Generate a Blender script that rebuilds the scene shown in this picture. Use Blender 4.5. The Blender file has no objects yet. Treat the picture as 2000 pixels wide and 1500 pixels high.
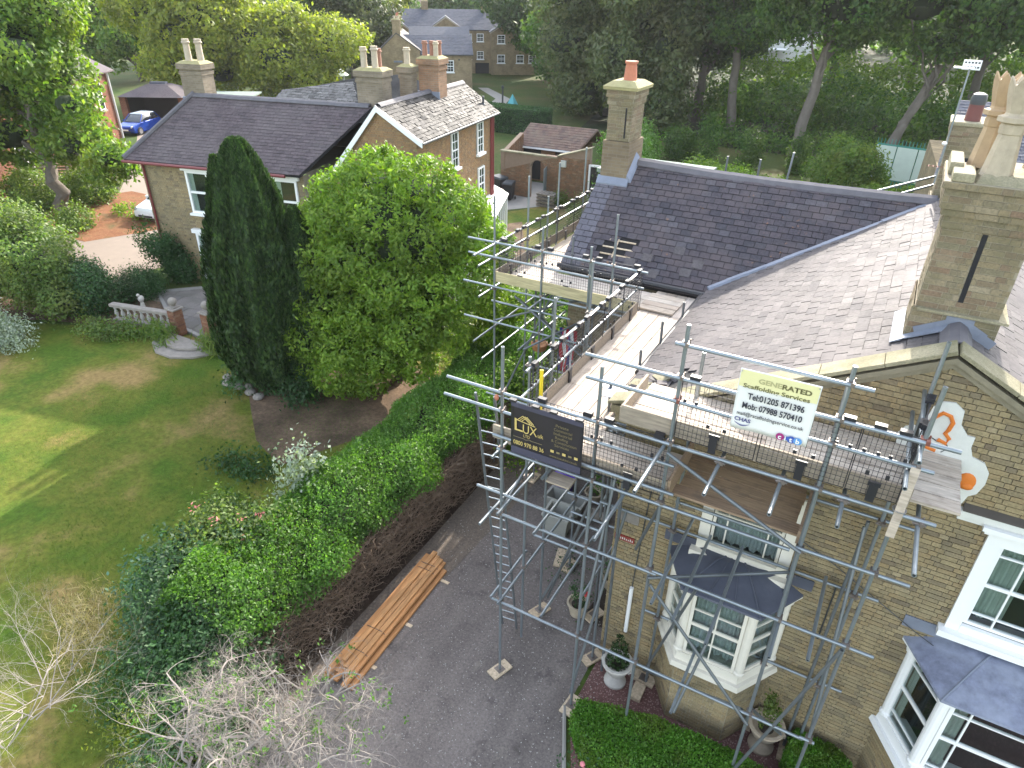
import bpy, math, random
import numpy as np
from mathutils import Vector, Matrix, noise

random.seed(7)
RNG = np.random.default_rng(11)
SC = bpy.context.scene
COL = SC.collection
R = math.radians

# ------------------------------------------------------------------ camera
HEAD, PITCH, ROLL = R(28.9), R(30.4), R(1.0)
_h = Vector((-math.sin(HEAD), math.cos(HEAD), 0)); _r = Vector((math.cos(HEAD), math.sin(HEAD), 0)); _up = Vector((0, 0, 1))
_f = _h * math.cos(PITCH) - _up * math.sin(PITCH)
_u = _h * math.sin(PITCH) + _up * math.cos(PITCH)
_rx = _r * math.cos(ROLL) + _u * math.sin(ROLL)
_uy = -_r * math.sin(ROLL) + _u * math.cos(ROLL)
CAM = Vector((0, 0, 11))
cd = bpy.data.cameras.new('camera'); cam = bpy.data.objects.new('camera', cd); COL.objects.link(cam)
cd.sensor_width = 36; cd.lens = 1335 / 2000 * 36; cd.clip_start = 0.1; cd.clip_end = 3000
M4 = Matrix.Identity(4)
for i in range(3):
    M4[i][0] = _rx[i]; M4[i][1] = _uy[i]; M4[i][2] = -_f[i]; M4[i][3] = CAM[i]
cam.matrix_world = M4
SC.camera = cam

# ------------------------------------------------------------------ light
SUN_AZ, SUN_EL = R(-4.5), R(29)          # azimuth from +Y towards +X
sdir = Vector((math.sin(SUN_AZ) * math.cos(SUN_EL), math.cos(SUN_AZ) * math.cos(SUN_EL), math.sin(SUN_EL)))
W = bpy.data.worlds.new('World'); SC.world = W; W.use_nodes = True
nt = W.node_tree
sky = nt.nodes.new('ShaderNodeTexSky'); sky.sky_type = 'NISHITA'; sky.sun_disc = False
sky.sun_elevation = SUN_EL; sky.sun_rotation = SUN_AZ
sky.air_density = 1.2; sky.dust_density = 2.0; sky.ozone_density = 0.6
hs = nt.nodes.new('ShaderNodeHueSaturation'); hs.inputs['Saturation'].default_value = 0.55   # thin milky late-summer sky
nt.links.new(sky.outputs[0], hs.inputs['Color']); nt.links.new(hs.outputs[0], nt.nodes['Background'].inputs[0])
nt.nodes['Background'].inputs[1].default_value = 0.15
sl = bpy.data.lights.new('sun', 'SUN'); sun = bpy.data.objects.new('sun', sl); COL.objects.link(sun)
sl.energy = 2.1; sl.angle = R(0.6); sl.color = (1.0, 0.93, 0.82)
sun.rotation_euler = sdir.to_track_quat('Z', 'Y').to_euler()
sun.location = (-40, 60, 60)
SC.view_settings.view_transform = 'Standard'; SC.view_settings.look = 'None'
SC.view_settings.gamma = 1; SC.view_settings.use_curve_mapping = False
SC.view_settings.exposure = 2.4
SC.cycles.max_bounces = 6; SC.cycles.diffuse_bounces = 3; SC.cycles.glossy_bounces = 3
SC.cycles.transparent_max_bounces = 8; SC.cycles.transmission_bounces = 4

# ------------------------------------------------------------------ materials
def newmat(name):
    m = bpy.data.materials.new(name); m.use_nodes = True
    t = m.node_tree; return m, t, t.nodes['Principled BSDF']
def N(t, kind, **kw):
    n = t.nodes.new(kind)
    for k, v in kw.items():
        if k.startswith('i_'):
            key = k[2:]; key = int(key) if key.isdigit() else key.replace('_', ' ')
            n.inputs[key].default_value = v
        else: setattr(n, k, v)
    return n
def L(t, a, b): t.links.new(a, b)
def posn(t): return t.nodes.new('ShaderNodeNewGeometry').outputs['Position']
def nz(t, scale, detail=4, vec=None, rough=0.6):
    n = N(t, 'ShaderNodeTexNoise'); n.inputs['Scale'].default_value = scale; n.inputs['Detail'].default_value = detail
    n.inputs['Roughness'].default_value = rough
    L(t, vec if vec is not None else posn(t), n.inputs['Vector']); return n.outputs['Fac']
def stretch(t, s, rotz=0):
    mp = N(t, 'ShaderNodeMapping'); mp.inputs['Scale'].default_value = s; mp.inputs['Rotation'].default_value = (0, 0, rotz)
    L(t, posn(t), mp.inputs['Vector']); return mp.outputs[0]
def ramp(t, fac, stops, interp='LINEAR'):
    r = N(t, 'ShaderNodeValToRGB'); r.color_ramp.interpolation = interp
    e = r.color_ramp.elements
    while len(e) < len(stops): e.new(0.5)
    for k, (p, c) in enumerate(stops):
        e[k].position = p; e[k].color = (c[0], c[1], c[2], 1) if len(c) == 3 else c
    L(t, fac, r.inputs[0]); return r.outputs[0]
def g1(v): return (v, v, v)
def mix(t, fac, a, b, blend='MIX'):
    m = N(t, 'ShaderNodeMix'); m.data_type = 'RGBA'; m.blend_type = blend
    for val, idx in ((fac, 0), (a, 6), (b, 7)):
        if isinstance(val, (int, float)): m.inputs[idx].default_value = val
        elif isinstance(val, (tuple, list)): m.inputs[idx].default_value = (*val[:3], 1)
        else: L(t, val, m.inputs[idx])
    return m.outputs[2]
def math_(t, op, a, b=0.0):
    m = N(t, 'ShaderNodeMath'); m.operation = op
    for k, v in enumerate((a, b)):
        if isinstance(v, (int, float)): m.inputs[k].default_value = v
        else: L(t, v, m.inputs[k])
    return m.outputs[0]
def bump(t, p, h, dist=0.01, s=0.6):
    b = N(t, 'ShaderNodeBump'); b.inputs['Strength'].default_value = s; b.inputs['Distance'].default_value = dist
    L(t, h, b.inputs['Height']); L(t, b.outputs[0], p.inputs['Normal'])
def piece_random(t):
    oi = N(t, 'ShaderNodeObjectInfo'); ge = t.nodes.new('ShaderNodeNewGeometry')
    return math_(t, 'FRACT', math_(t, 'ADD', oi.outputs['Random'], ge.outputs['Random Per Island']))

def m_simple(name, col, rough=0.6, metal=0.0, var=0.12, scale=6, bmp=0.0, spec=0.5):
    m, t, p = newmat(name)
    f = nz(t, scale, 5)
    c = mix(t, f, tuple(x * (1 - var) for x in col), tuple(min(1, x * (1 + var)) for x in col))
    L(t, c, p.inputs['Base Color']); p.inputs['Roughness'].default_value = rough; p.inputs['Metallic'].default_value = metal
    p.inputs['Specular IOR Level'].default_value = spec
    if bmp: bump(t, p, nz(t, scale * 6, 6), bmp)
    return m
def m_pieces(name, stops, rough=0.8, grime=(0.25, 0.24, 0.2), grime_amt=0.5, gscale=1.6, bmp=0.006, spec=0.3, fine=45, lichen=None, rough_var=0.0, streak=None):
    """Bricks, slates, stones: a colour of its own for each piece, grain and stains over it."""
    m, t, p = newmat(name)
    c = ramp(t, piece_random(t), stops)
    f = nz(t, fine, 6)
    c = mix(t, 1.0, c, ramp(t, f, [(0.25, g1(0.62)), (0.75, g1(1.3))]), 'MULTIPLY')
    vec = stretch(t, streak) if streak else None
    gm = ramp(t, nz(t, gscale, 6, vec), [(0.42, g1(0)), (0.72, g1(grime_amt))])
    c = mix(t, gm, c, grime)
    if lichen:
        lm = ramp(t, nz(t, 5.5, 7, None, 0.7), [(lichen[1], g1(0)), (lichen[1] + 0.05, g1(0.9))])
        zone = ramp(t, nz(t, 0.6, 2), [(0.45, g1(0)), (0.6, g1(1))])
        c = mix(t, mix(t, 1.0, lm, zone, 'MULTIPLY'), c, lichen[0])
    L(t, c, p.inputs['Base Color'])
    if rough_var:
        L(t, ramp(t, nz(t, 3.0, 5), [(0.3, g1(rough - rough_var)), (0.7, g1(rough + rough_var))]), p.inputs['Roughness'])
    else: p.inputs['Roughness'].default_value = rough
    p.inputs['Specular IOR Level'].default_value = spec
    bump(t, p, f, bmp)
    return m

BUFF = m_pieces('buff_brick', [(0, (.275, .215, .12)), (.3, (.31, .245, .138)), (.6, (.285, .21, .112)), (.82, (.245, .195, .115)), (.94, (.17, .13, .085)), (1, (.33, .265, .16))], 0.88, (.15, .135, .09), 0.6, 0.9, streak=(1.6, 1.6, .5))
BUFFL = m_pieces('pale_lichened_brick', [(0, (.25, .205, .135)), (.4, (.22, .175, .105)), (.7, (.18, .155, .10)), (.92, (.20, .135, .09)), (1, (.29, .25, .17))], 0.9, (.11, .105, .06), 0.7, 2.2, 0.01, lichen=((.30, .17, .03), 0.68))
REDB = m_pieces('red_brick', [(0, (.20, .08, .045)), (.4, (.25, .11, .06)), (.7, (.15, .065, .045)), (1, (.28, .16, .10))], 0.88, (.14, .09, .06), 0.5)
SLATE = m_pieces('grey_slate', [(0, (.088, .08, .08)), (.35, (.108, .096, .096)), (.7, (.074, .068, .072)), (.93, (.135, .122, .12)), (1, (.055, .051, .055))], 0.72, (.14, .125, .125), 0.7, 0.9, 0.004, 0.16, 22, rough_var=0.08, streak=(1.4, .5, 1.4))
SLATED = m_pieces('dark_slate', [(0, (.060, .053, .062)), (.4, (.076, .065, .074)), (.75, (.050, .047, .057)), (.96, (.095, .088, .098)), (1, (.038, .037, .045))], 0.75, (.115, .092, .092), 0.85, 1.3, 0.004, 0.2, 22, lichen=((.34, .16, .05), 0.63), rough_var=0.08)
SLATEB = m_pieces('brown_slate', [(0, (.085, .067, .072)), (.5, (.105, .083, .088)), (1, (.065, .053, .058))], 0.7, (.14, .12, .118), 0.6, 0.8, 0.004, 0.2, 12)
SLATEW = m_pieces('worn_glossy_slate', [(0, (.042, .039, .037)), (.5, (.065, .06, .056)), (.8, (.11, .10, .095)), (1, (.03, .028, .027))], 0.7, (.10, .095, .088), 0.6, 1.3, 0.006, 0.12, 9, rough_var=0.1)
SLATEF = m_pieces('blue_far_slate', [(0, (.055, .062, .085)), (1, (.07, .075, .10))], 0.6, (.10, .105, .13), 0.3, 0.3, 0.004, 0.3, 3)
UNDER = m_simple('slate_gap_shade', (.014, .013, .014), 0.95)  # near-black base paints the shadow lines under and between slates
TILER = m_pieces('brown_roof_tile', [(0, (.16, .10, .08)), (.5, (.20, .13, .10)), (1, (.12, .08, .07))], 0.85, (.2, .17, .13), 0.5, 1, 0.006)
MORTAR = m_simple('mortar', (.27, .235, .17), 0.95, var=0.3, scale=5, bmp=0.01)
MORTARR = m_simple('mortar_red_wall', (.24, .17, .12), 0.95, var=0.2, scale=5, bmp=0.01)
STONE = m_pieces('weathered_coping_stone', [(0, (.25, .225, .15)), (1, (.31, .275, .185))], 0.9, (.14, .13, .07), 0.85, 2.5, 0.01, lichen=((.08, .07, .05), 0.66))
STONEG = m_simple('grey_stone', (.23, .205, .18), 0.9, var=0.35, scale=7, bmp=0.012)
POTST = m_simple('buff_chimney_pot', (.40, .335, .245), 0.85, var=0.3, scale=9, bmp=0.01)
TERRA = m_simple('terracotta', (.42, .155, .09), 0.8, var=0.2, scale=12, bmp=0.004)
TERRAP = m_simple('pale_orange_clay', (.38, .27, .16), 0.8, var=0.25, scale=12, bmp=0.004)
LEADM = m_simple('lead_sheet', (.19, .21, .26), 0.5, 0.15, var=0.35, scale=3.0, bmp=0.008)
LEADD = m_simple('dark_lead_sheet', (.075, .082, .11), 0.5, 0.1, var=0.5, scale=2.2, bmp=0.006)
FELT = m_simple('green_grey_felt', (.17, .21, .18), 0.9, var=0.15)
GALV = m_simple('galvanised_tube', (.25, .28, .30), 0.42, 0.65, var=0.28, scale=5, bmp=0.002)
GALVD = m_simple('dull_galvanised_tube', (.16, .175, .185), 0.5, 0.55, var=0.35, scale=4, bmp=0.002)
COUP = m_simple('steel_coupler', (.20, .17, .15), 0.55, 0.6, var=0.5, scale=14, bmp=0.004)
RUSTC = m_simple('rusty_coupler', (.20, .075, .055), 0.7, 0.3, var=0.5, scale=14, bmp=0.004)
def m_wood(name, stops, rotz=0, sc=(2, 30, 30), rough=0.8, knots=0.5):
    m, t, p = newmat(name)
    c = ramp(t, piece_random(t), stops)
    v = stretch(t, sc)
    c = mix(t, 1.0, c, ramp(t, nz(t, 1.0, 6, v), [(0.3, g1(0.68)), (0.7, g1(1.25))]), 'MULTIPLY')
    c = mix(t, ramp(t, nz(t, 3.5, 5), [(0.52, g1(0)), (0.72, g1(knots))]), c, (.16, .12, .09))
    L(t, c, p.inputs['Base Color']); p.inputs['Roughness'].default_value = rough; p.inputs['Specular IOR Level'].default_value = 0.35
    bump(t, p, nz(t, 1.0, 6, v), 0.003); return m
_bd = [(0, (.42, .35, .28)), (.3, (.50, .44, .37)), (.6, (.36, .29, .23)), (.8, (.52, .45, .39)), (1, (.45, .34, .22))]
BOARDX = m_wood('scaffold_board_along_x', _bd, sc=(2.5, 34, 34))
BOARDY = m_wood('scaffold_board_along_y', _bd, sc=(34, 2.5, 34))
BOARDB = m_wood('brown_scaffold_board', [(0, (.25, .17, .11)), (.5, (.31, .22, .145)), (1, (.36, .25, .15))], sc=(2.5, 34, 34), knots=0.7)
TOEB = m_wood('toe_board', [(0, (.27, .225, .175)), (1, (.33, .27, .20))], sc=(2.5, 34, 34), knots=0.4)
TIMBER = m_wood('new_orange_timber', [(0, (.42, .20, .075)), (.4, (.47, .25, .105)), (.75, (.40, .18, .065)), (1, (.50, .30, .14))], sc=(26, 2.0, 26), rough=0.7, knots=0.15)
PALEW = m_wood('pale_sawn_wood', [(0, (.48, .37, .25)), (1, (.56, .45, .32))], sc=(20, 20, 20), knots=0.2)
WHITE = m_simple('white_paint', (.78, .78, .77), 0.45, var=0.04, scale=8)
CREAM = m_simple('cream_white_paint', (.66, .62, .53), 0.55, var=0.1, scale=5, bmp=0.003)
WHITES = m_simple('white_stucco', (.62, .62, .58), 0.85, var=0.1, scale=10, bmp=0.006)
GREENP = m_simple('teal_green_paint', (.05, .22, .17), 0.5)
PALEG = m_simple('pale_green_panel', (.48, .55, .47), 0.7, var=0.12, scale=3)
BLACKP = m_simple('black_plastic', (.018, .018, .022), 0.45)
DKGREY = m_simple('dark_grey_metal', (.045, .05, .055), 0.5, 0.2)
REDDN = m_simple('dark_red_pipe', (.15, .025, .025), 0.45)
PURPLE = m_simple('purple_plastic', (.075, .02, .36), 0.4)
GREYPL = m_simple('grey_plastic_tub', (.30, .30, .27), 0.7, var=0.12)
URNW = m_simple('white_stone_urn', (.50, .47, .42), 0.85, var=0.25, scale=14, bmp=0.008)
URNB = m_simple('buff_stone_urn', (.37, .30, .22), 0.9, var=0.3, scale=12, bmp=0.008)
SOIL = m_simple('soil', (.045, .033, .025), 0.95, var=0.4, scale=20, bmp=0.02)
CARBLUE = m_simple('blue_car_paint', (.015, .055, .30), 0.25, 0.3, var=0.03); CARWHITE = m_simple('white_car_paint', (.72, .73, .74), 0.25, var=0.03)
TYRE = m_simple('tyre_rubber', (.02, .02, .02), 0.8); CHROME = m_simple('silver_metal', (.5, .5, .52), 0.3, 0.8)
YELLOWP = m_simple('yellow_plate', (.65, .48, .03), 0.5); YELLOWT = m_simple('yellow_tube_paint', (.72, .56, .02), 0.5)
REDP = m_simple('red_lamp', (.45, .02, .02), 0.4); ORANGEP = m_simple('orange_paint', (.62, .17, .02), 0.7, var=0.12, scale=20, bmp=0.002)
CURT = m_simple('net_curtain', (.40, .42, .42), 0.9, var=0.35, scale=18, bmp=0.02)
CURTP = m_simple('pale_curtain', (.42, .46, .42), 0.9, var=0.2, scale=9, bmp=0.02)
ROOM = m_simple('unlit_depth', (.012, .012, .014), 0.9)  # near-black stand-in for the shade inside rooms, slots and doorways
BARK = m_simple('grey_brown_bark', (.125, .105, .085), 0.92, var=0.4, scale=5, bmp=0.03)
BARKL = m_simple('pale_smooth_bark', (.14, .12, .10), 0.9, var=0.35, scale=3, bmp=0.02)
TWIGG = m_simple('dry_grey_twig', (.27, .235, .205), 0.85, var=0.35, scale=6)
TWIGB = m_simple('brown_twig', (.19, .13, .09), 0.9, var=0.35, scale=6)
ROPE = m_simple('pale_rope', (.45, .42, .36), 0.9)
BLUEP = m_simple('blue_cloth', (.02, .03, .18), 0.8); REDC = m_simple('red_cloth', (.38, .02, .03), 0.8); WHITEC = m_simple('white_cloth', (.65, .65, .68), 0.8)
SKIN = m_simple('brown_hide', (.30, .13, .05), 0.8)

def m_glass():
    m, t, p = newmat('window_glass')
    gl = N(t, 'ShaderNodeBsdfGlossy'); gl.inputs['Roughness'].default_value = 0.03
    tr = N(t, 'ShaderNodeBsdfTransparent'); tr.inputs[0].default_value = (.82, .87, .86, 1)
    fr = N(t, 'ShaderNodeFresnel'); fr.inputs[0].default_value = 1.55
    ms = N(t, 'ShaderNodeMixShader'); lw = N(t, 'ShaderNodeLayerWeight'); lw.inputs[0].default_value = 0.5; L(t, math_(t, 'ADD', math_(t, 'MULTIPLY', math_(t, 'POWER', lw.outputs['Facing'], 4.0), 0.6), 0.07), ms.inputs[0])
    L(t, tr.outputs[0], ms.inputs[1]); L(t, gl.outputs[0], ms.inputs[2])
    L(t, ms.outputs[0], t.nodes['Material Output'].inputs[0]); return m
GLASS = m_glass()
CARGLASS = m_simple('dark_car_glass', (.02, .025, .03), 0.08, spec=0.8)

def m_leaf(name, stops, trans=0.35, rough=0.55, tcol=None, patch=0.0, pcol=(.2, .16, .02), pscale=0.7, spec=0.35, bigvar=0.35, bigscale=0.9):
    """Leaves: each leaf its own tone, slow drift of hue through the crown, light passing through."""
    m, t, p = newmat(name)
    c = ramp(t, piece_random(t), stops)
    c = mix(t, 1.0, c, ramp(t, nz(t, bigscale, 3), [(0.3, g1(1 - bigvar)), (0.7, g1(1 + bigvar))]), 'MULTIPLY')
    if patch: c = mix(t, ramp(t, nz(t, pscale, 4), [(0.48, g1(0)), (0.66, g1(patch))]), c, pcol)
    L(t, c, p.inputs['Base Color']); p.inputs['Roughness'].default_value = rough; p.inputs['Specular IOR Level'].default_value = spec
    tl = N(t, 'ShaderNodeBsdfTranslucent'); L(t, mix(t, 1.0, c, tcol or (1.5, 1.7, .55), 'MULTIPLY'), tl.inputs[0])
    ms = N(t, 'ShaderNodeMixShader'); ms.inputs[0].default_value = trans
    L(t, p.outputs[0], ms.inputs[1]); L(t, tl.outputs[0], ms.inputs[2])
    L(t, ms.outputs[0], t.nodes['Material Output'].inputs[0]); return m
LF_MAG = m_leaf('bright_green_leaf', [(0, (.085, .16, .015)), (.5, (.125, .215, .02)), (1, (.19, .27, .03))], 0.34)
LF_OAK = m_leaf('mid_green_leaf', [(0, (.06, .12, .018)), (.5, (.095, .17, .026)), (1, (.16, .23, .035))], 0.42, patch=0.5, pcol=(.19, .19, .03))
LF_YEL = m_leaf('yellow_green_leaf', [(0, (.14, .18, .018)), (.5, (.22, .26, .028)), (1, (.32, .32, .04))], 0.42, patch=0.5, pcol=(.10, .12, .03))
LF_DRK = m_leaf('dark_green_leaf', [(0, (.026, .058, .016)), (.5, (.042, .085, .024)), (1, (.07, .12, .032))], 0.32, patch=0.35, pcol=(.08, .08, .03), pscale=0.25)
LF_WOOD = m_leaf('woodland_leaf', [(0, (.032, .078, .018)), (.5, (.055, .12, .024)), (1, (.10, .17, .032))], 0.42, patch=0.35, pcol=(.12, .13, .03), pscale=0.2)
LF_OLV = m_leaf('olive_grey_leaf', [(0, (.05, .078, .028)), (.5, (.075, .10, .036)), (1, (.11, .13, .045))], 0.3, patch=0.5, pcol=(.13, .115, .05), pscale=0.3)
LF_CYP = m_leaf('cypress_spray', [(0, (.012, .030, .009)), (.5, (.026, .056, .016)), (1, (.06, .105, .028))], 0.25, bigvar=0.4, bigscale=2.5)
LF_HDG = m_leaf('hedge_leaf', [(0, (.055, .125, .02)), (.5, (.08, .17, .032)), (.9, (.115, .22, .045)), (1, (.18, .28, .10))], 0.4, 0.5, spec=0.3, bigscale=1.4)
LF_BOX = m_leaf('box_hedge_leaf', [(0, (.05, .14, .012)), (.5, (.075, .185, .018)), (1, (.11, .23, .03))], 0.35, 0.5, patch=0.5, pcol=(.13, .15, .03), pscale=2)
LF_SHR = m_leaf('shrub_leaf', [(0, (.065, .12, .028)), (.5, (.105, .17, .038)), (1, (.16, .21, .05))], 0.4, patch=0.4, pcol=(.14, .14, .04), pscale=0.8)
LF_DSH = m_leaf('dark_shrub_leaf', [(0, (.02, .055, .018)), (.5, (.032, .08, .025)), (1, (.055, .12, .035))], 0.3)
LF_SIL = m_leaf('silver_leaf', [(0, (.17, .22, .16)), (.5, (.24, .29, .22)), (1, (.33, .37, .30))], 0.25)
LF_BLU = m_leaf('blue_green_leaf', [(0, (.03, .08, .055)), (.5, (.045, .11, .075)), (1, (.07, .15, .10))], 0.3)
LF_YSH = m_leaf('lime_shrub_leaf', [(0, (.13, .17, .02)), (.6, (.18, .22, .03)), (1, (.30, .30, .05))], 0.4)
LF_PNK = m_leaf('pink_flower', [(0, (.50, .16, .16)), (1, (.62, .26, .24))], 0.3)
LF_DRY = m_leaf('dry_grass_blade', [(0, (.25, .20, .10)), (1, (.38, .31, .17))], 0.3)
LF_GRS = m_leaf('grass_blade', [(0, (.05, .10, .015)), (1, (.09, .14, .03))], 0.4)

def m_ground(name, a, b, c3, s1=0.5, s2=9, bmp=0.02, rough=0.95, stops=(.35, .5, .68)):
    m, t, p = newmat(name)
    c = ramp(t, nz(t, s1, 5), [(stops[0], a), (stops[1], b), (stops[2], c3)])
    c = mix(t, 1.0, c, ramp(t, nz(t, s2, 6, None, 0.75), [(0.3, g1(0.6)), (0.72, g1(1.35))]), 'MULTIPLY')
    L(t, c, p.inputs['Base Color']); p.inputs['Roughness'].default_value = rough; p.inputs['Specular IOR Level'].default_value = 0.15
    bump(t, p, nz(t, s2 * 3, 6), bmp); return m
LAWN = m_ground('mown_dry_lawn', (.055, .098, .010), (.105, .118, .018), (.22, .155, .06), 0.42, 7, 0.03, stops=(.38, .52, .66))
GRASS = m_ground('garden_grass', (.042, .075, .014), (.062, .085, .02), (.10, .09, .035), 0.2, 5, 0.03)
EARTH = m_ground('bare_earth', (.085, .06, .04), (.13, .09, .06), (.19, .13, .085), 0.9, 8, 0.04)
WOODF = m_ground('woodland_floor', (.02, .035, .012), (.035, .045, .02), (.06, .05, .03), 0.3, 5, 0.05)
PAVE = m_pieces('paving_slab', [(0, (.15, .135, .13)), (.5, (.19, .17, .16)), (1, (.24, .21, .19))], 0.85, (.10, .10, .07), 0.6, 1.5)
TERRAD = m_simple('dull_clay_pot', (.27, .13, .085), 0.85, var=0.3, scale=9)
DARKRP = m_simple('dark_red_pot', (.13, .04, .035), 0.6, var=0.2)
SLATEG = m_pieces('back_slate_glare', [(0, (.12, .11, .105)), (.5, (.20, .19, .18)), (1, (.09, .085, .08))], 0.7, (.2, .19, .18), 0.6, 1.2, 0.005, 0.2, 9)  # lighter slates: the roof's white glare is put into the colour
DRIVE = m_simple('tan_block_drive', (.22, .175, .14), 0.85, var=0.15, scale=2.5, bmp=0.01)
MULCH = m_ground('orange_brown_mulch', (.16, .07, .035), (.22, .10, .05), (.12, .09, .04), 0.8, 12, 0.03)
CONC = m_simple('concrete', (.26, .245, .225), 0.9, var=0.2, scale=2.5, bmp=0.008)
def m_speck(name, base, base2, specks, amt, scale=60, worn=False):
    m, t, p = newmat(name)
    c = mix(t, nz(t, 0.8, 5), base, base2)
    c = mix(t, 1.0, c, ramp(t, nz(t, 22, 6, None, 0.8), [(0.3, g1(0.6)), (0.7, g1(1.4))]), 'MULTIPLY')
    if worn:      # wheel tracks along the drive, damp stains and dusty patches
        c = mix(t, 1.0, c, ramp(t, nz(t, 1.0, 5, stretch(t, (1.3, .3, 1))), [(0.36, g1(0.82)), (0.64, g1(1.14))]), 'MULTIPLY')
        c = mix(t, ramp(t, nz(t, 1.7, 7, None, .7), [(0.55, g1(0)), (0.66, g1(.6))]), c, (.055, .048, .045))
        c = mix(t, ramp(t, nz(t, 2.6, 8, stretch(t, (1, .8, 1), .5), .75), [(0.57, g1(0)), (0.7, g1(.55))]), c, (.24, .21, .18))
    v = N(t, 'ShaderNodeTexVoronoi'); v.inputs['Scale'].default_value = scale; L(t, posn(t), v.inputs['Vector'])
    c = mix(t, ramp(t, v.outputs['Color'], [(amt, g1(0)), (amt + 0.04, g1(1))]), c, specks)
    L(t, c, p.inputs['Base Color']); p.inputs['Roughness'].default_value = 0.9; p.inputs['Specular IOR Level'].default_value = 0.2
    bump(t, p, v.outputs['Distance'], 0.006); return m
ASPH = m_speck('gravelly_asphalt', (.135, .116, .107), (.178, .152, .138), (.27, .25, .235), 0.90, 55, worn=True)
ASPHP = m_speck('worn_path_edge', (.13, .105, .085), (.16, .13, .105), (.26, .23, .19), 0.9, 30)
REDGR = m_speck('red_gravel', (.16, .075, .065), (.12, .075, .07), (.30, .20, .18), 0.75, 55)
def m_walltex(name, rot, c1, c2, mort, sc=1.0):
    m, t, p = newmat(name)
    mp = N(t, 'ShaderNodeMapping'); mp.vector_type = 'POINT'; mp.inputs['Rotation'].default_value = (0, 0, -rot); L(t, posn(t), mp.inputs['Vector'])
    s = N(t, 'ShaderNodeSeparateXYZ'); L(t, mp.outputs[0], s.inputs[0])
    cb = N(t, 'ShaderNodeCombineXYZ'); L(t, math_(t, 'ADD', s.outputs[0], s.outputs[1]), cb.inputs[0]); L(t, s.outputs[2], cb.inputs[1])
    b = N(t, 'ShaderNodeTexBrick'); L(t, cb.outputs[0], b.inputs['Vector'])
    b.inputs['Scale'].default_value = 1 / sc; b.inputs['Brick Width'].default_value = 0.225; b.inputs['Row Height'].default_value = 0.075; b.inputs['Mortar Size'].default_value = 0.008
    b.inputs['Color1'].default_value = (*c1, 1); b.inputs['Color2'].default_value = (*c2, 1); b.inputs['Mortar'].default_value = (*mort, 1)
    c = mix(t, 1.0, b.outputs['Color'], ramp(t, nz(t, 1.2, 6), [(0.3, g1(0.72)), (0.7, g1(1.22))]), 'MULTIPLY')
    L(t, c, p.inputs['Base Color']); p.inputs['Roughness'].default_value = 0.9; p.inputs['Specular IOR Level'].default_value = 0.2
    bump(t, p, b.outputs['Fac'], -0.006); return m
WT_BUFF = m_walltex('far_buff_brick_wall', R(36), (.30, .225, .13), (.25, .185, .105), (.28, .23, .16))
WT_MAIN = m_walltex('buff_brick_wall', 0, (.27, .21, .12), (.20, .155, .09), (.27, .23, .17))
WT_H2 = m_walltex('house_brick_wall', R(11), (.25, .19, .115), (.19, .14, .085), (.22, .18, .13))
WT_RED = m_walltex('orange_red_brick_wall', R(30), (.20, .075, .04), (.15, .055, .035), (.25, .16, .10))
WT_GW = m_walltex('garden_brick_wall', 0, (.24, .13, .07), (.18, .10, .06), (.28, .2, .13))

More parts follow.
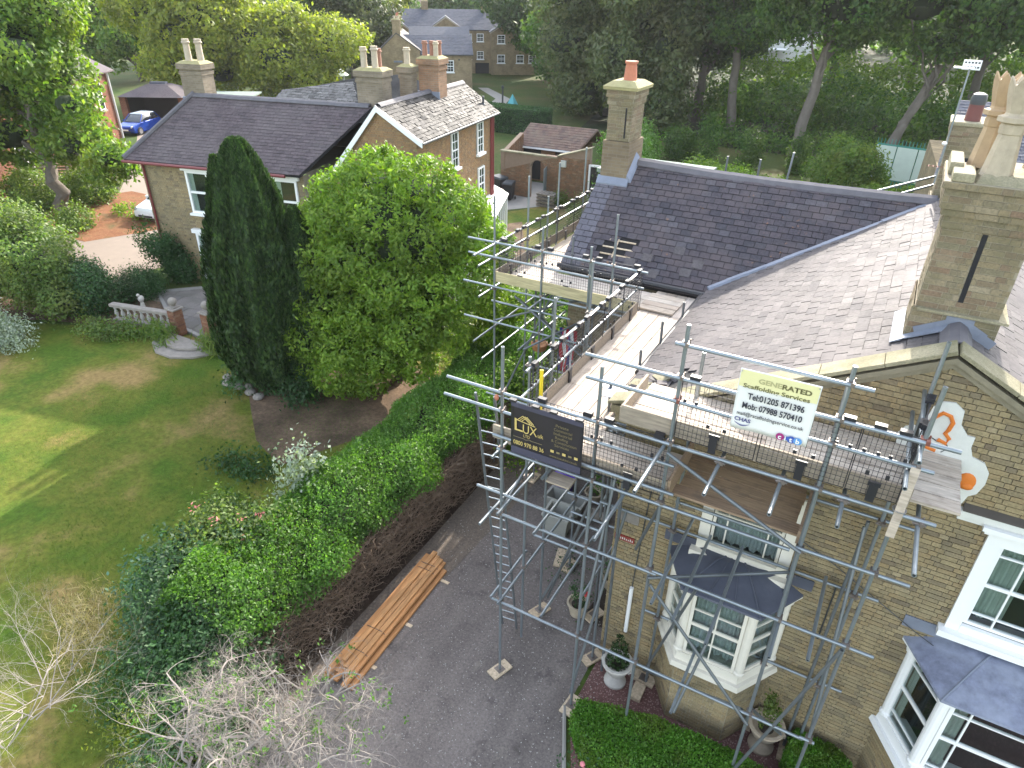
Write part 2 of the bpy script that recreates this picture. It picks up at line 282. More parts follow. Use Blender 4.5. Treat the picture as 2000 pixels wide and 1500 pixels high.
# ------------------------------------------------------------------ mesh building
TW = {}     # world location of every thing or part, used to place its children
def link(o): COL.objects.link(o); return o
def props(o, label=None, cat=None, group=None, kind=None):
    if label: o['label'] = label
    if cat: o['category'] = cat
    if group: o['group'] = group
    if kind: o['kind'] = kind
    return o
def thing(name, loc, label, cat, group=None):
    o = bpy.data.objects.new(name, None); link(o); o.location = loc; o.empty_display_size = 0.3
    TW[o.name] = Vector(loc); return props(o, label, cat, group)
class MB:
    def __init__(s): s.v = []; s.f = []; s.m = []; s.mi = 0
    def add(s, vs, fs):
        b = len(s.v); s.v.extend([tuple(x) for x in vs]); s.f.extend([tuple(i + b for i in f) for f in fs]); s.m.extend([s.mi] * len(fs)); return s
    def hexa(s, P8):
        return s.add(P8, [(3, 2, 1, 0), (4, 5, 6, 7), (0, 1, 5, 4), (1, 2, 6, 5), (2, 3, 7, 6), (3, 0, 4, 7)])
    def box(s, c, d, ax=None):
        c = Vector(c); X, Y, Z = ax if ax else (Vector((1, 0, 0)), Vector((0, 1, 0)), Vector((0, 0, 1)))
        P = []
        for z in (-.5, .5):
            for x, y in ((-.5, -.5), (.5, -.5), (.5, .5), (-.5, .5)): P.append(c + X * (x * d[0]) + Y * (y * d[1]) + Z * (z * d[2]))
        return s.hexa(P)
    def bb(s, a, b):
        a = Vector(a); b = Vector(b); return s.box((a + b) / 2, b - a)
    def prism(s, poly, base, top):
        """poly: world points of one face; base/top offset vectors"""
        n = len(poly); A = [Vector(p) + base for p in poly]; B = [Vector(p) + top for p in poly]
        return s.add(A + B, [tuple(range(n - 1, -1, -1)), tuple(range(n, 2 * n))] + [(i, (i + 1) % n, n + (i + 1) % n, n + i) for i in range(n)])
    def tube(s, a, b, r, r2=None, seg=10, cap=True):
        a = Vector(a); b = Vector(b); d = (b - a).normalized() if (b - a).length > 1e-6 else Vector((0, 0, 1))
        x = d.orthogonal().normalized(); y = d.cross(x); r2 = r if r2 is None else r2
        A = [a + (x * math.cos(2 * math.pi * k / seg) + y * math.sin(2 * math.pi * k / seg)) * r for k in range(seg)]
        B = [b + (x * math.cos(2 * math.pi * k / seg) + y * math.sin(2 * math.pi * k / seg)) * r2 for k in range(seg)]
        fs = [(i, (i + 1) % seg, seg + (i + 1) % seg, seg + i) for i in range(seg)]
        if cap: fs += [tuple(range(seg - 1, -1, -1)), tuple(range(seg, 2 * seg))]
        return s.add(A + B, fs)
    def hollow(s, a, b, r, seg=12, wall=0.35):
        """open-ended scaffold tube with a visible bore"""
        a = Vector(a); b = Vector(b); d = (b - a).normalized(); x = d.orthogonal().normalized(); y = d.cross(x)
        ri = r * (1 - wall); rings = []
        for p, rr in ((a + d * 0.12, ri), (a, ri), (a, r), (b, r), (b, ri), (b - d * 0.12, ri)):
            rings.append([p + (x * math.cos(2 * math.pi * k / seg) + y * math.sin(2 * math.pi * k / seg)) * rr for k in range(seg)])
        V = [p for r_ in rings for p in r_]; F = []
        for j in range(5):
            for i in range(seg): F.append((j * seg + i, j * seg + (i + 1) % seg, (j + 1) * seg + (i + 1) % seg, (j + 1) * seg + i))
        F.append(tuple(range(seg))); F.append(tuple(range(5 * seg + seg - 1, 5 * seg - 1, -1)))
        return s.add(V, F)
    def lathe(s, c, prof, seg=20, ax=(0, 0, 1)):
        c = Vector(c); V = []; F = []; z = Vector(ax).normalized(); x = z.orthogonal().normalized(); y = z.cross(x)
        for r, h in prof:
            for k in range(seg): V.append(c + z * h + (x * math.cos(2 * math.pi * k / seg) + y * math.sin(2 * math.pi * k / seg)) * r)
        for j in range(len(prof) - 1):
            for i in range(seg): F.append((j * seg + i, j * seg + (i + 1) % seg, (j + 1) * seg + (i + 1) % seg, (j + 1) * seg + i))
        F.append(tuple(range(seg - 1, -1, -1))); F.append(tuple(range((len(prof) - 1) * seg, len(prof) * seg)))
        return s.add(V, F)
    def path(s, pts, r, seg=5):
        """tube through points; r may be a list"""
        rs = r if isinstance(r, (list, tuple)) else [r] * len(pts)
        V = []; F = []
        for k, p in enumerate(pts):
            p = Vector(p); d = (Vector(pts[min(k + 1, len(pts) - 1)]) - Vector(pts[max(k - 1, 0)]))
            d = d.normalized() if d.length > 1e-6 else Vector((0, 0, 1))
            x = d.cross(Vector((0.31, 0.2, 0.93))); x = x.normalized() if x.length > 1e-3 else d.orthogonal().normalized(); y = d.cross(x)
            for j in range(seg): V.append(p + (x * math.cos(2 * math.pi * j / seg) + y * math.sin(2 * math.pi * j / seg)) * rs[k])
        for k in range(len(pts) - 1):
            for j in range(seg): F.append((k * seg + j, k * seg + (j + 1) % seg, (k + 1) * seg + (j + 1) % seg, (k + 1) * seg + j))
        F.append(tuple(range(seg - 1, -1, -1))); F.append(tuple(range((len(pts) - 1) * seg, len(pts) * seg)))
        return s.add(V, F)
    def ell(s, c, r, seg=12, rings=8):
        c = Vector(c); V = []; F = []
        for j in range(rings + 1):
            a = math.pi * j / rings
            for k in range(seg):
                b = 2 * math.pi * k / seg
                V.append(c + Vector((r[0] * math.sin(a) * math.cos(b), r[1] * math.sin(a) * math.sin(b), -r[2] * math.cos(a))))
        for j in range(rings):
            for k in range(seg): F.append((j * seg + k, j * seg + (k + 1) % seg, (j + 1) * seg + (k + 1) % seg, (j + 1) * seg + k))
        return s.add(V, F)
    def mesh(s, name, mats, c):
        me = bpy.data.meshes.new(name)
        me.from_pydata([(x[0] - c[0], x[1] - c[1], x[2] - c[2]) for x in s.v], [], s.f)
        for m in (mats if isinstance(mats, (list, tuple)) else [mats]): me.materials.append(m)
        if any(s.m): me.polygons.foreach_set('material_index', s.m)
        me.update(); return me
def part(name, mb, mat, parent=None, label=None, cat=None, group=None, kind=None, smooth=False, base=False, bevel=0):
    """one mesh object; with a parent it is a part, without one a thing or a piece of the setting"""
    a = np.array([tuple(x) for x in mb.v]); lo = a.min(0); hi = a.max(0); c = Vector((lo + hi) / 2)
    if parent is None: c.z = lo[2]
    me = mb.mesh(name, mat, c)
    if smooth:
        for p in me.polygons: p.use_smooth = True
        me.set_sharp_from_angle(angle=R(40))
    o = bpy.data.objects.new(name, me); link(o)
    if parent is not None:
        o.parent = parent; o.location = c - TW[parent.name]
    else: o.location = c
    TW[o.name] = c
    if bevel:
        b = o.modifiers.new('bevel', 'BEVEL'); b.width = bevel; b.segments = 2; b.limit_method = 'ANGLE'
    return props(o, label, cat, group, kind)
def structure(name, mb, mat, **k): return part(name, mb, mat, kind='structure', **k)
def copy_tree(o, parent=None, loc=None, rotz=None, label=None):
    c = o.copy(); COL.objects.link(c)
    if parent is not None: c.parent = parent
    if loc is not None: c.location = loc
    if rotz is not None: c.rotation_euler = (0, 0, rotz)
    if label: c['label'] = label
    for ch in list(o.children): copy_tree(ch, c)
    return c

# ------------------------------------------------------------------ planes covered with pieces
class Plane:
    def __init__(s, O, U, V):
        s.O = Vector(O); s.U = Vector(U).normalized(); s.V = Vector(V).normalized(); s.N = s.U.cross(s.V).normalized()
    def p(s, u, v, n=0.0): return s.O + s.U * u + s.V * v + s.N * n
def clip(poly, a, b):
    """keep the part of poly left of a->b"""
    out = []; n = len(poly)
    def side(p): return (b[0] - a[0]) * (p[1] - a[1]) - (b[1] - a[1]) * (p[0] - a[0])
    for i in range(n):
        P, Q = poly[i], poly[(i + 1) % n]; sp, sq = side(P), side(Q)
        if sp >= -1e-9: out.append(P)
        if (sp > 1e-9 and sq < -1e-9) or (sp < -1e-9 and sq > 1e-9):
            t = sp / (sp - sq); out.append((P[0] + (Q[0] - P[0]) * t, P[1] + (Q[1] - P[1]) * t))
    return out
def clip_convex(poly, conv):
    for i in range(len(conv)):
        poly = clip(poly, conv[i], conv[(i + 1) % len(conv)])
        if len(poly) < 3: return []
    a = sum(poly[i][0] * poly[(i + 1) % len(poly)][1] - poly[(i + 1) % len(poly)][0] * poly[i][1] for i in range(len(poly))) / 2
    return poly if a > 6e-4 else []
def lay_bricks(pl, conv, holes=(), course=0.075, length=0.225, joint=0.01, proud=0.006, rnd=None, bond='mixed'):
    """pieces of a brick face: list of (polygon in plane uv, n0, n1)"""
    rnd = rnd or random; us = [p[0] for p in conv]; vs = [p[1] for p in conv]; out = []
    r0 = math.floor(min(vs) / course); r1 = math.ceil(max(vs) / course)
    for r in range(r0, r1):
        v0 = r * course + joint / 2; v1 = (r + 1) * course - joint / 2; vm = (v0 + v1) / 2
        spans = [(min(us), max(us))]
        for (a, b, c, d) in holes:
            if c < vm < d:
                ns = []
                for s0, s1 in spans:
                    if b <= s0 or a >= s1: ns.append((s0, s1)); continue
                    if a > s0: ns.append((s0, a))
                    if b < s1: ns.append((b, s1))
                spans = ns
        hdr = (r % 2 == 0)
        for s0, s1 in spans:
            off = 0 if hdr else length * 0.5 if bond != 'mixed' else length * 0.25
            u = s0 - off if off else s0; k = 0
            while u < s1 - 0.02:
                ln = length if bond != 'mixed' else (length if (k + r) % 2 == 0 else length / 2)
                a, b = max(u, s0) + joint / 2, min(u + ln, s1) - joint / 2
                if b - a > 0.025:
                    poly = clip_convex([(a, v0), (b, v0), (b, v1), (a, v1)], conv)
                    if poly: out.append((poly, -0.015, proud + rnd.uniform(-0.003, 0.003)))
                u += ln; k += 1
    return out
def lay_slates(pl, conv, gauge=0.19, width=0.28, thick=0.008, rnd=None, missing=None, jit=0.004, tilt=0.012):
    """slates: each lies on the course below, so its lower edge stands proud"""
    rnd = rnd or random; us = [p[0] for p in conv]; vs = [p[1] for p in conv]; out = []
    r0 = math.floor(min(vs) / gauge); r1 = math.ceil(max(vs) / gauge)
    for r in range(r0, r1):
        k0 = math.floor(min(us) / width) - 1; k1 = math.ceil(max(us) / width) + 1; off = width / 2 if r % 2 else 0
        for k in range(k0, k1):
            u0 = k * width + off + 0.0045 + rnd.uniform(0, jit); u1 = (k + 1) * width + off - 0.0045 + rnd.uniform(-jit, 0)
            v0 = r * gauge + 0.008 + rnd.uniform(-jit, jit); v1 = (r + 1) * gauge + 0.001
            if missing and missing((u0 + u1) / 2, (v0 + v1) / 2): continue
            poly = clip_convex([(u0, v0), (u1, v0), (u1, v1), (u0, v1)], conv)
            if poly: out.append((poly, ('s', r * gauge, gauge, thick * .6 + rnd.uniform(0, 0.002), rnd.uniform(-.002, .003), rnd.gauss(0, tilt), rnd.gauss(0, tilt), (u0 + u1) / 2), None))
    return out
def piece_verts(pl, pc):
    poly, a, b = pc
    if isinstance(a, tuple):
        _, vb, g, th, up, ta, tb, uc = a
        top = [pl.p(u, v, 0.005 + up + th * 2.2 - (th * 1.9) * max(0, min(1, (v - vb) / g)) + ta * (u - uc) + tb * (v - vb - g / 2)) for u, v in poly]
        bot = [pl.p(u, v, 0.0005) for u, v in poly]
    else:
        top = [pl.p(u, v, b) for u, v in poly]; bot = [pl.p(u, v, a) for u, v in poly]
    n = len(poly)
    return bot + top, [tuple(range(n, 2 * n))] + [(i, (i + 1) % n, n + (i + 1) % n, n + i) for i in range(n)]
def score(pt, nrm):
    d = pt - CAM; k = d.dot(_f)
    if k <= 0.1: return 0
    x = d.dot(_rx) / k * 1335; y = d.dot(_uy) / k * 1335
    if abs(x) > 1010 or abs(y) > 760: return 0
    return max(0, -d.normalized().dot(nrm)) / d.length_squared
class Cover:
    """collects the pieces of one kind on one thing; the 300 that show largest become objects of their own"""
    def __init__(s, name, stuffname, limit=298): s.name = name; s.sn = stuffname; s.limit = limit; s.items = []
    def add(s, pl, pieces, parent, mat, bias=1.0):
        for pc in pieces:
            vs, fs = piece_verts(pl, pc); c = sum(vs, Vector()) / len(vs)
            s.items.append((score(c, pl.N) * bias, vs, fs, parent, mat))
        return s
    def flush(s):
        it = sorted(s.items, key=lambda q: -q[0]); best = [q for q in it[:s.limit] if q[0] > 0]; rest = it[len(best):]
        for sc, vs, fs, par, mat in best:
            mb = MB(); mb.add(vs, fs); part(s.name, mb, mat, par)
        groups = {}
        for sc, vs, fs, par, mat in rest: groups.setdefault((par.name, mat.name), [par, mat, MB()])[2].add(vs, fs)
        for par, mat, mb in groups.values(): part(s.sn, mb, mat, par, kind='stuff')

# ------------------------------------------------------------------ foliage
def quads_mesh(name, c, n, t, sz, asp, mat, origin, fold=0.0):
    """c centres, n normals, t long axes (numpy n x 3), sz sizes; one leaf-shaped face each"""
    b = np.cross(n, t); l = np.linalg.norm(b, axis=1, keepdims=True); l[l == 0] = 1; b /= l
    hw = (sz * asp / 2)[:, None]; hl = (sz / 2)[:, None]
    V = np.stack([c - t * hl, c + b * hw - t * hl * 0.1, c + t * hl, c - b * hw - t * hl * 0.1], 1).reshape(-1, 3) - np.array(origin)
    k = len(c); me = bpy.data.meshes.new(name); me.vertices.add(4 * k); me.vertices.foreach_set('co', V.astype(np.float32).ravel())
    me.loops.add(4 * k); me.loops.foreach_set('vertex_index', np.arange(4 * k, dtype=np.int32))
    me.polygons.add(k); me.polygons.foreach_set('loop_start', np.arange(0, 4 * k, 4, dtype=np.int32))
    try: me.polygons.foreach_set('loop_total', np.full(k, 4, dtype=np.int32))
    except Exception: pass
    me.materials.append(mat); me.update(calc_edges=True); return me
def unit(a): return a / np.maximum(np.linalg.norm(a, axis=1, keepdims=True), 1e-9)
def crown_points(blobs, count, rng, shell=0.75, lump=0.25, lsc=1.3, gap=0.25, clump=0.35, per=9):
    """leaf positions: small clumps on the skin and inside a set of ellipsoids, thinned by noise so that gaps show"""
    vol = np.array([(r[0] * r[1] * r[2]) ** (2 / 3) for c, r in blobs]); pr = vol / vol.sum()
    m = max(1, count // per); idx = rng.choice(len(blobs), m * 2, p=pr)
    cc = np.array([b[0] for b in blobs], float)[idx]; rr = np.array([b[1] for b in blobs], float)[idx]
    d = unit(rng.normal(size=(m * 2, 3))); rad = np.where(rng.random(m * 2) < shell, rng.normal(1.0, 0.07, m * 2), rng.random(m * 2) ** 0.5)
    P = cc + d * rr * rad[:, None]
    # discard clumps deep inside another blob
    keep = np.ones(len(P), bool)
    for c, r in blobs:
        q = np.linalg.norm((P - np.array(c)) / np.array(r), axis=1); keep &= ~((q < 0.72) & (rng.random(len(P)) < 0.85))
    ph = rng.random(3) * 50
    g = np.sin(P[:, 0] * lsc * 1.7 + ph[0]) + np.sin(P[:, 1] * lsc * 1.9 + ph[1]) + np.sin(P[:, 2] * lsc * 2.3 + ph[2]) + rng.normal(0, .5, len(P))
    keep &= g > -1.5 + 2 * gap - 0.4
    P = P[keep]; d = d[keep]
    P = P + d * lump * (np.sin(P[:, :1] * 2.1 * lsc + ph[1]) * np.sin(P[:, 1:2] * 2.3 * lsc + ph[2]))
    if len(P) > m: P = P[:m]; d = d[:m]
    reps = int(math.ceil(count / max(1, len(P))))
    P2 = np.repeat(P, reps, 0)[:count]; D2 = np.repeat(d, reps, 0)[:count]
    P2 = P2 + rng.normal(0, clump / 2, P2.shape)
    return P2, D2
def leaves(name, blobs, count, size, mat, parent=None, rng=None, asp=0.55, up=0.35, droop=0.0, shell=0.75, lump=0.25, lsc=1.3, gap=0.2, clump=0.35, per=9, vert=0.0, zmin=0.03, **kw):
    rng = rng or RNG
    P, D = crown_points(blobs, count, rng, shell, lump, lsc, gap, clump, per)
    ok = P[:, 2] > zmin; P, D = P[ok], D[ok]
    n = unit(D * 0.7 + rng.normal(0, .6, P.shape) + np.array([0, 0, up]))
    t = unit(np.cross(n, rng.normal(size=P.shape)) + np.array([0, 0, -droop]) + np.array([0, 0, vert]))
    sz = size * rng.uniform(0.6, 1.35, len(P))
    o = Vector(P.mean(0)); o.z = float(P[:, 2].min()) if parent is None else o.z
    me = quads_mesh(name, P, n, t, sz, asp, mat, o)
    ob = bpy.data.objects.new(name, me); link(ob)
    if parent is not None: ob.parent = parent; ob.location = o - TW[parent.name]
    else: ob.location = o
    TW[ob.name] = o
    return props(ob, **kw)
def limb(mb, a, b, r0, r1, rng=random, wob=0.12, n=6, seg=7):
    a = Vector(a); b = Vector(b); L_ = (b - a).length; pts = []; rs = []
    for k in range(n + 1):
        f = k / n; p = a.lerp(b, f)
        if 0 < k < n: p = p + Vector((rng.uniform(-1, 1), rng.uniform(-1, 1), rng.uniform(-.4, .4))) * wob * L_ * 0.12
        pts.append(p); rs.append(r0 + (r1 - r0) * f)
    mb.path(pts, rs, seg); return pts
# ================================================================== THE SETTING
def sheet(name, pts, z, mat, th=0.0, kind='structure', **k):
    mb = MB()
    if th: mb.prism([Vector((x, y, z)) for x, y in pts], Vector((0, 0, -th)), Vector())
    else: mb.add([(x, y, z) for x, y in pts], [tuple(range(len(pts)))])
    o = part(name, mb, mat, kind=kind, **k); return o
sheet('ground', [(-900, -300), (900, -300), (900, 1500), (-900, 1500)], 0.0, GRASS)
sheet('woodland_floor', [(-26, 59), (60, 50), (90, 190), (-60, 190), (-38, 110)], 0.004, WOODF)
sheet('lawn', [(-9.2, -12), (-8.6, 8), (-9.2, 15.5), (-10.8, 18.6), (-13.5, 17.2), (-17.0, 13.9), (-21.5, 13.4), (-26, 11.4), (-32, 7.5), (-36, -12)], 0.004, LAWN)
sheet('planting_bed', [(-20.8, 13.55), (-26.2, 11.6), (-31, 8.6), (-36, 4), (-44, 10), (-34, 17), (-24.6, 15.2), (-21.7, 14.1)], 0.008, EARTH)
sheet('bare_soil_patch', [(-12.2, 9.6), (-10.9, 12.4), (-11.5, 15.6), (-13.8, 15.9), (-16.2, 14.0), (-16.4, 12.3), (-14.9, 11.1), (-13.6, 10.1)], 0.012, EARTH)
sheet('tan_driveway', [(-23.6, 14.9), (-27.2, 15.9), (-27.4, 19.6), (-29.6, 24.5), (-49, 38), (-62, 50), (-66, 44), (-47, 30), (-37, 21.5), (-34.5, 15.8), (-27.6, 14.3)], 0.012, DRIVE)
sheet('mulch_bed', [(-33.2, 17.6), (-31.5, 21.5), (-33.5, 24.6), (-39.5, 24.5), (-41, 20.5), (-37, 17.6)], 0.018, MULCH)
sheet('asphalt_driveway', [(-6.3, 8.6), (-6.1, 13.4), (-4.9, 16), (-2.7, 16), (-2.7, 7.02), (-2.2, 5.9), (-1.2, 3), (2, -14), (-9, -14), (-7.6, 3.0), (-7.0, 6.4)], 0.006, ASPH)
sheet('path_edge', [(-7.25, 3.0), (-6.75, 5.5), (-6.25, 8.55), (-6.05, 13.4), (-6.4, 16), (-7.6, 16), (-7.5, 9)], 0.014, ASPHP)
sheet('red_gravel_bed', [(-2.62, 7.05), (-2.62, 8.44), (5, 8.44), (5, 4), (-1.3, 4.0), (-2.2, 6.2)], 0.010, REDGR)
sheet('hedge_foot_soil', [(-9.3, 3.5), (-7.1, 3.5), (-7.2, 9), (-7.4, 16), (-9.6, 16)], 0.018, m_ground('dark_leaf_litter', (.045, .03, .022), (.06, .042, .03), (.09, .065, .045), 1.2, 12, .03))
sheet('soil_bed', [(-3.25, 9.0), (-2.6, 9.0), (-2.6, 14), (-3.3, 14)], 0.010, SOIL)
sheet('front_grass_patch', [(-2.2, 6.15), (-0.6, 5.2), (-0.2, 3), (-1.3, 3)], 0.016, GRASS)
mb = MB()
for a, b in (((-2.74, 7.08), (-2.24, 6.02)), ((-2.22, 6.0), (-1.25, 3.2))):
    mb.tube((a[0], a[1], .03), (b[0], b[1], .03), .035, seg=6)
part('kerb_strip', mb, CONC, kind='structure')
# terrace of the left garden: flagstones laid one by one
tr = random.Random(5)
terr = sheet('terrace', [(-21.9, 13.75), (-18.2, 13.2), (-17.0, 17.5), (-23.2, 17.2), (-25.0, 15.4)], 0.10, CONC, 0.1)
cov = Cover('paving_slab', 'far_paving_slabs')
pl = Plane((0, 0, 0.102), (math.cos(R(13)), math.sin(R(13)), 0), (-math.sin(R(13)), math.cos(R(13)), 0))
def to_uv(pl, pts): return [((Vector((x, y, 0)) - Vector((pl.O.x, pl.O.y, 0))).dot(pl.U), (Vector((x, y, 0)) - Vector((pl.O.x, pl.O.y, 0))).dot(pl.V)) for x, y in pts]
conv = to_uv(pl, [(-21.7, 13.85), (-18.4, 13.4), (-17.2, 17.4), (-23.0, 17.0), (-24.6, 15.3)])
pcs = []
v = 8
while v < 30:
    hgt = tr.choice((0.6, 0.75, 0.9)); u = -28 + tr.random()
    while u < -8:
        w = tr.choice((0.6, 0.75, 0.9, 1.05)); p_ = clip_convex([(u + .012, v + .012), (u + w - .012, v + .012), (u + w - .012, v + hgt - .012), (u + .012, v + hgt - .012)], conv)
        if p_: pcs.append((p_, -.01, .008 + tr.uniform(0, .006)))
        u += w
    v += hgt
cov.add(pl, pcs, terr, PAVE); cov.flush()
# garden behind: yard, far lawns, paths
sheet('yard_paving', [(-24, 36), (-19.2, 32.6), (-17.2, 35.0), (-17.6, 39.5), (-21, 39.5)], 0.012, CONC)
sheet('back_lawn', [(-19.0, 31.9), (-17.2, 25.8), (-7.5, 25), (-9, 40), (-16.5, 36.5)], 0.008, LAWN)
sheet('back_path', [(-17.8, 30.4), (-14.6, 25.4), (-13.6, 25.8), (-17.0, 31.6)], 0.014, EARTH)
sheet('side_lawn', [(-36, 44), (-24, 40), (-20.5, 46), (-29, 57), (-36, 56)], 0.008, GRASS)
sheet('apartment_lawn', [(-62, 58), (-30, 60), (-33, 82), (-40, 92), (-62, 86)], 0.008, GRASS)
sheet('apartment_path', [(-47.4, 76.0), (-46.3, 76.6), (-39.6, 70.2), (-36.2, 61.5), (-38.0, 61.5), (-41.0, 69.4)], 0.014, CONC)
# ================================================================== MAIN HOUSE
YF, XL, XR_, XR2 = 8.44, -2.66, 4.82, 1.08
PIT = 0.52
house = thing('brick_house', (1.0, 12.0, 0), 'nearest buff brick house with slate roofs and tall chimneys, wrapped in scaffolding', 'house')
rz = lambda x: 5.33 + PIT * (x + 3.0)
APEX = rz(XR2)                                  # 7.45
mb = MB()                                       # core of the walls (mortar colour), bricks are laid on it
OPEN = [(-1.27, .03, 3.47, 4.87), (2.11, 3.72, 3.65, 5.22), (-1.3, -.06, 1.55, 3.15), (2.1, 3.9, 1.45, 3.1)]
xb = sorted({XL, XR_} | {o[0] for o in OPEN} | {o[1] for o in OPEN}); zb = sorted({0, 5.25} | {o[2] for o in OPEN} | {o[3] for o in OPEN})
for x0, x1 in zip(xb, xb[1:]):
    z0 = 0.0
    for a, b in zip(zb, zb[1:]):
        if any(o[0] < (x0 + x1) / 2 < o[1] and o[2] < (a + b) / 2 < o[3] for o in OPEN):
            if a > z0: mb.bb((x0, YF + .02, z0), (x1, YF + .32, a))
            z0 = b
    if z0 < 5.25: mb.bb((x0, YF + .02, z0), (x1, YF + .32, 5.25))
mb.prism([Vector((XL, YF + .02, 5.25)), Vector((XR_, YF + .02, 5.25)), Vector((XR2, YF + .02, APEX - .12)), Vector((XL, YF + .02, 5.35))], Vector((0, .3, 0)), Vector())
wall = part('front_wall', mb, MORTAR, house)
mb = MB(); mb.bb((XL, YF + .32, 0), (XL + .3, 14.2, 5.3)); side = part('side_wall', mb, MORTAR, house)
mb = MB(); mb.bb((-6.3, 14.2, 0), (XL, 14.5, 5.38)); mb.bb((-6.3, 14.5, 0), (-6.0, 18.9, 5.3))
mb.prism([Vector((-6.3, 14.5, 5.3)), Vector((-6.3, 16.5, 7.1)), Vector((-6.3, 18.8, 5.3))], Vector(), Vector((.3, 0, 0)))
wing = part('wing_wall', mb, MORTAR, house)
mb = MB(); mb.bb((XR_ - .3, YF + .32, 0), (XR_, 24, 5.3)); mb.bb((-6.0, 18.6, 0), (XR_ - .3, 18.9, 5.2)); part('rear_wall', mb, WT_MAIN, house)
BR = Cover('brick', 'brick_courses')
W_UP = (-1.22, 0.0, 3.36, 4.85)
W_UR = (2.12, 3.55, 3.62, 5.36)
holes = [(W_UP[0] - XL, W_UP[1] - XL, W_UP[2], W_UP[3]), (W_UR[0] - XL, W_UR[1] - XL, W_UR[2], W_UR[3]), (-1.56 - XL, 0.2 - XL, 0, 3.3), (1.87 - XL, 4.13 - XL, 0, 3.26)]
plF = Plane((XL, YF, 0), (1, 0, 0), (0, 0, 1))
BR.add(plF, lay_bricks(plF, [(0, 0.02), (XR_ - XL, 0.02), (XR_ - XL, 5.25), (XR2 - XL, APEX - .13), (0, 5.35)], holes), wall, BUFF)
plS = Plane((XL, 14.2, 0), (0, -1, 0), (0, 0, 1))
BR.add(plS, lay_bricks(plS, [(0, .02), (5.7, .02), (5.7, 5.25), (0, 5.25)]), side, BUFF)
plW = Plane((-6.3, 14.2, 0), (1, 0, 0), (0, 0, 1))
BR.add(plW, lay_bricks(plW, [(0, .02), (3.55, .02), (3.55, 5.36), (0, 5.36)], [(0.7, 1.5, 1.0, 2.6)]), wing, BUFFL)
# roof of the gabled range: left slope laid slate by slate, right slope the same
cosr = 1 / math.hypot(1, PIT); sl_len = lambda dx: dx / cosr
roof = MB()
roof.prism([Vector((-3.0, 8.62, rz(-3.0))), Vector((XR2, 8.62, APEX)), Vector((XR2, 22.5, APEX)), Vector((.85, 16.5, rz(.85))), Vector((-2.95, 14.15, rz(-2.95)))], Vector((0, 0, -.09)), Vector((0, 0, -.012)))
roof.prism([Vector((XR2, 8.62, APEX)), Vector((5.16, 8.62, APEX - PIT * 4.08)), Vector((5.16, 22.5, APEX - PIT * 4.08)), Vector((XR2, 22.5, APEX))], Vector((0, 0, -.09)), Vector((0, 0, -.012)))
rf = part('roof', roof, UNDER, house)
SLC = Cover('slate', 'slate_courses')
plL = Plane((-3.02, 23, rz(-3.02)), (0, -1, 0), (1, 0, PIT))        # u towards the viewer, v up the slope
uvL = lambda x, y: (23 - y, sl_len(x + 3.02))
hole_c = uvL(-2.75, 9.0)
def missL(u, v):
    x = v * cosr - 3.02; y = 23 - u
    return (x < -2.35 and y < 9.35) or (abs(x + 2.1) < .16 and abs(y - 9.25) < .3)
SLC.add(plL, lay_slates(plL, [uvL(-3.02, 14.05), uvL(-3.02, 8.6), uvL(XR2 - .06, 8.6), uvL(XR2 - .06, 16.58), uvL(.87, 16.5)], 0.17, 0.27, rnd=random.Random(3), missing=missL), rf, SLATE)
SLC.add(plL, lay_slates(plL, [uvL(.87, 16.5), uvL(XR2 - .06, 16.58), uvL(XR2 - .06, 22.4), uvL(.87, 22.4)], 0.17, 0.27), rf, SLATE, 0.3)
plR = Plane((5.18, 8.6, APEX - PIT * 4.1), (0, 1, 0), (-1, 0, PIT))
SLC.add(plR, lay_slates(plR, [(0, 0), (13.8, 0), (13.8, sl_len(4.02)), (0, sl_len(4.02))], 0.17, 0.27, rnd=random.Random(4)), rf, SLATE)
# wing roof
WP = .826
wz = lambda y: 5.4 + WP * (y - 14.2)
YR, WRZ = 16.5, 5.4 + WP * 2.3
wl_ = lambda d: d * math.hypot(1, WP)
roof = MB()
roof.prism([Vector((-6.47, 13.98, wz(13.98))), Vector((-3.05, 13.98, wz(13.98))), Vector((.85, YR, WRZ)), Vector((-6.47, YR, WRZ))], Vector((0, 0, -.09)), Vector((0, 0, -.012)))
roof.prism([Vector((-6.47, YR, WRZ)), Vector((1.0, YR, WRZ)), Vector((1.0, 19.1, WRZ - WP * 2.6)), Vector((-6.47, 19.1, WRZ - WP * 2.6))], Vector((0, 0, -.09)), Vector((0, 0, -.012)))
wr = part('wing_roof', roof, UNDER, house)
plG = Plane((-6.5, 13.95, wz(13.95)), (1, 0, 0), (0, 1, WP))
uvG = lambda x, y: (x + 6.5, wl_(y - 13.95))
hv = uvG(-5.35, 14.6)
def missG(u, v):
    a, b = u - hv[0], v - hv[1]
    return (abs(a) < .34 and abs(b) < .12) or (abs(a + .12) < .12 and abs(b + .22) < .12) or (abs(a - .3) < .2 and abs(b - .2) < .12)
SLW = Cover('wing_slate', 'wing_slate_courses', 290)
conv_pale = [uvG(-6.5, 13.95), uvG(-6.02, 13.95), uvG(-6.02, YR), uvG(-6.5, YR)]
conv_main = [uvG(-6.02, 13.95), uvG(-2.98, 13.95), uvG(.83, YR - .02), uvG(-6.02, YR - .02)]
SLATEP = m_pieces('pale_wing_slate', [(0, (.085, .08, .098)), (.5, (.10, .092, .112)), (1, (.065, .062, .078))], 0.6, (.15, .14, .155), 0.6, 1.1, 0.004, 0.4, 22)
SLW.add(plG, lay_slates(plG, conv_pale, 0.16, 0.235, rnd=random.Random(5)), wr, SLATEP)
SLW.add(plG, lay_slates(plG, conv_main, 0.16, 0.235, rnd=random.Random(6), missing=missG), wr, SLATED)
SLW.flush()
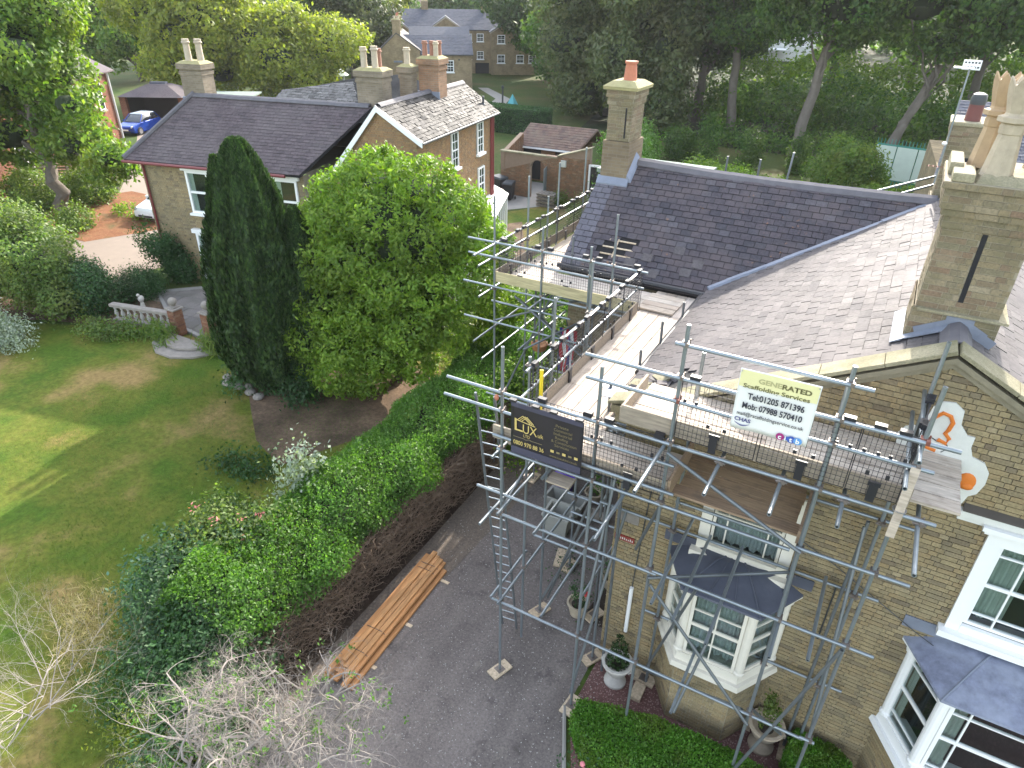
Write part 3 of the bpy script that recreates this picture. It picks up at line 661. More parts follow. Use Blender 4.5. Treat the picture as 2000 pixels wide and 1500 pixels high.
# a few slates replaced by paler ones, and the battens in the hole
for (x, y) in ((-4.55, 14.5), (-3.9, 14.75), (-4.9, 14.35), (-4.3, 14.2), (-3.6, 14.35), (-3.4, 14.55)):
    a = plG.p(*uvG(x, y), .022); ax = (plG.U, plG.V, plG.N); mb = MB(); mb.box(a, (.24, .2, .006), ax); part('replaced_slate', mb, SLATE, wr, label='paler replacement slate on the dark wing roof')
mb = MB()
for dv in (-.22, -.03, .17): mb.box(plG.p(hv[0] + .05, hv[1] + dv, .004), (.75, .035, .02), (plG.U, plG.V, plG.N))
mb.box(plG.p(hv[0], hv[1] - .05, .015), (.03, .5, .03), (plG.U, plG.V, plG.N))
part('batten', mb, PALEW, wr)
# ridges
def ridge_tiles(name, a, b, r, mat, parent, step=0.45, sag=0.0, rnd=random.Random(2)):
    a = Vector(a); b = Vector(b); n = max(1, int((b - a).length / step)); d = (b - a).normalized(); s = d.cross(Vector((0, 0, 1))).normalized()
    for k in range(n):
        p = a.lerp(b, k / n) - Vector((0, 0, sag * math.sin(math.pi * k / n))); q = a.lerp(b, (k + 1) / n) + d * .015 - Vector((0, 0, sag * math.sin(math.pi * (k + 1) / n)))
        m = MB(); h = rnd.uniform(0, .012); e = Vector((0, 0, 1))
        prof = [(-1.0, -.55), (-.55, .02), (0, .28), (.55, .02), (1.0, -.55)]
        A = [p + s * x * r + e * (z * r + h) for x, z in prof]; B = [q + s * x * r + e * (z * r + h) for x, z in prof]
        A2 = [v - e * .02 for v in A]; B2 = [v - e * .02 for v in B]; V = A + B + A2 + B2; F = []
        for i in range(4): F += [(i, i + 1, 5 + i + 1, 5 + i), (10 + i, 15 + i, 15 + i + 1, 10 + i + 1)]
        F += [(0, 5, 15, 10), (4, 14, 19, 9), (0, 10, 11, 1), (1, 11, 12, 2), (2, 12, 13, 3), (3, 13, 14, 4), (5, 6, 16, 15), (6, 7, 17, 16), (7, 8, 18, 17), (8, 9, 19, 18)]
        m.add(V, F); part(name, m, mat, parent)
RIDGE = m_simple('blue_grey_ridge_tile', (.105, .098, .108), 0.75, var=0.4, scale=5, bmp=0.004)
ridge_tiles('ridge_tile', (XR2, 8.62, APEX + .03), (XR2, 9.3, APEX + .03), .17, RIDGE, rf, .3)
ridge_tiles('ridge_tile', (XR2, 10.3, APEX + .03), (XR2, 17.3, APEX + .03), .17, RIDGE, rf, .45)
ridge_tiles('ridge_tile', (-5.75, YR, WRZ + .03), (.75, YR, WRZ + .03), .17, RIDGE, wr, .45, 0.07)
# lead valley between the two roofs
mb = MB(); a = Vector((-3.0, 14.1, 5.36)); b = Vector((.87, 16.5, WRZ + .0)); vr = random.Random(9)
n = 12
for k in range(n):
    p = a.lerp(b, k / n); q = a.lerp(b, (k + 1) / n + .004); d = (b - a).normalized(); s = d.cross(Vector((0, 0, 1))).normalized()
    w = .085 + vr.uniform(-.01, .012); z = Vector((0, 0, .045 + vr.uniform(0, .02)))
    mb.hexa([p - s * w, q - s * w, q + s * w, p + s * w, p - s * w * .6 + z, q - s * w * .6 + z, q + s * w * .6 + z, p + s * w * .6 + z])
part('valley_flashing', mb, LEADM, rf)
# gutter corner and downpipe at the foot of the valley
mb = MB(); mb.tube((-6.5, 13.9, 5.3), (-3.0, 13.9, 5.3), .06, seg=8); mb.tube((-3.06, 13.92, 5.28), (-3.06, 10.0, 5.26), .055, seg=8)
part('gutter', mb, BLACKP, house)
mb = MB(); mb.tube((-2.82, 14.05, 5.3), (-2.82, 14.05, 0), .045, seg=8); mb.box((-2.85, 14.0, 5.1), (.16, .16, .2)); part('downpipe', mb, BLACKP, house)
# stone coping of the front gable: one stone after another, with a moulded course under it
def coping(p, q, n, name, mat, w0, w1, t, parent, rnd=random.Random(8)):
    p = Vector(p); q = Vector(q); d = (q - p) / n; up = d.cross(Vector((0, 1, 0))).normalized()
    if up.z < 0: up = -up
    for k in range(n):
        a = p + d * k + d.normalized() * .004; b = p + d * (k + 1) - d.normalized() * .004; j = up * rnd.uniform(-.004, .004)
        y0, y1 = Vector((0, w0, 0)), Vector((0, w1, 0))
        m = MB(); m.hexa([a + y0 + j, b + y0 + j, b + y1 + j, a + y1 + j, a + y0 + up * t + j, b + y0 + up * t + j, b + y1 + up * t * 1.25 + j, a + y1 + up * t * 1.25 + j]); part(name, m, mat, parent, bevel=.006)
cz = APEX + .04
coping((-2.86, 8.3, rz(-2.86) + .05), (XR2, 8.3, cz + .01), 6, 'coping_stone', STONE, .02, .34, .05, house)
coping((5.05, 8.3, APEX - PIT * 3.97 + .05), (XR2, 8.3, cz + .01), 6, 'coping_stone', STONE, .02, .34, .05, house)
MOULD = m_simple('moulded_stone_course', (.20, .175, .12), 0.9, var=0.35, scale=6, bmp=0.01)
mb = MB()
for x0, x1 in ((-2.7, XR2), (XR_ + .05, XR2)):
    z0 = APEX - PIT * abs(XR2 - x0) ; z1 = APEX
    for dy, dz, h in ((-.07, -.04, .07), (-.03, -.12, .07)):
        mb.hexa([Vector((x0, YF + dy - .02, z0 + dz - h / 2)), Vector((x1, YF + dy - .02, z1 + dz - h / 2)), Vector((x1, YF + .02, z1 + dz - h / 2)), Vector((x0, YF + .02, z0 + dz - h / 2)),
                 Vector((x0, YF + dy - .02, z0 + dz + h / 2)), Vector((x1, YF + dy - .02, z1 + dz + h / 2)), Vector((x1, YF + .02, z1 + dz + h / 2)), Vector((x0, YF + .02, z0 + dz + h / 2))])
part('gable_moulding', mb, MOULD, house)
# broken kneeler at the left foot of the gable: corbel, loose slates and rubble
mb = MB(); mb.bb((-2.86, 8.22, 5.52), (-1.9, 8.46, 5.66)); mb.bb((-2.80, 8.26, 5.36), (-2.0, 8.44, 5.515)); mb.hexa([Vector((-2.9, 8.18, 5.67)), Vector((-1.8, 8.18, 6.0)), Vector((-1.8, 8.5, 6.0)), Vector((-2.9, 8.5, 5.67)), Vector((-2.9, 8.18, 5.72)), Vector((-1.8, 8.18, 6.08)), Vector((-1.8, 8.5, 6.08)), Vector((-2.9, 8.5, 5.72))])
part('kneeler_stone', mb, STONE, house, bevel=.008)
rr = random.Random(12)
for k in range(22):
    x = rr.uniform(-2.95, -2.25); y = rr.uniform(8.55, 9.35); c = Vector((x, y, rz(x) + .03 + rr.uniform(0, .07)))
    ax = Matrix.Rotation(rr.uniform(0, 6.3), 3, 'Z') @ Matrix.Rotation(rr.uniform(-.45, .3), 3, 'X')
    m = MB(); m.box(c, (rr.uniform(.12, .34), rr.uniform(.08, .2), .009 if k % 3 else .05), [ax @ Vector(e) for e in ((1, 0, 0), (0, 1, 0), (0, 0, 1))])
    part('loose_slate' if k % 3 else 'loose_mortar', m, SLATE if k % 3 else STONE, rf)
m = MB(); m.box((-2.95, 8.75, 5.55), (.52, .3, .015), [Matrix.Rotation(.5, 3, 'Z') @ Matrix.Rotation(.35, 3, 'Y') @ Vector(e) for e in ((1, 0, 0), (0, 1, 0), (0, 0, 1))]); part('lifted_lead_sheet', m, LEADM, rf)
m = MB(); m.box((-2.75, 8.4, 5.73), (.6, .22, .012), [Matrix.Rotation(-.1, 3, 'Y') @ Vector(e) for e in ((1, 0, 0), (0, 1, 0), (0, 0, 1))]); part('lifted_lead_sheet', m, LEADM, rf)
# short string course with the painted plaster patch
STR = MB(); STR.bb((1.62, YF - .10, 5.44), (XR_, YF + .02, 5.52)); STR.bb((1.70, YF - .06, 5.36), (XR_, YF + .02, 5.438)); part('white_string_course', STR, WHITES, house)
mb = MB(); mb.hexa([Vector((1.72, YF - .11, 5.522)), Vector((XR_, YF - .11, 5.522)), Vector((XR_, YF - .008, 5.522)), Vector((1.72, YF - .008, 5.522)), Vector((1.72, YF - .10, 5.54)), Vector((XR_, YF - .10, 5.535)), Vector((XR_, YF - .008, 5.585)), Vector((1.72, YF - .008, 5.585))]); part('lead_weathering', mb, m_simple('dark_weathering', (.07, .06, .05), .9, var=.3), house)
outl = [(.78, 6.30), (.84, 6.42), (.92, 6.46), (.99, 6.44), (1.02, 6.62), (1.04, 6.76), (1.12, 6.86), (1.24, 6.88), (1.35, 6.80), (1.37, 6.62), (1.42, 6.56), (1.47, 6.50), (1.55, 6.50), (1.55, 6.36), (1.60, 6.24), (1.74, 6.20), (1.82, 6.08), (1.83, 5.92), (1.79, 5.76), (1.72, 5.70), (1.68, 5.53), (1.45, 5.53), (1.15, 5.6), (.9, 5.8), (.82, 6.05)]
mb = MB(); mb.prism([Vector((x, YF, z)) for x, z in outl], Vector((0, -.010, 0)), Vector((0, -.035, 0)))
patch = part('plaster_patch', mb, WHITES, house, label='pale plaster patch with orange painted strokes on the gable')
def stroke(pts, w):
    m = MB(); m.path([(x, YF - .036, z) for x, z in pts], w, 6); return m
for pts, w in (([(1.05, 6.52), (1.09, 6.64), (1.16, 6.72), (1.24, 6.70), (1.285, 6.62), (1.27, 6.52), (1.25, 6.46), (1.31, 6.40), (1.30, 6.33), (1.20, 6.36)], .026), ([(1.10, 6.33), (1.09, 6.22), (1.22, 6.20)], .024), ([(1.05, 6.19), (1.03, 6.08)], .024)):
    part('painted_stroke', stroke(pts, w), ORANGEP, patch)
mb = MB(); mb.ell((1.64, YF - .036, 5.90), (.10, .03, .12), 14, 8); mb.ell((1.66, YF - .05, 5.84), (.07, .03, .05), 12, 6); part('painted_blob', mb, ORANGEP, patch, smooth=True)
mb = MB(); mb.ell((1.33, YF - .036, 6.09), (.13, .02, .05), 14, 8); part('painted_blob', mb, ORANGEP, patch, smooth=True)
mb = MB(); mb.path([(1.14, YF - .036, 6.36), (1.2, YF - .036, 6.33), (1.3, YF - .036, 6.33), (1.34, YF - .036, 6.27), (1.28, YF - .036, 6.2)], .007, 5); part('painted_stroke', mb, DKGREY, patch)

# ------------------------------------------------------------------ chimneys of the main house
def stack(x0, x1, y0, y1, z0, z1, levels, slots=(), core=MORTAR, mat=BUFFL, parent=None, name='chimney', faces='FL', cover=None, skew=0):
    """brick shaft; levels = [(z from, z to, how far it steps out)]"""
    mb = MB()
    for za, zb, e in levels: mb.bb((x0 - e, y0 - e, za), (x1 + e, y1 + e, zb))
    ch = part(name, mb, core, parent)
    for za, zb, e in levels:
        hs = [(a - x0 + e, b - x0 + e, 0, zb - za) if False else (a - (x0 - e), b - (x0 - e), c - za, d - za) for (a, b, c, d) in slots if e <= 0.001]
        if 'F' in faces:
            pl = Plane((x0 - e, y0 - e, za), (1, 0, 0), (0, 0, 1)); cover.add(pl, lay_bricks(pl, [(0, 0), (x1 - x0 + 2 * e, 0), (x1 - x0 + 2 * e, zb - za), (0, zb - za)], hs, proud=.008, rnd=random.Random(int(za * 100))), ch, mat)
        if 'L' in faces:
            pl = Plane((x0 - e, y1 + e, za), (0, -1, 0), (0, 0, 1)); cover.add(pl, lay_bricks(pl, [(0, 0), (y1 - y0 + 2 * e, 0), (y1 - y0 + 2 * e, zb - za), (0, zb - za)], (), proud=.008, rnd=random.Random(int(za * 90))), ch, mat)
        if 'R' in faces:
            pl = Plane((x1 + e, y0 - e, za), (0, 1, 0), (0, 0, 1)); cover.add(pl, lay_bricks(pl, [(0, 0), (y1 - y0 + 2 * e, 0), (y1 - y0 + 2 * e, zb - za), (0, zb - za)], (), proud=.008, rnd=random.Random(int(za * 80))), ch, mat)
    return ch
C1 = stack(.58, 1.46, 9.3, 10.25, 6.9, 9.2, [(6.9, 7.62, .03), (7.62, 8.62, 0), (8.62, 8.77, .03), (8.77, 8.85, .07), (8.85, 9.08, .10), (9.08, 9.16, .14)], slots=[(.99, 1.04, 7.75, 8.6)], parent=house, cover=BR)
# near-black strip on the face paints the shade of the slot's recess
mb = MB(); mb.bb((.99, 9.29, 7.76), (1.045, 9.298, 8.6)); part('chimney_slot_shade', mb, ROOM, C1)
mb = MB(); mb.bb((.60, 9.22, 7.60), (1.56, 10.3, 7.63)); part('chimney_ledge', mb, STONE, C1)
# leaning stone slabs on the top
mb = MB(); mb.bb((.50, 9.16, 9.162), (.72, 9.7, 9.26)); part('flaunching_stone', mb, STONE, C1, bevel=.015)
mb = MB(); mb.hexa([Vector((.74, 9.2, 9.162)), Vector((1.62, 9.2, 9.162)), Vector((1.62, 10.35, 9.162)), Vector((.74, 10.35, 9.162)), Vector((.80, 9.32, 9.25)), Vector((1.5, 9.32, 9.25)), Vector((1.5, 10.2, 9.25)), Vector((.80, 10.2, 9.25))]); part('flaunching', mb, STONE, C1)
mb = MB(); mb.bb((.46, 9.55, 9.163), (.60, 10.3, 9.30)); part('flaunching_stone', mb, STONE, C1, bevel=.015)
def crown_pot(c, s, mat, parent, spikes=8, name='chimney_pot'):
    mb = MB(); prof = [(.17, 0), (.16, .02), (.115, .44), (.125, .45), (.13, .52), (.12, .55), (.175, .57), (.175, .62), (.125, .635), (.115, .66), (.125, .70), (.155, .82), (.175, .93), (.16, .93)]
    mb.lathe(c, [(r * s, h * s) for r, h in prof], 8)
    c = Vector(c)
    for k in range(spikes):
        a0 = 2 * math.pi * k / spikes; a1 = 2 * math.pi * (k + 1) / spikes; am = (a0 + a1) / 2
        P = lambda a, r, h: c + Vector((math.cos(a) * r * s, math.sin(a) * r * s, h * s))
        mb.add([P(a0, .172, .92), P(a1, .172, .92), P(am, .185, 1.01), P(a0, .145, .92), P(a1, .145, .92), P(am, .165, 1.01)], [(0, 1, 2), (5, 4, 3), (1, 4, 5, 2), (0, 2, 5, 3), (0, 3, 4, 1)])
    return part(name, mb, mat, parent)
crown_pot((.92, 9.46, 9.22), 1.0, POTST, C1)
crown_pot((.80, 9.95, 9.22), 1.0, TERRAP, C1)
crown_pot((1.34, 9.46, 9.22), 1.0, POTST, C1)
crown_pot((1.34, 9.95, 9.22), .95, POTST, C1)
mb = MB()
for k in range(4):
    s = 1 if k < 2 else -1
for k_, (x, z, w) in enumerate(((1.08, 7.50, .30), (.90, 7.42, .26), (1.26, 7.42, .26), (1.40, 7.33, .2), (.74, 7.34, .22))):
    mb.box((x, 9.252 - .004 * k_, z + .02), (w, .003, .13), [Matrix.Rotation((.48 if x < 1.05 else -.48 if x > 1.1 else 0) * -1, 3, 'Y') @ Vector(e) for e in ((1, 0, 0), (0, 1, 0), (0, 0, 1))])
part('step_flashing', mb, LEADM, C1)
mb = MB(); mb.hexa([plL.p(*uvL(.43, 10.2), .03), plL.p(*uvL(.43, 9.12), .03), plL.p(*uvL(.54, 9.12), .03), plL.p(*uvL(.54, 10.2), .03), plL.p(*uvL(.43, 10.2), .04), plL.p(*uvL(.43, 9.12), .04), plL.p(*uvL(.56, 9.12), .055), plL.p(*uvL(.56, 10.2), .055)])
mb.hexa([plL.p(*uvL(.44, 9.255), .031), plL.p(*uvL(.44, 9.15), .031), plL.p(*uvL(1.0, 9.15), .031), plL.p(*uvL(1.0, 9.255), .031), plL.p(*uvL(.44, 9.255), .046), plL.p(*uvL(.44, 9.15), .044), plL.p(*uvL(1.0, 9.15), .044), plL.p(*uvL(1.0, 9.255), .08)])
part('lead_apron', mb, LEADM, C1)
# rear chimney with a cowled red pot, mast and aerials
C2 = stack(.66, 1.42, 16.6, 17.45, 6.6, 8.9, [(6.6, 7.25, .04), (7.25, 8.2, 0), (8.2, 8.55, .03), (8.55, 8.72, .06)], slots=[(.94, 1.07, 7.5, 8.15)], parent=house, cover=BR)
mb = MB(); mb.bb((.94, 16.59, 7.52), (1.07, 16.598, 8.14)); part('chimney_slot_shade', mb, ROOM, C2)  # shade of the rear chimney's slot, painted as a strip
mb = MB(); mb.bb((.57, 16.51, 8.722), (1.51, 17.54, 8.80)); part('flaunching', mb, STONE, C2, bevel=.02)
mb = MB(); mb.lathe((.93, 16.85, 8.80), [(.14, 0), (.13, .30)], 16); pot = part('chimney_pot', mb, DARKRP, C2, smooth=True); 
mb = MB(); mb.lathe((.93, 16.85, 9.1), [(.135, 0), (.14, .12), (.12, .18), (.06, .21)], 16); part('pot_cowl', mb, DKGREY, C2, smooth=True)
# wing chimney
BR2 = Cover('wing_chimney_brick', 'wing_chimney_courses', 240)
C3 = stack(-6.38, -5.80, 16.02, 16.8, 6.1, 8.95, [(7.80, 8.59, 0), (8.59, 8.75, .03), (8.75, 8.92, .06)], slots=[(-5.95, -5.92, 7.85, 8.55)], parent=house, cover=BR2, faces='FLR')
mb = MB(); mb.bb((-5.955, 16.01, 7.86), (-5.915, 16.018, 8.54)); part('chimney_slot_shade', mb, ROOM, C3)  # strip painting the shade in the wing chimney's slot
C3b = stack(-6.44, -5.76, 15.96, 16.9, 6.1, 7.79, [(6.1, 7.79, 0)], parent=house, cover=BR2, faces='', name='chimney_base')
C3b.data.materials[0] = m_walltex('olive_brown_chimney_brick', 0, (.20, .155, .10), (.15, .115, .075), (.19, .16, .12))
mb = MB(); mb.hexa([Vector((-6.52, 15.88, 8.99)), Vector((-5.66, 15.88, 8.99)), Vector((-5.66, 16.95, 8.99)), Vector((-6.52, 16.95, 8.99)), Vector((-6.36, 16.08, 9.10)), Vector((-5.82, 16.08, 9.10)), Vector((-5.82, 16.75, 9.10)), Vector((-6.36, 16.75, 9.10))]); mb.bb((-6.51, 15.89, 8.925), (-5.67, 16.94, 8.988))
LICH = m_simple('lichened_mortar_cap', (.30, .27, .13), 0.95, var=0.35, scale=9, bmp=0.02); part('flaunching', mb, LICH, C3)
mb = MB(); mb.lathe((-6.06, 16.4, 9.06), [(.17, 0), (.155, .05), (.125, .38), (.15, .39), (.15, .44)], 20); part('chimney_pot', mb, TERRA, C3, smooth=True)
BR2.flush()
mb = MB(); mb.hexa([Vector((-5.78, 15.95, 6.88)), Vector((-5.64, 15.95, 6.88)), Vector((-5.64, 16.5, 7.33)), Vector((-5.78, 16.5, 7.33)), Vector((-5.76, 15.95, 7.04)), Vector((-5.68, 15.95, 6.97)), Vector((-5.68, 16.5, 7.42)), Vector((-5.76, 16.5, 7.5))]); mb.hexa([Vector((-6.5, 15.86, 6.78)), Vector((-5.7, 15.86, 6.78)), Vector((-5.7, 15.97, 6.88)), Vector((-6.5, 15.97, 6.88)), Vector((-6.5, 15.86, 6.82)), Vector((-5.7, 15.86, 6.82)), Vector((-5.7, 15.97, 6.98)), Vector((-6.5, 15.97, 6.98))]); part('lead_flashing', mb, LEADM, wr)
mb = MB(); mb.bb((-8.4, 20.5, 5.9), (-5.2, 22.7, 6.02)); part('flat_felt_roof', mb, FELT, house)

# ------------------------------------------------------------------ bay windows and sashes
LEADW = m_pieces('weathered_bay_lead', [(0, (.17, .185, .25)), (1, (.17, .185, .25))], 0.42, (.33, .36, .43), .75, 1.6, .004, .4, 9)
def fr(o, U, N, W_):   # local frame: along wall, out of wall, up
    return lambda u, n, z: Vector((o[0], o[1], 0)) + U * u + N * n + Vector((0, 0, z))
def sash(prefix_parent, o, U, Nn, u0, u1, z0, z1, cols, rows, mat, depth=.05, bar=.022, rail=.045, mid=True, curtain=None, pane_grid=None, room=True, drop=.9):
    """a glazed window: frame, glazing bars, glass and what hangs behind it, all parts of the window"""
    F = fr(o, U, Nn, None)
    def bxx(mb, ua, ub, za, zb, na, nb):
        P = [F(ua, na, za), F(ub, na, za), F(ub, nb, za), F(ua, nb, za), F(ua, na, zb), F(ub, na, zb), F(ub, nb, zb), F(ua, nb, zb)]; mb.hexa(P)
    mb = MB(); e = rail
    bxx(mb, u0, u0 + e, z0, z1, -depth, 0); bxx(mb, u1 - e, u1, z0, z1, -depth, 0); bxx(mb, u0 + e, u1 - e, z0, z0 + e, -depth, 0); bxx(mb, u0 + e, u1 - e, z1 - e, z1, -depth, 0)
    w = part('window', mb, mat, prefix_parent)
    mb = MB(); a0, a1, b0, b1 = u0 + e, u1 - e, z0 + e, z1 - e
    us = cols if isinstance(cols, (list, tuple)) else [k / cols for k in range(1, cols)]
    zs = rows if isinstance(rows, (list, tuple)) else [k / rows for k in range(1, rows)]
    for f_ in us: c = a0 + (a1 - a0) * f_; bxx(mb, c - bar / 2, c + bar / 2, b0, b1, -depth * .8, -depth * .2)
    for f_ in zs:
        c = b0 + (b1 - b0) * f_; hb = rail * .55 if (mid and abs(f_ - .5) < .02) else bar / 2
        bxx(mb, a0, a1, c - hb, c + hb, -depth * .85, -depth * .12)
    if mb.v: part('glazing_bar', mb, mat, w)
    mb = MB(); bxx(mb, a0, a1, b0, b1, -depth * .62, -depth * .52); part('pane', mb, GLASS, w)
    if curtain:
        mb = MB(); n = max(6, int((a1 - a0) / .025)); zt = b1; V = []; Fc = []
        parts = curtain[1] if len(curtain) > 1 else [(0, 1)]
        for fa, fb in parts:
            b = len(V); m_ = max(6, int((fb - fa) * (a1 - a0) / .02))
            for k in range(m_ + 1):
                u = a0 + (a1 - a0) * (fa + (fb - fa) * k / m_); nn = -depth - .05 + .018 * math.sin(k * 1.9) + .006 * math.sin(k * .7)
                zb_ = b0 + (b1 - b0) * (1 - drop) + .03 * math.sin(k * .8)
                V += [F(u, nn, zt), F(u, nn, zb_)]
            Fc += [(b + 2 * k, b + 2 * k + 1, b + 2 * k + 3, b + 2 * k + 2) for k in range(m_)]
        mb.add(V, Fc); part('curtain', mb, curtain[0], w)
    if room:
        mb = MB(); bxx(mb, a0, a1, b0, b1, -depth - .22, -depth - .20); part('dark_interior', mb, ROOM, w)
    return w
X_, Y_ = Vector((1, 0, 0)), Vector((0, 1, 0))
def bay(x0, x1, proj, cham, zs, zh, zr, mat, cols_front, rows, cols_side, curt, plinth_top, nm, drop=.9, rows_side=None, flare=.0):
    """canted bay: brick base, sill, corner posts, three sashes, cornice and a lead roof"""
    pts = [Vector((x0, YF, 0)), Vector((x0 + cham, YF - proj, 0)), Vector((x1 - cham, YF - proj, 0)), Vector((x1, YF, 0))]
    mb = MB(); mb.prism([p + Vector((0, 0, 0)) for p in pts], Vector(), Vector((0, 0, plinth_top)))
    b = part('bay_window', mb, MORTAR, house, label=nm)
    for i in range(3):
        p, q = pts[i], pts[i + 1]; pl = Plane(p, q - p, (0, 0, 1)); ln = (q - p).length
        BR.add(pl, lay_bricks(pl, [(0, 0), (ln, 0), (ln, plinth_top - .01), (0, plinth_top - .01)], (), rnd=random.Random(i)), b, BUFF)
    def ring(off, za, zb, name, m_, off2=None):
        off2 = off if off2 is None else off2; k = off * .5
        A = [Vector((x0 - off, YF, za)), Vector((x0 + cham - k, YF - proj - off, za)), Vector((x1 - cham + k, YF - proj - off, za)), Vector((x1 + off, YF, za))]
        k2 = off2 * .5
        B = [Vector((x0 - off2, YF, zb)), Vector((x0 + cham - k2, YF - proj - off2, zb)), Vector((x1 - cham + k2, YF - proj - off2, zb)), Vector((x1 + off2, YF, zb))]
        mb = MB(); mb.add(A + B, [(3, 2, 1, 0), (4, 5, 6, 7), (0, 1, 5, 4), (1, 2, 6, 5), (2, 3, 7, 6), (3, 0, 4, 7)]); return part(name, mb, m_, b)
    ring(.12, plinth_top, plinth_top + .10, 'bay_sill', mat, .10); ring(.04, plinth_top + .101, zs, 'bay_apron', mat, .02)
    # corner posts
    for i, p in enumerate(pts):
        mb = MB(); inx = Vector((.05 if i == 0 else -.05 if i == 3 else 0, .0 if i in (0, 3) else .04, 0)); c = p + inx + Vector((0, -.03 if i in (0, 3) else 0, 0)); r = .075
        mb.lathe((c.x, c.y, zs), [(r * 1.25, 0), (r * 1.25, .05), (r, .07), (r, zh - zs - .12), (r * 1.35, zh - zs - .10), (r * 1.35, zh - zs - .02)], 12); part('corner_post', mb, mat, b)
    for i in range(3):
        p, q = pts[i], pts[i + 1]; U = (q - p).normalized(); Nn = Vector((U.y, -U.x, 0)); ln = (q - p).length
        side_ = i != 1
        sash(b, (p.x, p.y), U, Nn, .07, ln - .07, zs, zh - .03, cols_side if side_ else cols_front, (rows_side or rows) if side_ else rows, mat, curtain=curt, drop=drop, rail=.05)
    ring(.07, zh - .03, zh + .03, 'bay_cornice', mat, .12); ring(.14, zh + .031, zh + .07, 'bay_cornice', mat, .14)
    # lead roof: curved fall from the wall to the eaves
    prof = [(.18, zh + .071), (.17, zh + .10), (.02, zh + .16), (-.18, zh + .26), (-.42, zh + .36), (-.62 if proj > .6 else -.5, zr)]
    mb = MB(); V = []
    for off, z in prof:
        k = off * .6
        V += [Vector((x0 - off * .8 - (0.0 if off > 0 else .0), YF + .0, z if off > 0 else z)), Vector((x0 + cham - k, YF - proj - off, z)), Vector((x1 - cham + k, YF - proj - off, z)), Vector((x1 + off * .8, YF, z))]
    F_ = []
    for j in range(len(prof) - 1):
        for i in range(3): F_.append((j * 4 + i, j * 4 + i + 1, (j + 1) * 4 + i + 1, (j + 1) * 4 + i))
    n4 = (len(prof) - 1) * 4; F_.append((n4, n4 + 1, n4 + 2, n4 + 3)); mb.add(V, F_)
    rl = part('lead_roof', mb, LEADD if mat is CREAM else LEADW, b, smooth=True)
    mb = MB()
    for i in (1, 2):
        mb.path([V[j * 4 + i] + Vector((0, 0, .008)) for j in range(len(prof))], .014, 6)
    m_ = (V[1] + V[2]) / 2
    if mat is CREAM: 
        for f_ in (.32, .68): mb.path([V[j * 4 + 1].lerp(V[j * 4 + 2], f_) + Vector((0, 0, .006)) for j in range(len(prof))], .010, 6)
    part('lead_roll', mb, LEADD if mat is CREAM else LEADM, rl)
    mb = MB(); mb.bb((x0 - .22, YF - .03, zr - .02 - .08), (x1 + .22, YF - .012, zr + .10)); part('lead_upstand', mb, LEADD if mat is CREAM else LEADM, rl)
    return b
bay(-1.58, .22, .62, .42, 1.72, 3.12, 3.45, CREAM, 2, 4, [], (CURT,), 1.45, 'cream canted bay window with dark lead roof behind the scaffold poles', drop=.93)
bay(1.85, 4.15, .72, .45, 1.58, 3.06, 3.46, WHITE, [.17, .83], [.05, .5, .88], [], (CURTP, [(0, .16)]), 1.30, 'white canted bay window with pale lead roof at the lower right', drop=.95, rows_side=[.12, .5, .88])
# upper windows
def surround(x0, x1, z0, z1, mat, parent, w=.16, d=.05, head=.22, sill=True, cap=False):
    mb = MB(); mb.bb((x0 - w * 0, YF - d, z0), (x0 + w, YF + .0, z1)); mb.bb((x1 - w, YF - d, z0), (x1, YF + .0, z1)); mb.bb((x0 + w, YF - d, z1 - head), (x1 - w, YF + .0, z1)); s = part('window_surround', mb, mat, parent)
    mb = MB(); mb.bb((x0 - .07, YF - .16, z0 - .10), (x1 + .07, YF, z0 - .001)); mb.bb((x0 + w + .001, YF - .06, z0), (x1 - w - .001, YF, z0 + .12)); part('window_sill', mb, mat, s)
    if cap:
        mb = MB(); mb.bb((x0 - .10, YF - .14, z1 + .001), (x1 + .10, YF, z1 + .06)); mb.bb((x0 - .06, YF - .09, z1 - .06), (x1 + .06, YF - .052, z1)); part('window_head', mb, mat, s)
    return s
surround(-1.30, .06, 3.44, 4.9, CREAM, house)
sash(house, (-1.30, YF + .0), X_, -Y_, .17, 1.19, 3.56, 4.75, [.18, .82], [.5], CREAM, curtain=(CURT,), drop=1.0)
surround(2.08, 3.75, 3.62, 5.34, WHITE, house, cap=True)
sash(house, (2.08, YF + .0), X_, -Y_, .17, 1.50, 3.75, 5.15, [.22, .78], [.12, .5, .88], WHITE, curtain=(CURTP, [(0, .28), (.78, 1)]), drop=.95)
# wall plates, pipe and cable
mb = MB(); mb.bb((-2.62, YF - .03, 3.40), (-2.25, YF - .008, 3.60)); part('stone_name_plaque', mb, STONEG, house)
mb = MB(); mb.bb((-2.62, YF - .03, 2.98), (-2.28, YF - .008, 3.09)); pq = part('red_name_plate', mb, m_simple('dull_red_plate', (.22, .035, .025), .6), house)
mb = MB(); rr = random.Random(3)
for k in range(9): mb.bb((-2.59 + k * .034, YF - .034, 3.01), (-2.575 + k * .034, YF - .031, 3.01 + rr.uniform(.03, .055)))
part('plate_lettering', mb, WHITES, pq)
mb = MB(); mb.tube((-2.20, YF - .06, .95), (-2.20, YF - .06, 2.05), .035, seg=10); part('white_wall_pipe', mb, WHITE, house)
mb = MB(); mb.path([(-2.2, YF - .04, 2.05), (-2.19, YF - .02, 2.6), (-2.16, YF - .02, 3.4), (-2.1, YF - .02, 4.6)], .01, 5); mb.path([(-.2, YF - .03, 4.35), (.6, YF - .04, 4.0), (1.8, YF - .06, 3.35), (3.4, YF - .5, 2.95)], .007, 5); mb.path([(.72, YF - .02, 3.6), (.72, YF - .02, 2.5)], .012, 5); part('wall_cable', mb, DKGREY, house)
BR.flush(); SLC.flush()
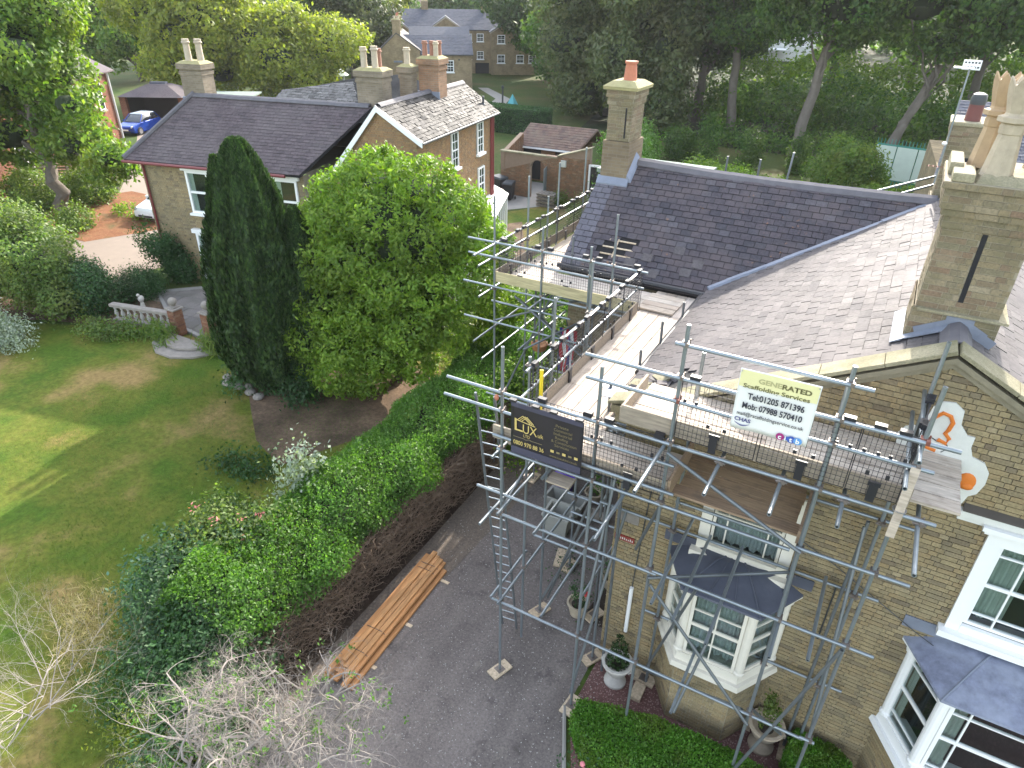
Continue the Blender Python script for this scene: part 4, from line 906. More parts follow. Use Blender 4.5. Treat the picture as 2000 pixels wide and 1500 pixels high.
# ================================================================== SCAFFOLD
sc = thing('scaffold', (-2, 8, 0), 'galvanised tube scaffold with timber decks around the nearest house', 'scaffold')
r_ = .0245
def st(name, a, b, mat=GALV, hollow=True, r=r_):
    m = MB()
    if hollow: m.hollow(a, b, r, 10)
    else: m.tube(a, b, r, seg=8)
    return part(name, m, mat, sc, smooth=True)
def coupler(p, mat=COUP, s=1.0, rnd=random.Random(17)):
    m = MB(); p = Vector(p); m.box(p, (.085 * s, .085 * s, .06 * s)); m.box(p + Vector((.03, -.05, .01)) * s, (.04 * s, .05 * s, .05 * s)); m.tube(p + Vector((-.06, -.045, 0)) * s, p + Vector((.075, -.045, 0)) * s, .012 * s, seg=6); m.tube(p + Vector((.04, .02, -.05)) * s, p + Vector((.04, .02, .06)) * s, .01 * s, seg=6)
    return part('coupler', m, mat, sc)
soles = []
def sole(x, y, rot=0.0):
    m = MB(); A = [Matrix.Rotation(rot, 3, 'Z') @ Vector(e) for e in ((1, 0, 0), (0, 1, 0), (0, 0, 1))]
    m.box((x, y, .035), (.23, .42, .036), A); part('sole_board', m, PALEW, sc)
    m = MB(); m.box((x, y, .058), (.15, .15, .008), A); m.tube((x, y, .058), (x, y, .12), .018, seg=8); part('base_plate', m, COUP, sc)
YO, YI, XO, XI = 7.15, 8.25, -4.1, -3.12
# ---- uprights: front row, inner row, walkway, far end
for x, y, z in ((XO, YO, 6.75), (-2.65, YO, 6.86), (-1.66, YO, 7.68), (.1, YO, 7.64), (.92, YO, 7.64), (-1.66, YI, 6.83), (.1, YI, 6.84), (.94, YI, 7.66), (-2.72, YI, 5.0)):
    st('standard', (x, y, .07), (x, y, z))
st('standard', (.76, YI, .07), (.80, YI, 5.0), GALVD); st('standard', (-2.45, YI - .2, .07), (-2.5, YI - .15, 4.9), GALVD)
for y, z in ((7.97, 6.22), (8.75, 6.88), (10.16, 7.02), (12.5, 7.12), (14.05, 7.2), (14.9, 6.5), (15.6, 7.2), (17.25, 7.25)):
    if y < 11: st('standard', (XO, y, .07), (XO, y, z))
for y, z in ((12.5, 7.1), (14.05, 7.2), (15.1, 6.5), (15.65, 7.2), (17.25, 7.3), (19.0, 7.3)): st('standard', (-7.4, y, .07), (-7.4, y, z))
for x, z in ((-6.22, 6.62), (-4.6, 7.14), (-5.1, 6.4)): st('standard', (x, 12.5, .07), (x, 12.5, z))
for x in (-6.9, -5.4): st('standard', (x, 13.6, .07), (x, 13.6, 4.9), GALVD)
for y, z in ((8.75, 5.68), (10.1, 5.66), (11.2, 5.75), (12.55, 5.62)): st('standard', (-3.02, y, 3.0), (-3.08, y, z), GALVD)
for y in (9.2, 10.6, 12.2): st('standard', (-3.1, y, .07), (-3.1, y, 4.95), GALVD)
st('standard', (-6.2, 14.0, 5.3), (-6.18, 14.02, 6.0), GALVD)
for x, y, a in ((XO, YO, -.35), (-2.65, YO, -.1), (-1.66, YO, 0), (.1, YO, 0), (.92, YO, 0), (-2.72, YI, -.5), (-1.72, YI + .06, 1.5), (0, YI + .1, 1.57), (.94, YI, .2), (-3.1, 9.2, -.4), (XO, 8.75, -.4), (XO, 10.16, -.1), (-7.4, 12.5, 0), (-6.22, 12.5, 0), (-3.1, 10.6, .1)): sole(x, y, a)
# ---- ledgers of the front, along x
for x0, x1, y, z in ((-5.0, -1.55, YO - .05, 6.05), (-5.06, -1.55, YO - .05, 5.74), (-4.22, -1.50, YO - .05, 5.30), (-4.15, .0, YO - .05, 5.07), (.05, 1.30, YO - .05, 5.14), (-4.57, -2.45, YO + .05, 4.15), (-4.05, -1.55, YO - .05, 3.84), (-4.25, .85, YO - .05, 1.88), (.8, 1.0, YO - .05, 1.9),
                    (-1.6, 1.3, YO - .05, 6.05), (-2.87, 1.25, YO - .05, 7.0), (-2.84, 1.1, YO - .05, 6.68), (-1.77, .34, YO - .05, 7.44), (-1.62, 1.25, YO - .05, 3.88),
                    (-1.9, 1.25, YI + .05, 1.75), (-1.7, -.2, YI + .05, 4.24), (-1.8, 1.35, YI + .05, 5.05), (-2.9, 1.25, YI + .05, 3.72), (-2.3, .3, YI + .05, 6.0)):
    st('ledger', (x0, y, z), (x1, y, z))
# ---- ledgers of the walkway, along y
for x, y0, y1, z in ((XO + .05, 7.75, 12.62, 6.08), (XO + .05, 7.6, 12.62, 5.70), (XO - .05, 6.95, 12.7, 5.0), (XO - .06, 6.6, 12.7, 3.98), (XO + .03, 7.0, 13.0, 1.93), (-2.9, 7.9, 12.8, 1.93), (-3.3, 7.1, 9.3, 1.97), (-3.16, 8.6, 13.4, 4.98), (XO - .12, 7.02, 8.3, 1.99), (-4.0, 6.85, 8.0, 4.05),
                     (-7.35, 11.55, 19.5, 6.08), (-7.45, 11.9, 19.5, 5.72), (-7.45, 11.9, 19.0, 5.0), (-7.45, 12.0, 18.0, 3.4), (-7.35, 11.5, 14.5, 4.1), (-6.27, 11.6, 14.0, 4.12), (-6.17, 11.8, 14.0, 5.02), (-4.65, 11.9, 14.0, 4.12)):
    st('ledger', (x, y0, z), (x, y1, z))
for x0, x1, y, z in ((-8.05, -3.85, 12.45, 6.10), (-8.05, -3.9, 12.45, 5.76), (-8.2, -4.1, 12.45, 5.06), (-7.5, -5.5, 12.55, 4.66), (-8.2, -4.4, 12.45, 4.18), (-7.6, -4.0, 12.45, 2.2), (-6.4, -4.2, 13.65, 4.6), (-7.0, -4.4, 13.65, 2.6)): st('ledger', (x0, y, z), (x1, y, z))
# ---- transoms that stick out towards the viewer
for x, y0, y1, z in ((-1.72, 8.2, 6.05, 6.0), (-1.02, 8.3, 6.42, 5.99), (-.30, 8.3, 6.45, 5.99), (.38, 8.3, 6.62, 5.99), (1.14, 8.3, 6.25, 5.99), (-2.16, 8.3, 6.1, 5.02), (.90, 8.7, 6.8, 6.93), (.86, 8.7, 6.75, 6.62), (-1.4, 8.3, 6.4, 4.02), (-3.3, 8.6, 6.9, 4.98), (-.62, 8.3, 6.3, 3.82), (.12, 8.3, 6.5, 3.82), (-1.1, 8.3, 6.45, 3.82), (-3.4, 8.2, 6.9, 3.9), (-.9, 8.35, 6.6, 1.82), (.55, 8.3, 6.7, 3.82)):
    st('transom', (x, y0, z), (x, y1, z))
for y in (8.4, 9.3, 10.4, 11.5, 12.6): st('transom', (-4.3, y, 5.10), (-2.75, y, 5.10))
for y in (8.75, 10.2): st('transom', (-4.3, y, 1.98), (-2.85, y, 1.98))
st('transom', (-3.95, 9.65, 2.03), (-2.85, 9.65, 2.03), GALV); st('transom', (-4.4, 10.16, 4.03), (-2.8, 10.16, 4.03))
for y in (14.0, 15.6, 17.2): st('transom', (-7.9, y, 5.02), (-6.2, y, 5.02))
# ---- braces
for a, b in (((-1.6, 7.05, 3.66), (.12, 7.05, 1.72)), ((-1.66, 7.05, 5.95), (.12, 7.05, 5.12)), ((-1.66, 7.1, 3.72), (.12, 8.2, 3.78)), ((-1.75, 8.3, .28), (.0, 7.2, 1.8)), ((-2.7, 7.2, .3), (-2.45, 8.3, 3.7)), ((-2.62, 7.2, 1.95), (-2.66, 8.4, 4.9)), ((-4.05, 9.0, .2), (-3.0, 8.1, 3.8)), ((-4.1, 7.2, 3.9), (-4.1, 10.4, 5.0)),
             ((-4.1, 8.8, .3), (-2.9, 10.2, 3.8)), ((-6.9, 12.55, 4.9), (-4.8, 12.55, 3.6)), ((-7.3, 12.55, 1.9), (-6.0, 12.6, 5.1)), ((-7.4, 12.5, 4.2), (-5.2, 13.7, 4.9)), ((-6.2, 11.7, 4.1), (-4.9, 13.8, 4.7)), ((-5.0, 13.6, 3.0), (-6.8, 12.5, 4.9)), ((-4.1, 11.0, 3.9), (-4.1, 12.6, 1.9)), ((.1, 7.1, .4), (.9, 7.1, 3.8)), ((.12, 7.2, 1.9), (.76, 8.2, .3)), ((-1.7, 8.3, .4), (-1.0, 7.25, 3.7)), ((-.95, 7.3, .9), (-.62, 8.2, 2.9)), ((.93, 7.2, 1.9), (.78, 8.25, 4.9)), ((-3.05, 7.3, 4.9), (-3.05, 11.4, 3.9)), ((-2.1, 7.9, 3.4), (-1.66, 7.2, 5.0))):
    st('brace', a, b, GALVD)
st('painted_brace', (-3.90, 7.97, 6.05), (-3.86, 7.90, 5.2), YELLOWT, r=.03)
# ---- couplers
CP = []
for x in (XO, -2.65, -1.66, .1, .92):
    for z in ((6.05, 5.74, 5.07, 3.84, 1.88) if x < -2 else (7.44, 7.0, 6.68, 6.05, 5.1, 3.88, 1.88) if x < .5 else (7.0, 6.68, 6.05, 5.14, 3.88, 1.9)): CP.append((x, YO, z))
for x in (-1.66, .1, .94):
    for z in (5.05, 3.72, 1.75): CP.append((x, YI, z))
for y in (7.97, 8.75, 10.16):
    for z in (6.08, 5.0, 3.98, 1.93): CP.append((XO, y, z))
for y in (12.5, 14.05, 15.65, 17.25):
    for z in (6.08, 5.72, 5.0): CP.append((-7.4, y, z))
for x in (-6.22, -4.6, -5.1):
    for z in (6.1, 5.76, 5.06, 4.18): CP.append((x, 12.5, z))
for x in (-1.02, -.3, .38, 1.14): CP.append((x, 7.12, 6.02))
for k, p in enumerate(CP): coupler(p, RUSTC if k % 4 == 0 and p[2] > 6.5 else COUP)
# ---- decks: every board a part
def deck_y(x0, n, y0, y1, z, mat, w=.225, rnd=random.Random(31)):
    for k in range(n):
        ys = [y0, y1]; cut = y0 + rnd.uniform(.3, .7) * (y1 - y0)
        for a, b in (((y0, cut), (cut, y1)) if y1 - y0 > 3 else ((y0, y1),)):
            m = MB(); m.bb((x0 + k * w + .006, a + .004, z + rnd.uniform(0, .006)), (x0 + (k + 1) * w - .006, b - .004, z + .04 + rnd.uniform(0, .004))); part('scaffold_board', m, mat, sc)
def deck_x(x0, x1, y0, n, z, mat, w=.225, rnd=random.Random(32), jit=.04):
    for k in range(n):
        m = MB(); m.bb((x0 + rnd.uniform(-jit, jit), y0 + k * w + .007, z + rnd.uniform(0, .006)), (x1 + rnd.uniform(-jit, jit), y0 + (k + 1) * w - .007, z + .04 + rnd.uniform(0, .004))); part('scaffold_board', m, mat, sc)
deck_y(-4.03, 5, 7.2, 13.9, 5.13, BOARDY)
deck_x(-4.05, -1.65, 7.22, 4, 5.19, BOARDX)
deck_x(-1.58, .02, 7.36, 5, 5.08, BOARDB)
deck_x(-7.35, -4.05, 12.6, 5, 5.13, BOARDX)
deck_x(-4.06, -3.32, 12.72, 4, 5.185, BOARDX, jit=.01)
deck_y(-7.33, 4, 13.7, 19.6, 5.13, BOARDY)
deck_x(-2.35, .98, 7.24, 4, 6.08, BOARDX, jit=.02)
deck_x(-.6, 1.5, 7.28, 5, 6.125, BOARDX, jit=.01)
deck_x(-2.3, 1.5, 8.14, 1, 6.08, BOARDX, .2, jit=.02)
m = MB(); m.box((-3.08, 7.06, 4.93), (.36, .24, .03)); part('scaffold_board', m, TOEB, sc)
# toe boards
def toe(a, b, z, h=.225, t=.035, mat=TOEB):
    a = Vector((*a, z)); b = Vector((*b, z)); d = (b - a).normalized(); s = d.cross(Vector((0, 0, 1))) * t / 2; u = Vector((0, 0, h))
    m = MB(); m.hexa([a - s, b - s, b + s, a + s, a - s + u, b - s + u, b + s + u, a + s + u]); part('toe_board', m, mat, sc)
toe((-4.27, 7.19), (-1.62, 7.19), 5.19); toe((-2.36, 7.2), (1.0, 7.2), 6.12, .24); toe((-1.60, 7.2), (-1.60, 8.3), 5.13, .3, mat=BOARDB); toe((-4.03, 7.75), (-4.03, 12.55), 5.18)
TOEY = m_wood('yellowish_toe_board', [(0, (.42, .36, .20)), (1, (.46, .39, .23))], sc=(2.5, 34, 34), knots=.1)
toe((-7.42, 12.53), (-4.05, 12.53), 5.16, .24, mat=TOEY); toe((-7.42, 12.6), (-7.42, 19.5), 5.18); toe((-2.36, 7.2), (-2.36, 8.2), 6.12, .2); toe((.05, 7.22), (.06, 8.2), 5.1, .2, mat=BOARDB)
# grey off-cut strapped to the corner upright
m = MB(); m.box((.93, 7.08, 6.22), (.09, .035, .95)); part('strapped_batten', m, BOARDX, sc)
m = MB(); m.lathe((.93, 7.12, 6.1), [(.075, 0), (.075, .01)], 12); part('wire_tie', m, CHROME, sc)
m = MB(); m.ell((-4.14, 7.06, 5.98), (.035, .035, .05), 10, 6); part('orange_end_cap', m, TERRA, sc)
# ---- mesh guards hooked over the guard rail
def guard_mesh(w, top=.90, hooks=True):
    m = MB(); r = .0036
    n = int(w / .052)
    for k in range(n + 1):
        x = w * k / n; m.tube((x, 0, 0), (x, 0, top), r * (1.9 if k in (0, n) else 1), seg=3, cap=False)
    q = int(top / .062)
    for k in range(q + 1):
        z = top * k / q; m.tube((0, -.003, z), (w, -.003, z), r * (1.8 if k in (0, q) else 1), seg=3, cap=False)
    if hooks:
        for x in (.06, .2, w - .2, w - .06): m.bb((x - .018, -.012, top - .34), (x + .018, .012, top - .29)); 
        for x in (.08, w - .20): m.bb((x, -.03, top - .02), (x + .12, .04, top + .045))
        m.bb((w * .5 - .045, -.035, -.06), (w * .5 + .045, -.015, .17)); m.bb((w * .5 - .065, -.03, .15), (w * .5 + .065, -.01, .20))
        for x in (w * .5 - .1, w * .5 + .1): m.bb((x - .02, -.012, .26), (x + .02, .012, .31))
    return m
GM = {}
def guard(p, rot, w, top=.9):
    key = (round(w, 3), top)
    if key not in GM: GM[key] = guard_mesh(w, top).mesh('mesh_guard', BLACKP, Vector((0, 0, 0)))
    o = bpy.data.objects.new('mesh_guard', GM[key]); link(o); o.parent = sc; o.location = Vector(p) - TW[sc.name]; o.rotation_euler = (0, 0, rot)
for x in (-3.6, -2.62): guard((x, 7.13, 5.2), 0, .96)
for x in (-1.62, -.62, .36): guard((x, 7.13, 6.16), 0, (.96 if x < .3 else .52), .86)
for k in range(5): guard((-4.02, 7.85 + k * .95, 5.22), R(90), .93, .88)
for k in range(3): guard((-7.32 + k * 1.12, 12.56, 5.22), 0, 1.1, .92)
for k in range(7): guard((-7.32, 12.6 + k * .98, 5.22), R(90), .96, .88)
guard((.90, 7.2, 6.2), R(88), .9, .86); guard((.87, 7.22, 6.2), R(84), .9, .86)
# rear scaffold rails seen over the roofs
for a, b in (((-.42, 17.9, 7.0), (.86, 20.3, 7.05)), ((0.0, 18.0, 6.95), (.75, 18.9, 7.1)), ((-2.5, 18.6, 6.4), (-2.45, 18.62, 7.5))): st('ledger', a, b)
for x, y in ((-4.0, 18.5), (-3.2, 18.6)): st('standard', (x, y, 6.0), (x, y, 7.25), GALVD)

# ================================================================== LADDER, SIGNS
lad = thing('ladder', (-4.45, 8.1, 0), 'tall grey aluminium ladder leaning on the front left corner of the scaffold', 'ladder')
A0, A1 = Vector((-4.60, 8.11, 0)), Vector((-4.58, 7.2, 5.85)); B0, B1 = Vector((-4.30, 8.15, 0)), Vector((-4.28, 7.24, 5.85))
for a, b in ((A0, A1), (B0, B1)):
    m = MB(); m.tube(a, b, .022, seg=8); part('rail', m, GALVD, lad)
for k in range(1, 24):
    f = k / 24; m = MB(); m.tube(A0.lerp(A1, f), B0.lerp(B1, f), .011, seg=6); part('rung', m, GALV, lad)

def text_mesh(txt, size, origin, U, V, n, mat, parent, name='lettering', width=None, bold=0.0, extr=.0015, align='LEFT'):
    cu = bpy.data.curves.new('t', 'FONT'); cu.body = txt; cu.size = 1; cu.extrude = 0.0; cu.align_x = align; cu.offset = bold; cu.resolution_u = 3
    to = bpy.data.objects.new('t', cu); COL.objects.link(to); bpy.context.view_layer.update()
    me = bpy.data.meshes.new_from_object(to); bpy.data.objects.remove(to); bpy.data.curves.remove(cu)
    if not me.vertices: return None
    co = np.empty(len(me.vertices) * 3, np.float32); me.vertices.foreach_get('co', co); co = co.reshape(-1, 3)
    w = co[:, 0].max() - co[:, 0].min(); sx = (width / w) if width else size; x0 = co[:, 0].min() if align == 'LEFT' else 0
    U = Vector(U); V = Vector(V); Nn = U.cross(V); o = Vector(origin)
    P = np.array(o)[None] + np.outer((co[:, 0] - x0) * sx, np.array(U)) + np.outer(co[:, 1] * size, np.array(V)) + np.array(Nn)[None] * n
    c = Vector(P.mean(0)); me.vertices.foreach_set('co', (P - np.array(c)).astype(np.float32).ravel()); me.materials.clear(); me.materials.append(mat); me.update()
    ob = bpy.data.objects.new(name, me); link(ob); ob.parent = parent; ob.location = c - TW[parent.name]; TW[ob.name] = c; return ob
def sag_sheet(o, U, V, w, h, nx, nz_, amp, mat, parent, name, belly=.0, seed=1):
    rn = random.Random(seed); a, b, c = rn.random() * 6, rn.random() * 6, rn.random() * 6; U = Vector(U); V = Vector(V); Nn = U.cross(V); o = Vector(o)
    m = MB(); vs = []
    for j in range(nz_ + 1):
        for i in range(nx + 1):
            u, v = i / nx, j / nz_
            d = amp * (math.sin(u * 7 + a) * .5 + math.sin(u * 13 + v * 4 + b) * .3 + math.sin(v * 6 + c) * .3) * (1 - v * .7)
            vs.append(o + U * (u * w) + V * (v * h) + Nn * (d + belly * math.sin(math.pi * u) * (1 - v)))
    m.add(vs, [(j * (nx + 1) + i, j * (nx + 1) + i + 1, (j + 1) * (nx + 1) + i + 1, (j + 1) * (nx + 1) + i) for j in range(nz_) for i in range(nx)])
    ob = part(name, m, mat, parent, smooth=True); md = ob.modifiers.new('thick', 'SOLIDIFY'); md.thickness = .002; md.offset = -1; return ob
BANW = m_simple('translucent_white_pvc', (.74, .73, .70), .5, var=.04, scale=3); BANY = m_simple('pale_yellow_print', (.72, .67, .36), .5, var=.05, scale=3)
BANK = m_simple('black_pvc', (.022, .02, .024), .38, var=.3, scale=3); BANG = m_simple('glossy_black_hem', (.055, .055, .085), .3, var=.3, scale=3)
GOLD = m_simple('gold_print', (.55, .42, .14), .5, var=.15, scale=30); GOLDD = m_simple('faded_gold_print', (.21, .17, .08), .6, var=.3, scale=40); INK = m_simple('dark_ink', (.03, .03, .045), .6); INKG = m_simple('olive_ink', (.14, .13, .05), .6); INKF = m_simple('faded_olive_ink', (.42, .39, .20), .6)
NAVY = m_simple('navy_print', (.07, .07, .20), .6); MAG = m_simple('magenta_print', (.32, .02, .16), .5); CBLUE = m_simple('blue_print', (.05, .10, .38), .5); LBLUE = m_simple('light_blue_print', (.12, .30, .60), .5); WPRN = m_simple('white_print', (.8, .8, .8), .5)
bw = thing('banner', (-.55, 7.05, 6.8), 'white and yellow scaffolding firm banner tied to the upper guard rails', 'banner')
dU = Vector((.995, 0, .01)).normalized(); dV = Vector((0, -.06, 1)).normalized()
o = Vector((-.98, 7.03, 6.60)); bwW, bwH = .84, .80
sag_sheet(o, dU, dV, bwW, bwH, 18, 12, .012, BANW, bw, 'banner_sheet', seed=4)
m = MB(); m.hexa([o + dU * .01 + dV * .58 - Vector((0, .016, 0)), o + dU * .83 + dV * .58 - Vector((0, .016, 0)), o + dU * .83 + dV * .58 - Vector((0, .014, 0)), o + dU * .01 + dV * .58 - Vector((0, .014, 0)), o + dU * .01 + dV * .79 - Vector((0, .016, 0)), o + dU * .83 + dV * .79 - Vector((0, .016, 0)), o + dU * .83 + dV * .79 - Vector((0, .014, 0)), o + dU * .01 + dV * .79 - Vector((0, .014, 0))]); part('yellow_band', m, BANY, bw)
T = lambda s, sz, u, v, mt, w=None, bold=.0: text_mesh(s, sz, o + dU * u + dV * v, dU, dV, .021, mt, bw, width=w, bold=bold)
T('GENERATED', .085, .21, .665, INKF, .55, .03); T('RATED', .085, .46, .663, INKG, .30, .03)
T('Scaffolding Services', .075, .06, .575, INKG, .70, .02)
T('Tel:01205 871396', .112, .13, .435, INK, .60, .025); T('Mob: 07988 570410', .112, .09, .305, INK, .64, .025)
T('mail@rscaffoldingservice.co.uk', .066, .05, .205, INK, .72, .012); T('CHAS', .07, .035, .12, NAVY, .18, .03)
m = MB(); m.path([o + dU * (.04 + .17 * k / 8) + dV * (.10 - .035 * math.sin(math.pi * k / 8)) - Vector((0, .022, 0)) for k in range(9)], [.002 + .005 * math.sin(math.pi * k / 8) for k in range(9)], 5); part('logo_swoosh', m, NAVY, bw)
for k, (cx, mt, ch) in enumerate(((.555, MAG, 'c'), (.625, CBLUE, 'i'), (.675, CBLUE, 't'), (.745, LBLUE, 'b'))):
    m = MB(); m.lathe(o + dU * cx + dV * .055 - Vector((0, .024 + .002 * k, 0)), [(.045 if ch != 'i' else .025, 0), (.045 if ch != 'i' else .025, .002)], 20, (0, -1, 0)); part('logo_disc', m, mt, bw)
    text_mesh(ch, .085, o + dU * (cx - .02) + dV * .032, dU, dV, .034 + .002 * k, WPRN, bw, bold=.03)
for u in (.02, .82):
    m = MB(); m.lathe(o + dU * u + dV * .775 - Vector((0, .02, 0)), [(.008, 0), (.008, .006)], 8, (0, -1, 0)); part('eyelet', m, CHROME, bw)
bk = thing('banner', (-3.4, 7.0, 5.6), 'black banner with gold lettering tied to the lower left guard rail', 'banner')
o2 = Vector((-3.86, 7.0, 5.19)); bU = Vector((1, 0, .004)).normalized(); bV = Vector((0, -.03, 1)).normalized()
sag_sheet(o2, bU, bV, 1.10, .87, 22, 12, .012, BANK, bk, 'banner_sheet', belly=.01, seed=8)
for v0, v1 in ((.01, .13), (.80, .875)):
    m = MB(); m.hexa([o2 + bU * a + bV * b - Vector((0, c, 0)) for b in (v0, v1) for a, c in ((.01, .016), (1.09, .016), (1.09, .014), (.01, .014))]); part('banner_hem', m, BANG, bk)
TB = lambda s, sz, u, v, mt, w=None, bold=.0: text_mesh(s, sz, o2 + bU * u + bV * v, bU, bV, .022, mt, bk, width=w, bold=bold)
TB('L', .30, .07, .42, GOLD, .13); TB('UX', .21, .20, .41, GOLD, .22); TB('uk', .10, .435, .41, GOLD, .085); TB('LTD', .07, .21, .34, GOLD, .10)
TB('0800 970 88 36', .10, .05, .18, GOLD, .48, .01)
m = MB(); q = lambda u, v: o2 + bU * u + bV * v - Vector((0, .022, 0))
for du in (0, .035, .07): m.path([q(.11 + du, .60), q(.20 + du, .69)], .006, 4)
for du in (0, .03, .06): m.path([q(.20 + du, .69), q(.31 + du, .59)], .006, 4)
m.path([q(.10, .60), q(.39, .57)], .006, 4); part('roof_emblem', m, GOLD, bk)
m = MB(); m.path([q(.05 + .45 * k / 16, .31 + (.012 * math.sin(k * 1.57) if 5 < k < 11 else 0)) for k in range(17)], .0035, 4); part('flourish', m, GOLDD, bk)
for i, s in enumerate(('Private', 'Commercial', 'Industrial', 'Roofing', '& Construction', 'Services')): TB(s, .065, .82 - .017 * len(s) * .5 - .06, .68 - i * .065, GOLDD, .027 * len(s))
for i, ch in enumerate(('o', 'Q', 'f', '@', 'y')):
    m = MB(); m.box(q(.66 + i * .09, .26), (.05, .003, .04 if i in (0, 2, 4) else .028)); part('print_icon', m, GOLD if i in (0, 2, 4) else GOLDD, bk)
TB('www.luxukltd.co.uk', .055, .62, .16, GOLDD, .42)
for u in (.0, .35, .62, 1.0):
    m = MB(); m.box(q(u + .03, .885) + Vector((0, .03, 0)), (.10, .06, .035)); part('guard_hook', m, BLACKP, bk)
# ================================================================== THINGS AROUND THE HOUSE
# timber delivery: three strapped bundles
ts = thing('timber_stack', (-6.4, 7.2, 0), 'long stack of new orange sawn timber strapped in bundles beside the hedge', 'timber')
tr = random.Random(21)
D = Vector((-.045, 1, 0)).normalized(); S_ = Vector((1, .045, 0))
base0 = Vector((-6.62, 5.1, .02))
rows = [(-.12, .00, 5), (-.11, .052, 4), (-.09, .104, 3), (-.07, .156, 2), (.23, .104, 2), (.26, .156, 1), (.30, .052, 1), (.42, .0, 1)]
for dx, z, n in rows:
    for k in range(n):
        y0 = tr.uniform(.25, .7); y1 = 3.62 + tr.uniform(-.12, .22); x = dx + k * .105
        a = base0 + S_ * x + D * y0 + Vector((0, 0, z)); b = base0 + S_ * (x + tr.uniform(-.01, .01)) + D * y1 + Vector((0, 0, z + tr.uniform(0, .01)))
        s = S_ * .05; u = Vector((0, 0, .048)); m = MB(); m.hexa([a - s, a + s, b + s, b - s, a - s + u, a + s + u, b + s + u, b - s + u]); part('timber_batten', m, TIMBER, ts)
for y in (.95, 1.5, 3.25, 3.4):
    m = MB(); P = [base0 + S_ * x + D * y + Vector((0, 0, z)) for x, z in ((-.18, .0), (-.18, .105), (-.12, .16), (-.06, .21), (.27, .212), (.34, .16), (.37, .01))]; m.path(P, .006, 5); part('strap', m, DKGREY, ts)
for y in (.9, 2.0, 3.3):
    m = MB(); m.bb((-6.85, 5.1 + y, .004), (-6.1, 5.17 + y, .02)); part('bearer', m, PALEW, ts)
# tubs and the purple bin
def tub(x, y, s, rot, label, h=.42, lid=False):
    A = [Matrix.Rotation(rot, 3, 'Z') @ Vector(e) for e in ((1, 0, 0), (0, 1, 0), (0, 0, 1))]; c = Vector((x, y, 0))
    P = lambda a, b, z: c + A[0] * a + A[1] * b + Vector((0, 0, z))
    a, b = s[0] / 2, s[1] / 2; ai, bi = a - .035, b - .035; tp = .82
    m = MB(); V = [P(sx * a * tp, sy * b * tp, .002) for sx, sy in ((-1, -1), (1, -1), (1, 1), (-1, 1))] + [P(sx * a, sy * b, h - .05) for sx, sy in ((-1, -1), (1, -1), (1, 1), (-1, 1))] + [P(sx * (a + .02), sy * (b + .02), h - .05) for sx, sy in ((-1, -1), (1, -1), (1, 1), (-1, 1))] + [P(sx * (a + .02), sy * (b + .02), h) for sx, sy in ((-1, -1), (1, -1), (1, 1), (-1, 1))] + [P(sx * ai, sy * bi, h) for sx, sy in ((-1, -1), (1, -1), (1, 1), (-1, 1))] + [P(sx * ai * tp, sy * bi * tp, .05) for sx, sy in ((-1, -1), (1, -1), (1, 1), (-1, 1))]
    F = [(3, 2, 1, 0)]
    for j in range(5):
        for i in range(4): F.append((j * 4 + i, j * 4 + (i + 1) % 4, (j + 1) * 4 + (i + 1) % 4, (j + 1) * 4 + i))
    F.append((20, 21, 22, 23)); m.add(V, F); return part('plastic_tub', m, GREYPL, label=label, cat='tub', group='grey tubs on the drive')
tub(-4.85, 11.15, (.62, .55), .05, 'empty square grey tub on the drive, nearest the viewer', .55)
tub(-5.0, 11.85, (.95, .45), .0, 'longer grey tub on the drive behind the empty square one', .38)
pb = thing('purple_bin', (-5.3, 12.35, 0), 'round purple plastic bin with a purple lid behind the grey tubs', 'bin')
m = MB(); m.lathe((-5.3, 12.35, 0), [(.22, 0), (.25, .5), (.27, .52)], 24); part('bin_body', m, PURPLE, pb, smooth=True)
m = MB(); m.lathe((-5.3, 12.35, .52), [(.29, 0), (.29, .03), (.2, .06), (.05, .07), (.04, .09)], 24); part('bin_lid', m, PURPLE, pb, smooth=True)
# potted plants
def pot_plant(x, y, r, h, mat, pmat, lname, plab, count=350, ph=.4, pr=.2, flowers=None, size=.05, cat='plant pot', pot='round_pot'):
    t = thing(pot, (x, y, 0), plab, cat)
    m = MB(); m.lathe((x, y, 0), [(r * .72, 0), (r, h * .92), (r * 1.1, h * .93), (r * 1.1, h), (r * .9, h), (r * .85, h - .06)], 20); part('pot', m, mat, t, smooth=True)
    m = MB(); m.lathe((x, y, h - .07), [(r * .86, 0), (r * .2, .03)], 14); part('soil', m, SOIL, t)
    leaves('foliage', [((x, y, h + ph * .45), (pr, pr, ph * .6))], count, size, pmat, t, shell=.4, gap=0, lump=.02, clump=.05)
    if flowers:
        m = MB(); rr = random.Random(4)
        for k in range(14): m.ell((x + .1 + rr.uniform(-.06, .08), y + rr.uniform(-.06, .06), h + ph * .7 + rr.uniform(-.03, .06)), (.022, .022, .018), 6, 4)
        part('flower_head', m, flowers, t)
    return t
pot_plant(-3.42, 9.1, .21, .32, POTST, LF_DSH, 'x', 'buff pot with red geranium flowers beside the scaffold foot', flowers=REDP)
pot_plant(-3.1, 10.1, .20, .30, URNB, LF_DSH, 'x', 'pale pot with dark green plant by the side wall, behind the geranium', ph=.5)
pot_plant(-4.55, 12.5, .22, .28, URNB, LF_HDG, 'x', 'low pale pot with strappy green plant beside the purple bin', ph=.45)
pot_plant(-4.0, 13.1, .17, .28, URNB, LF_MAG, 'x', 'small pot with bright green plant farthest along the side wall', ph=.55)
for q_, (x, y) in enumerate(((-4.55, 12.0), (-4.1, 11.7), (-3.6, 10.9))):
    pass
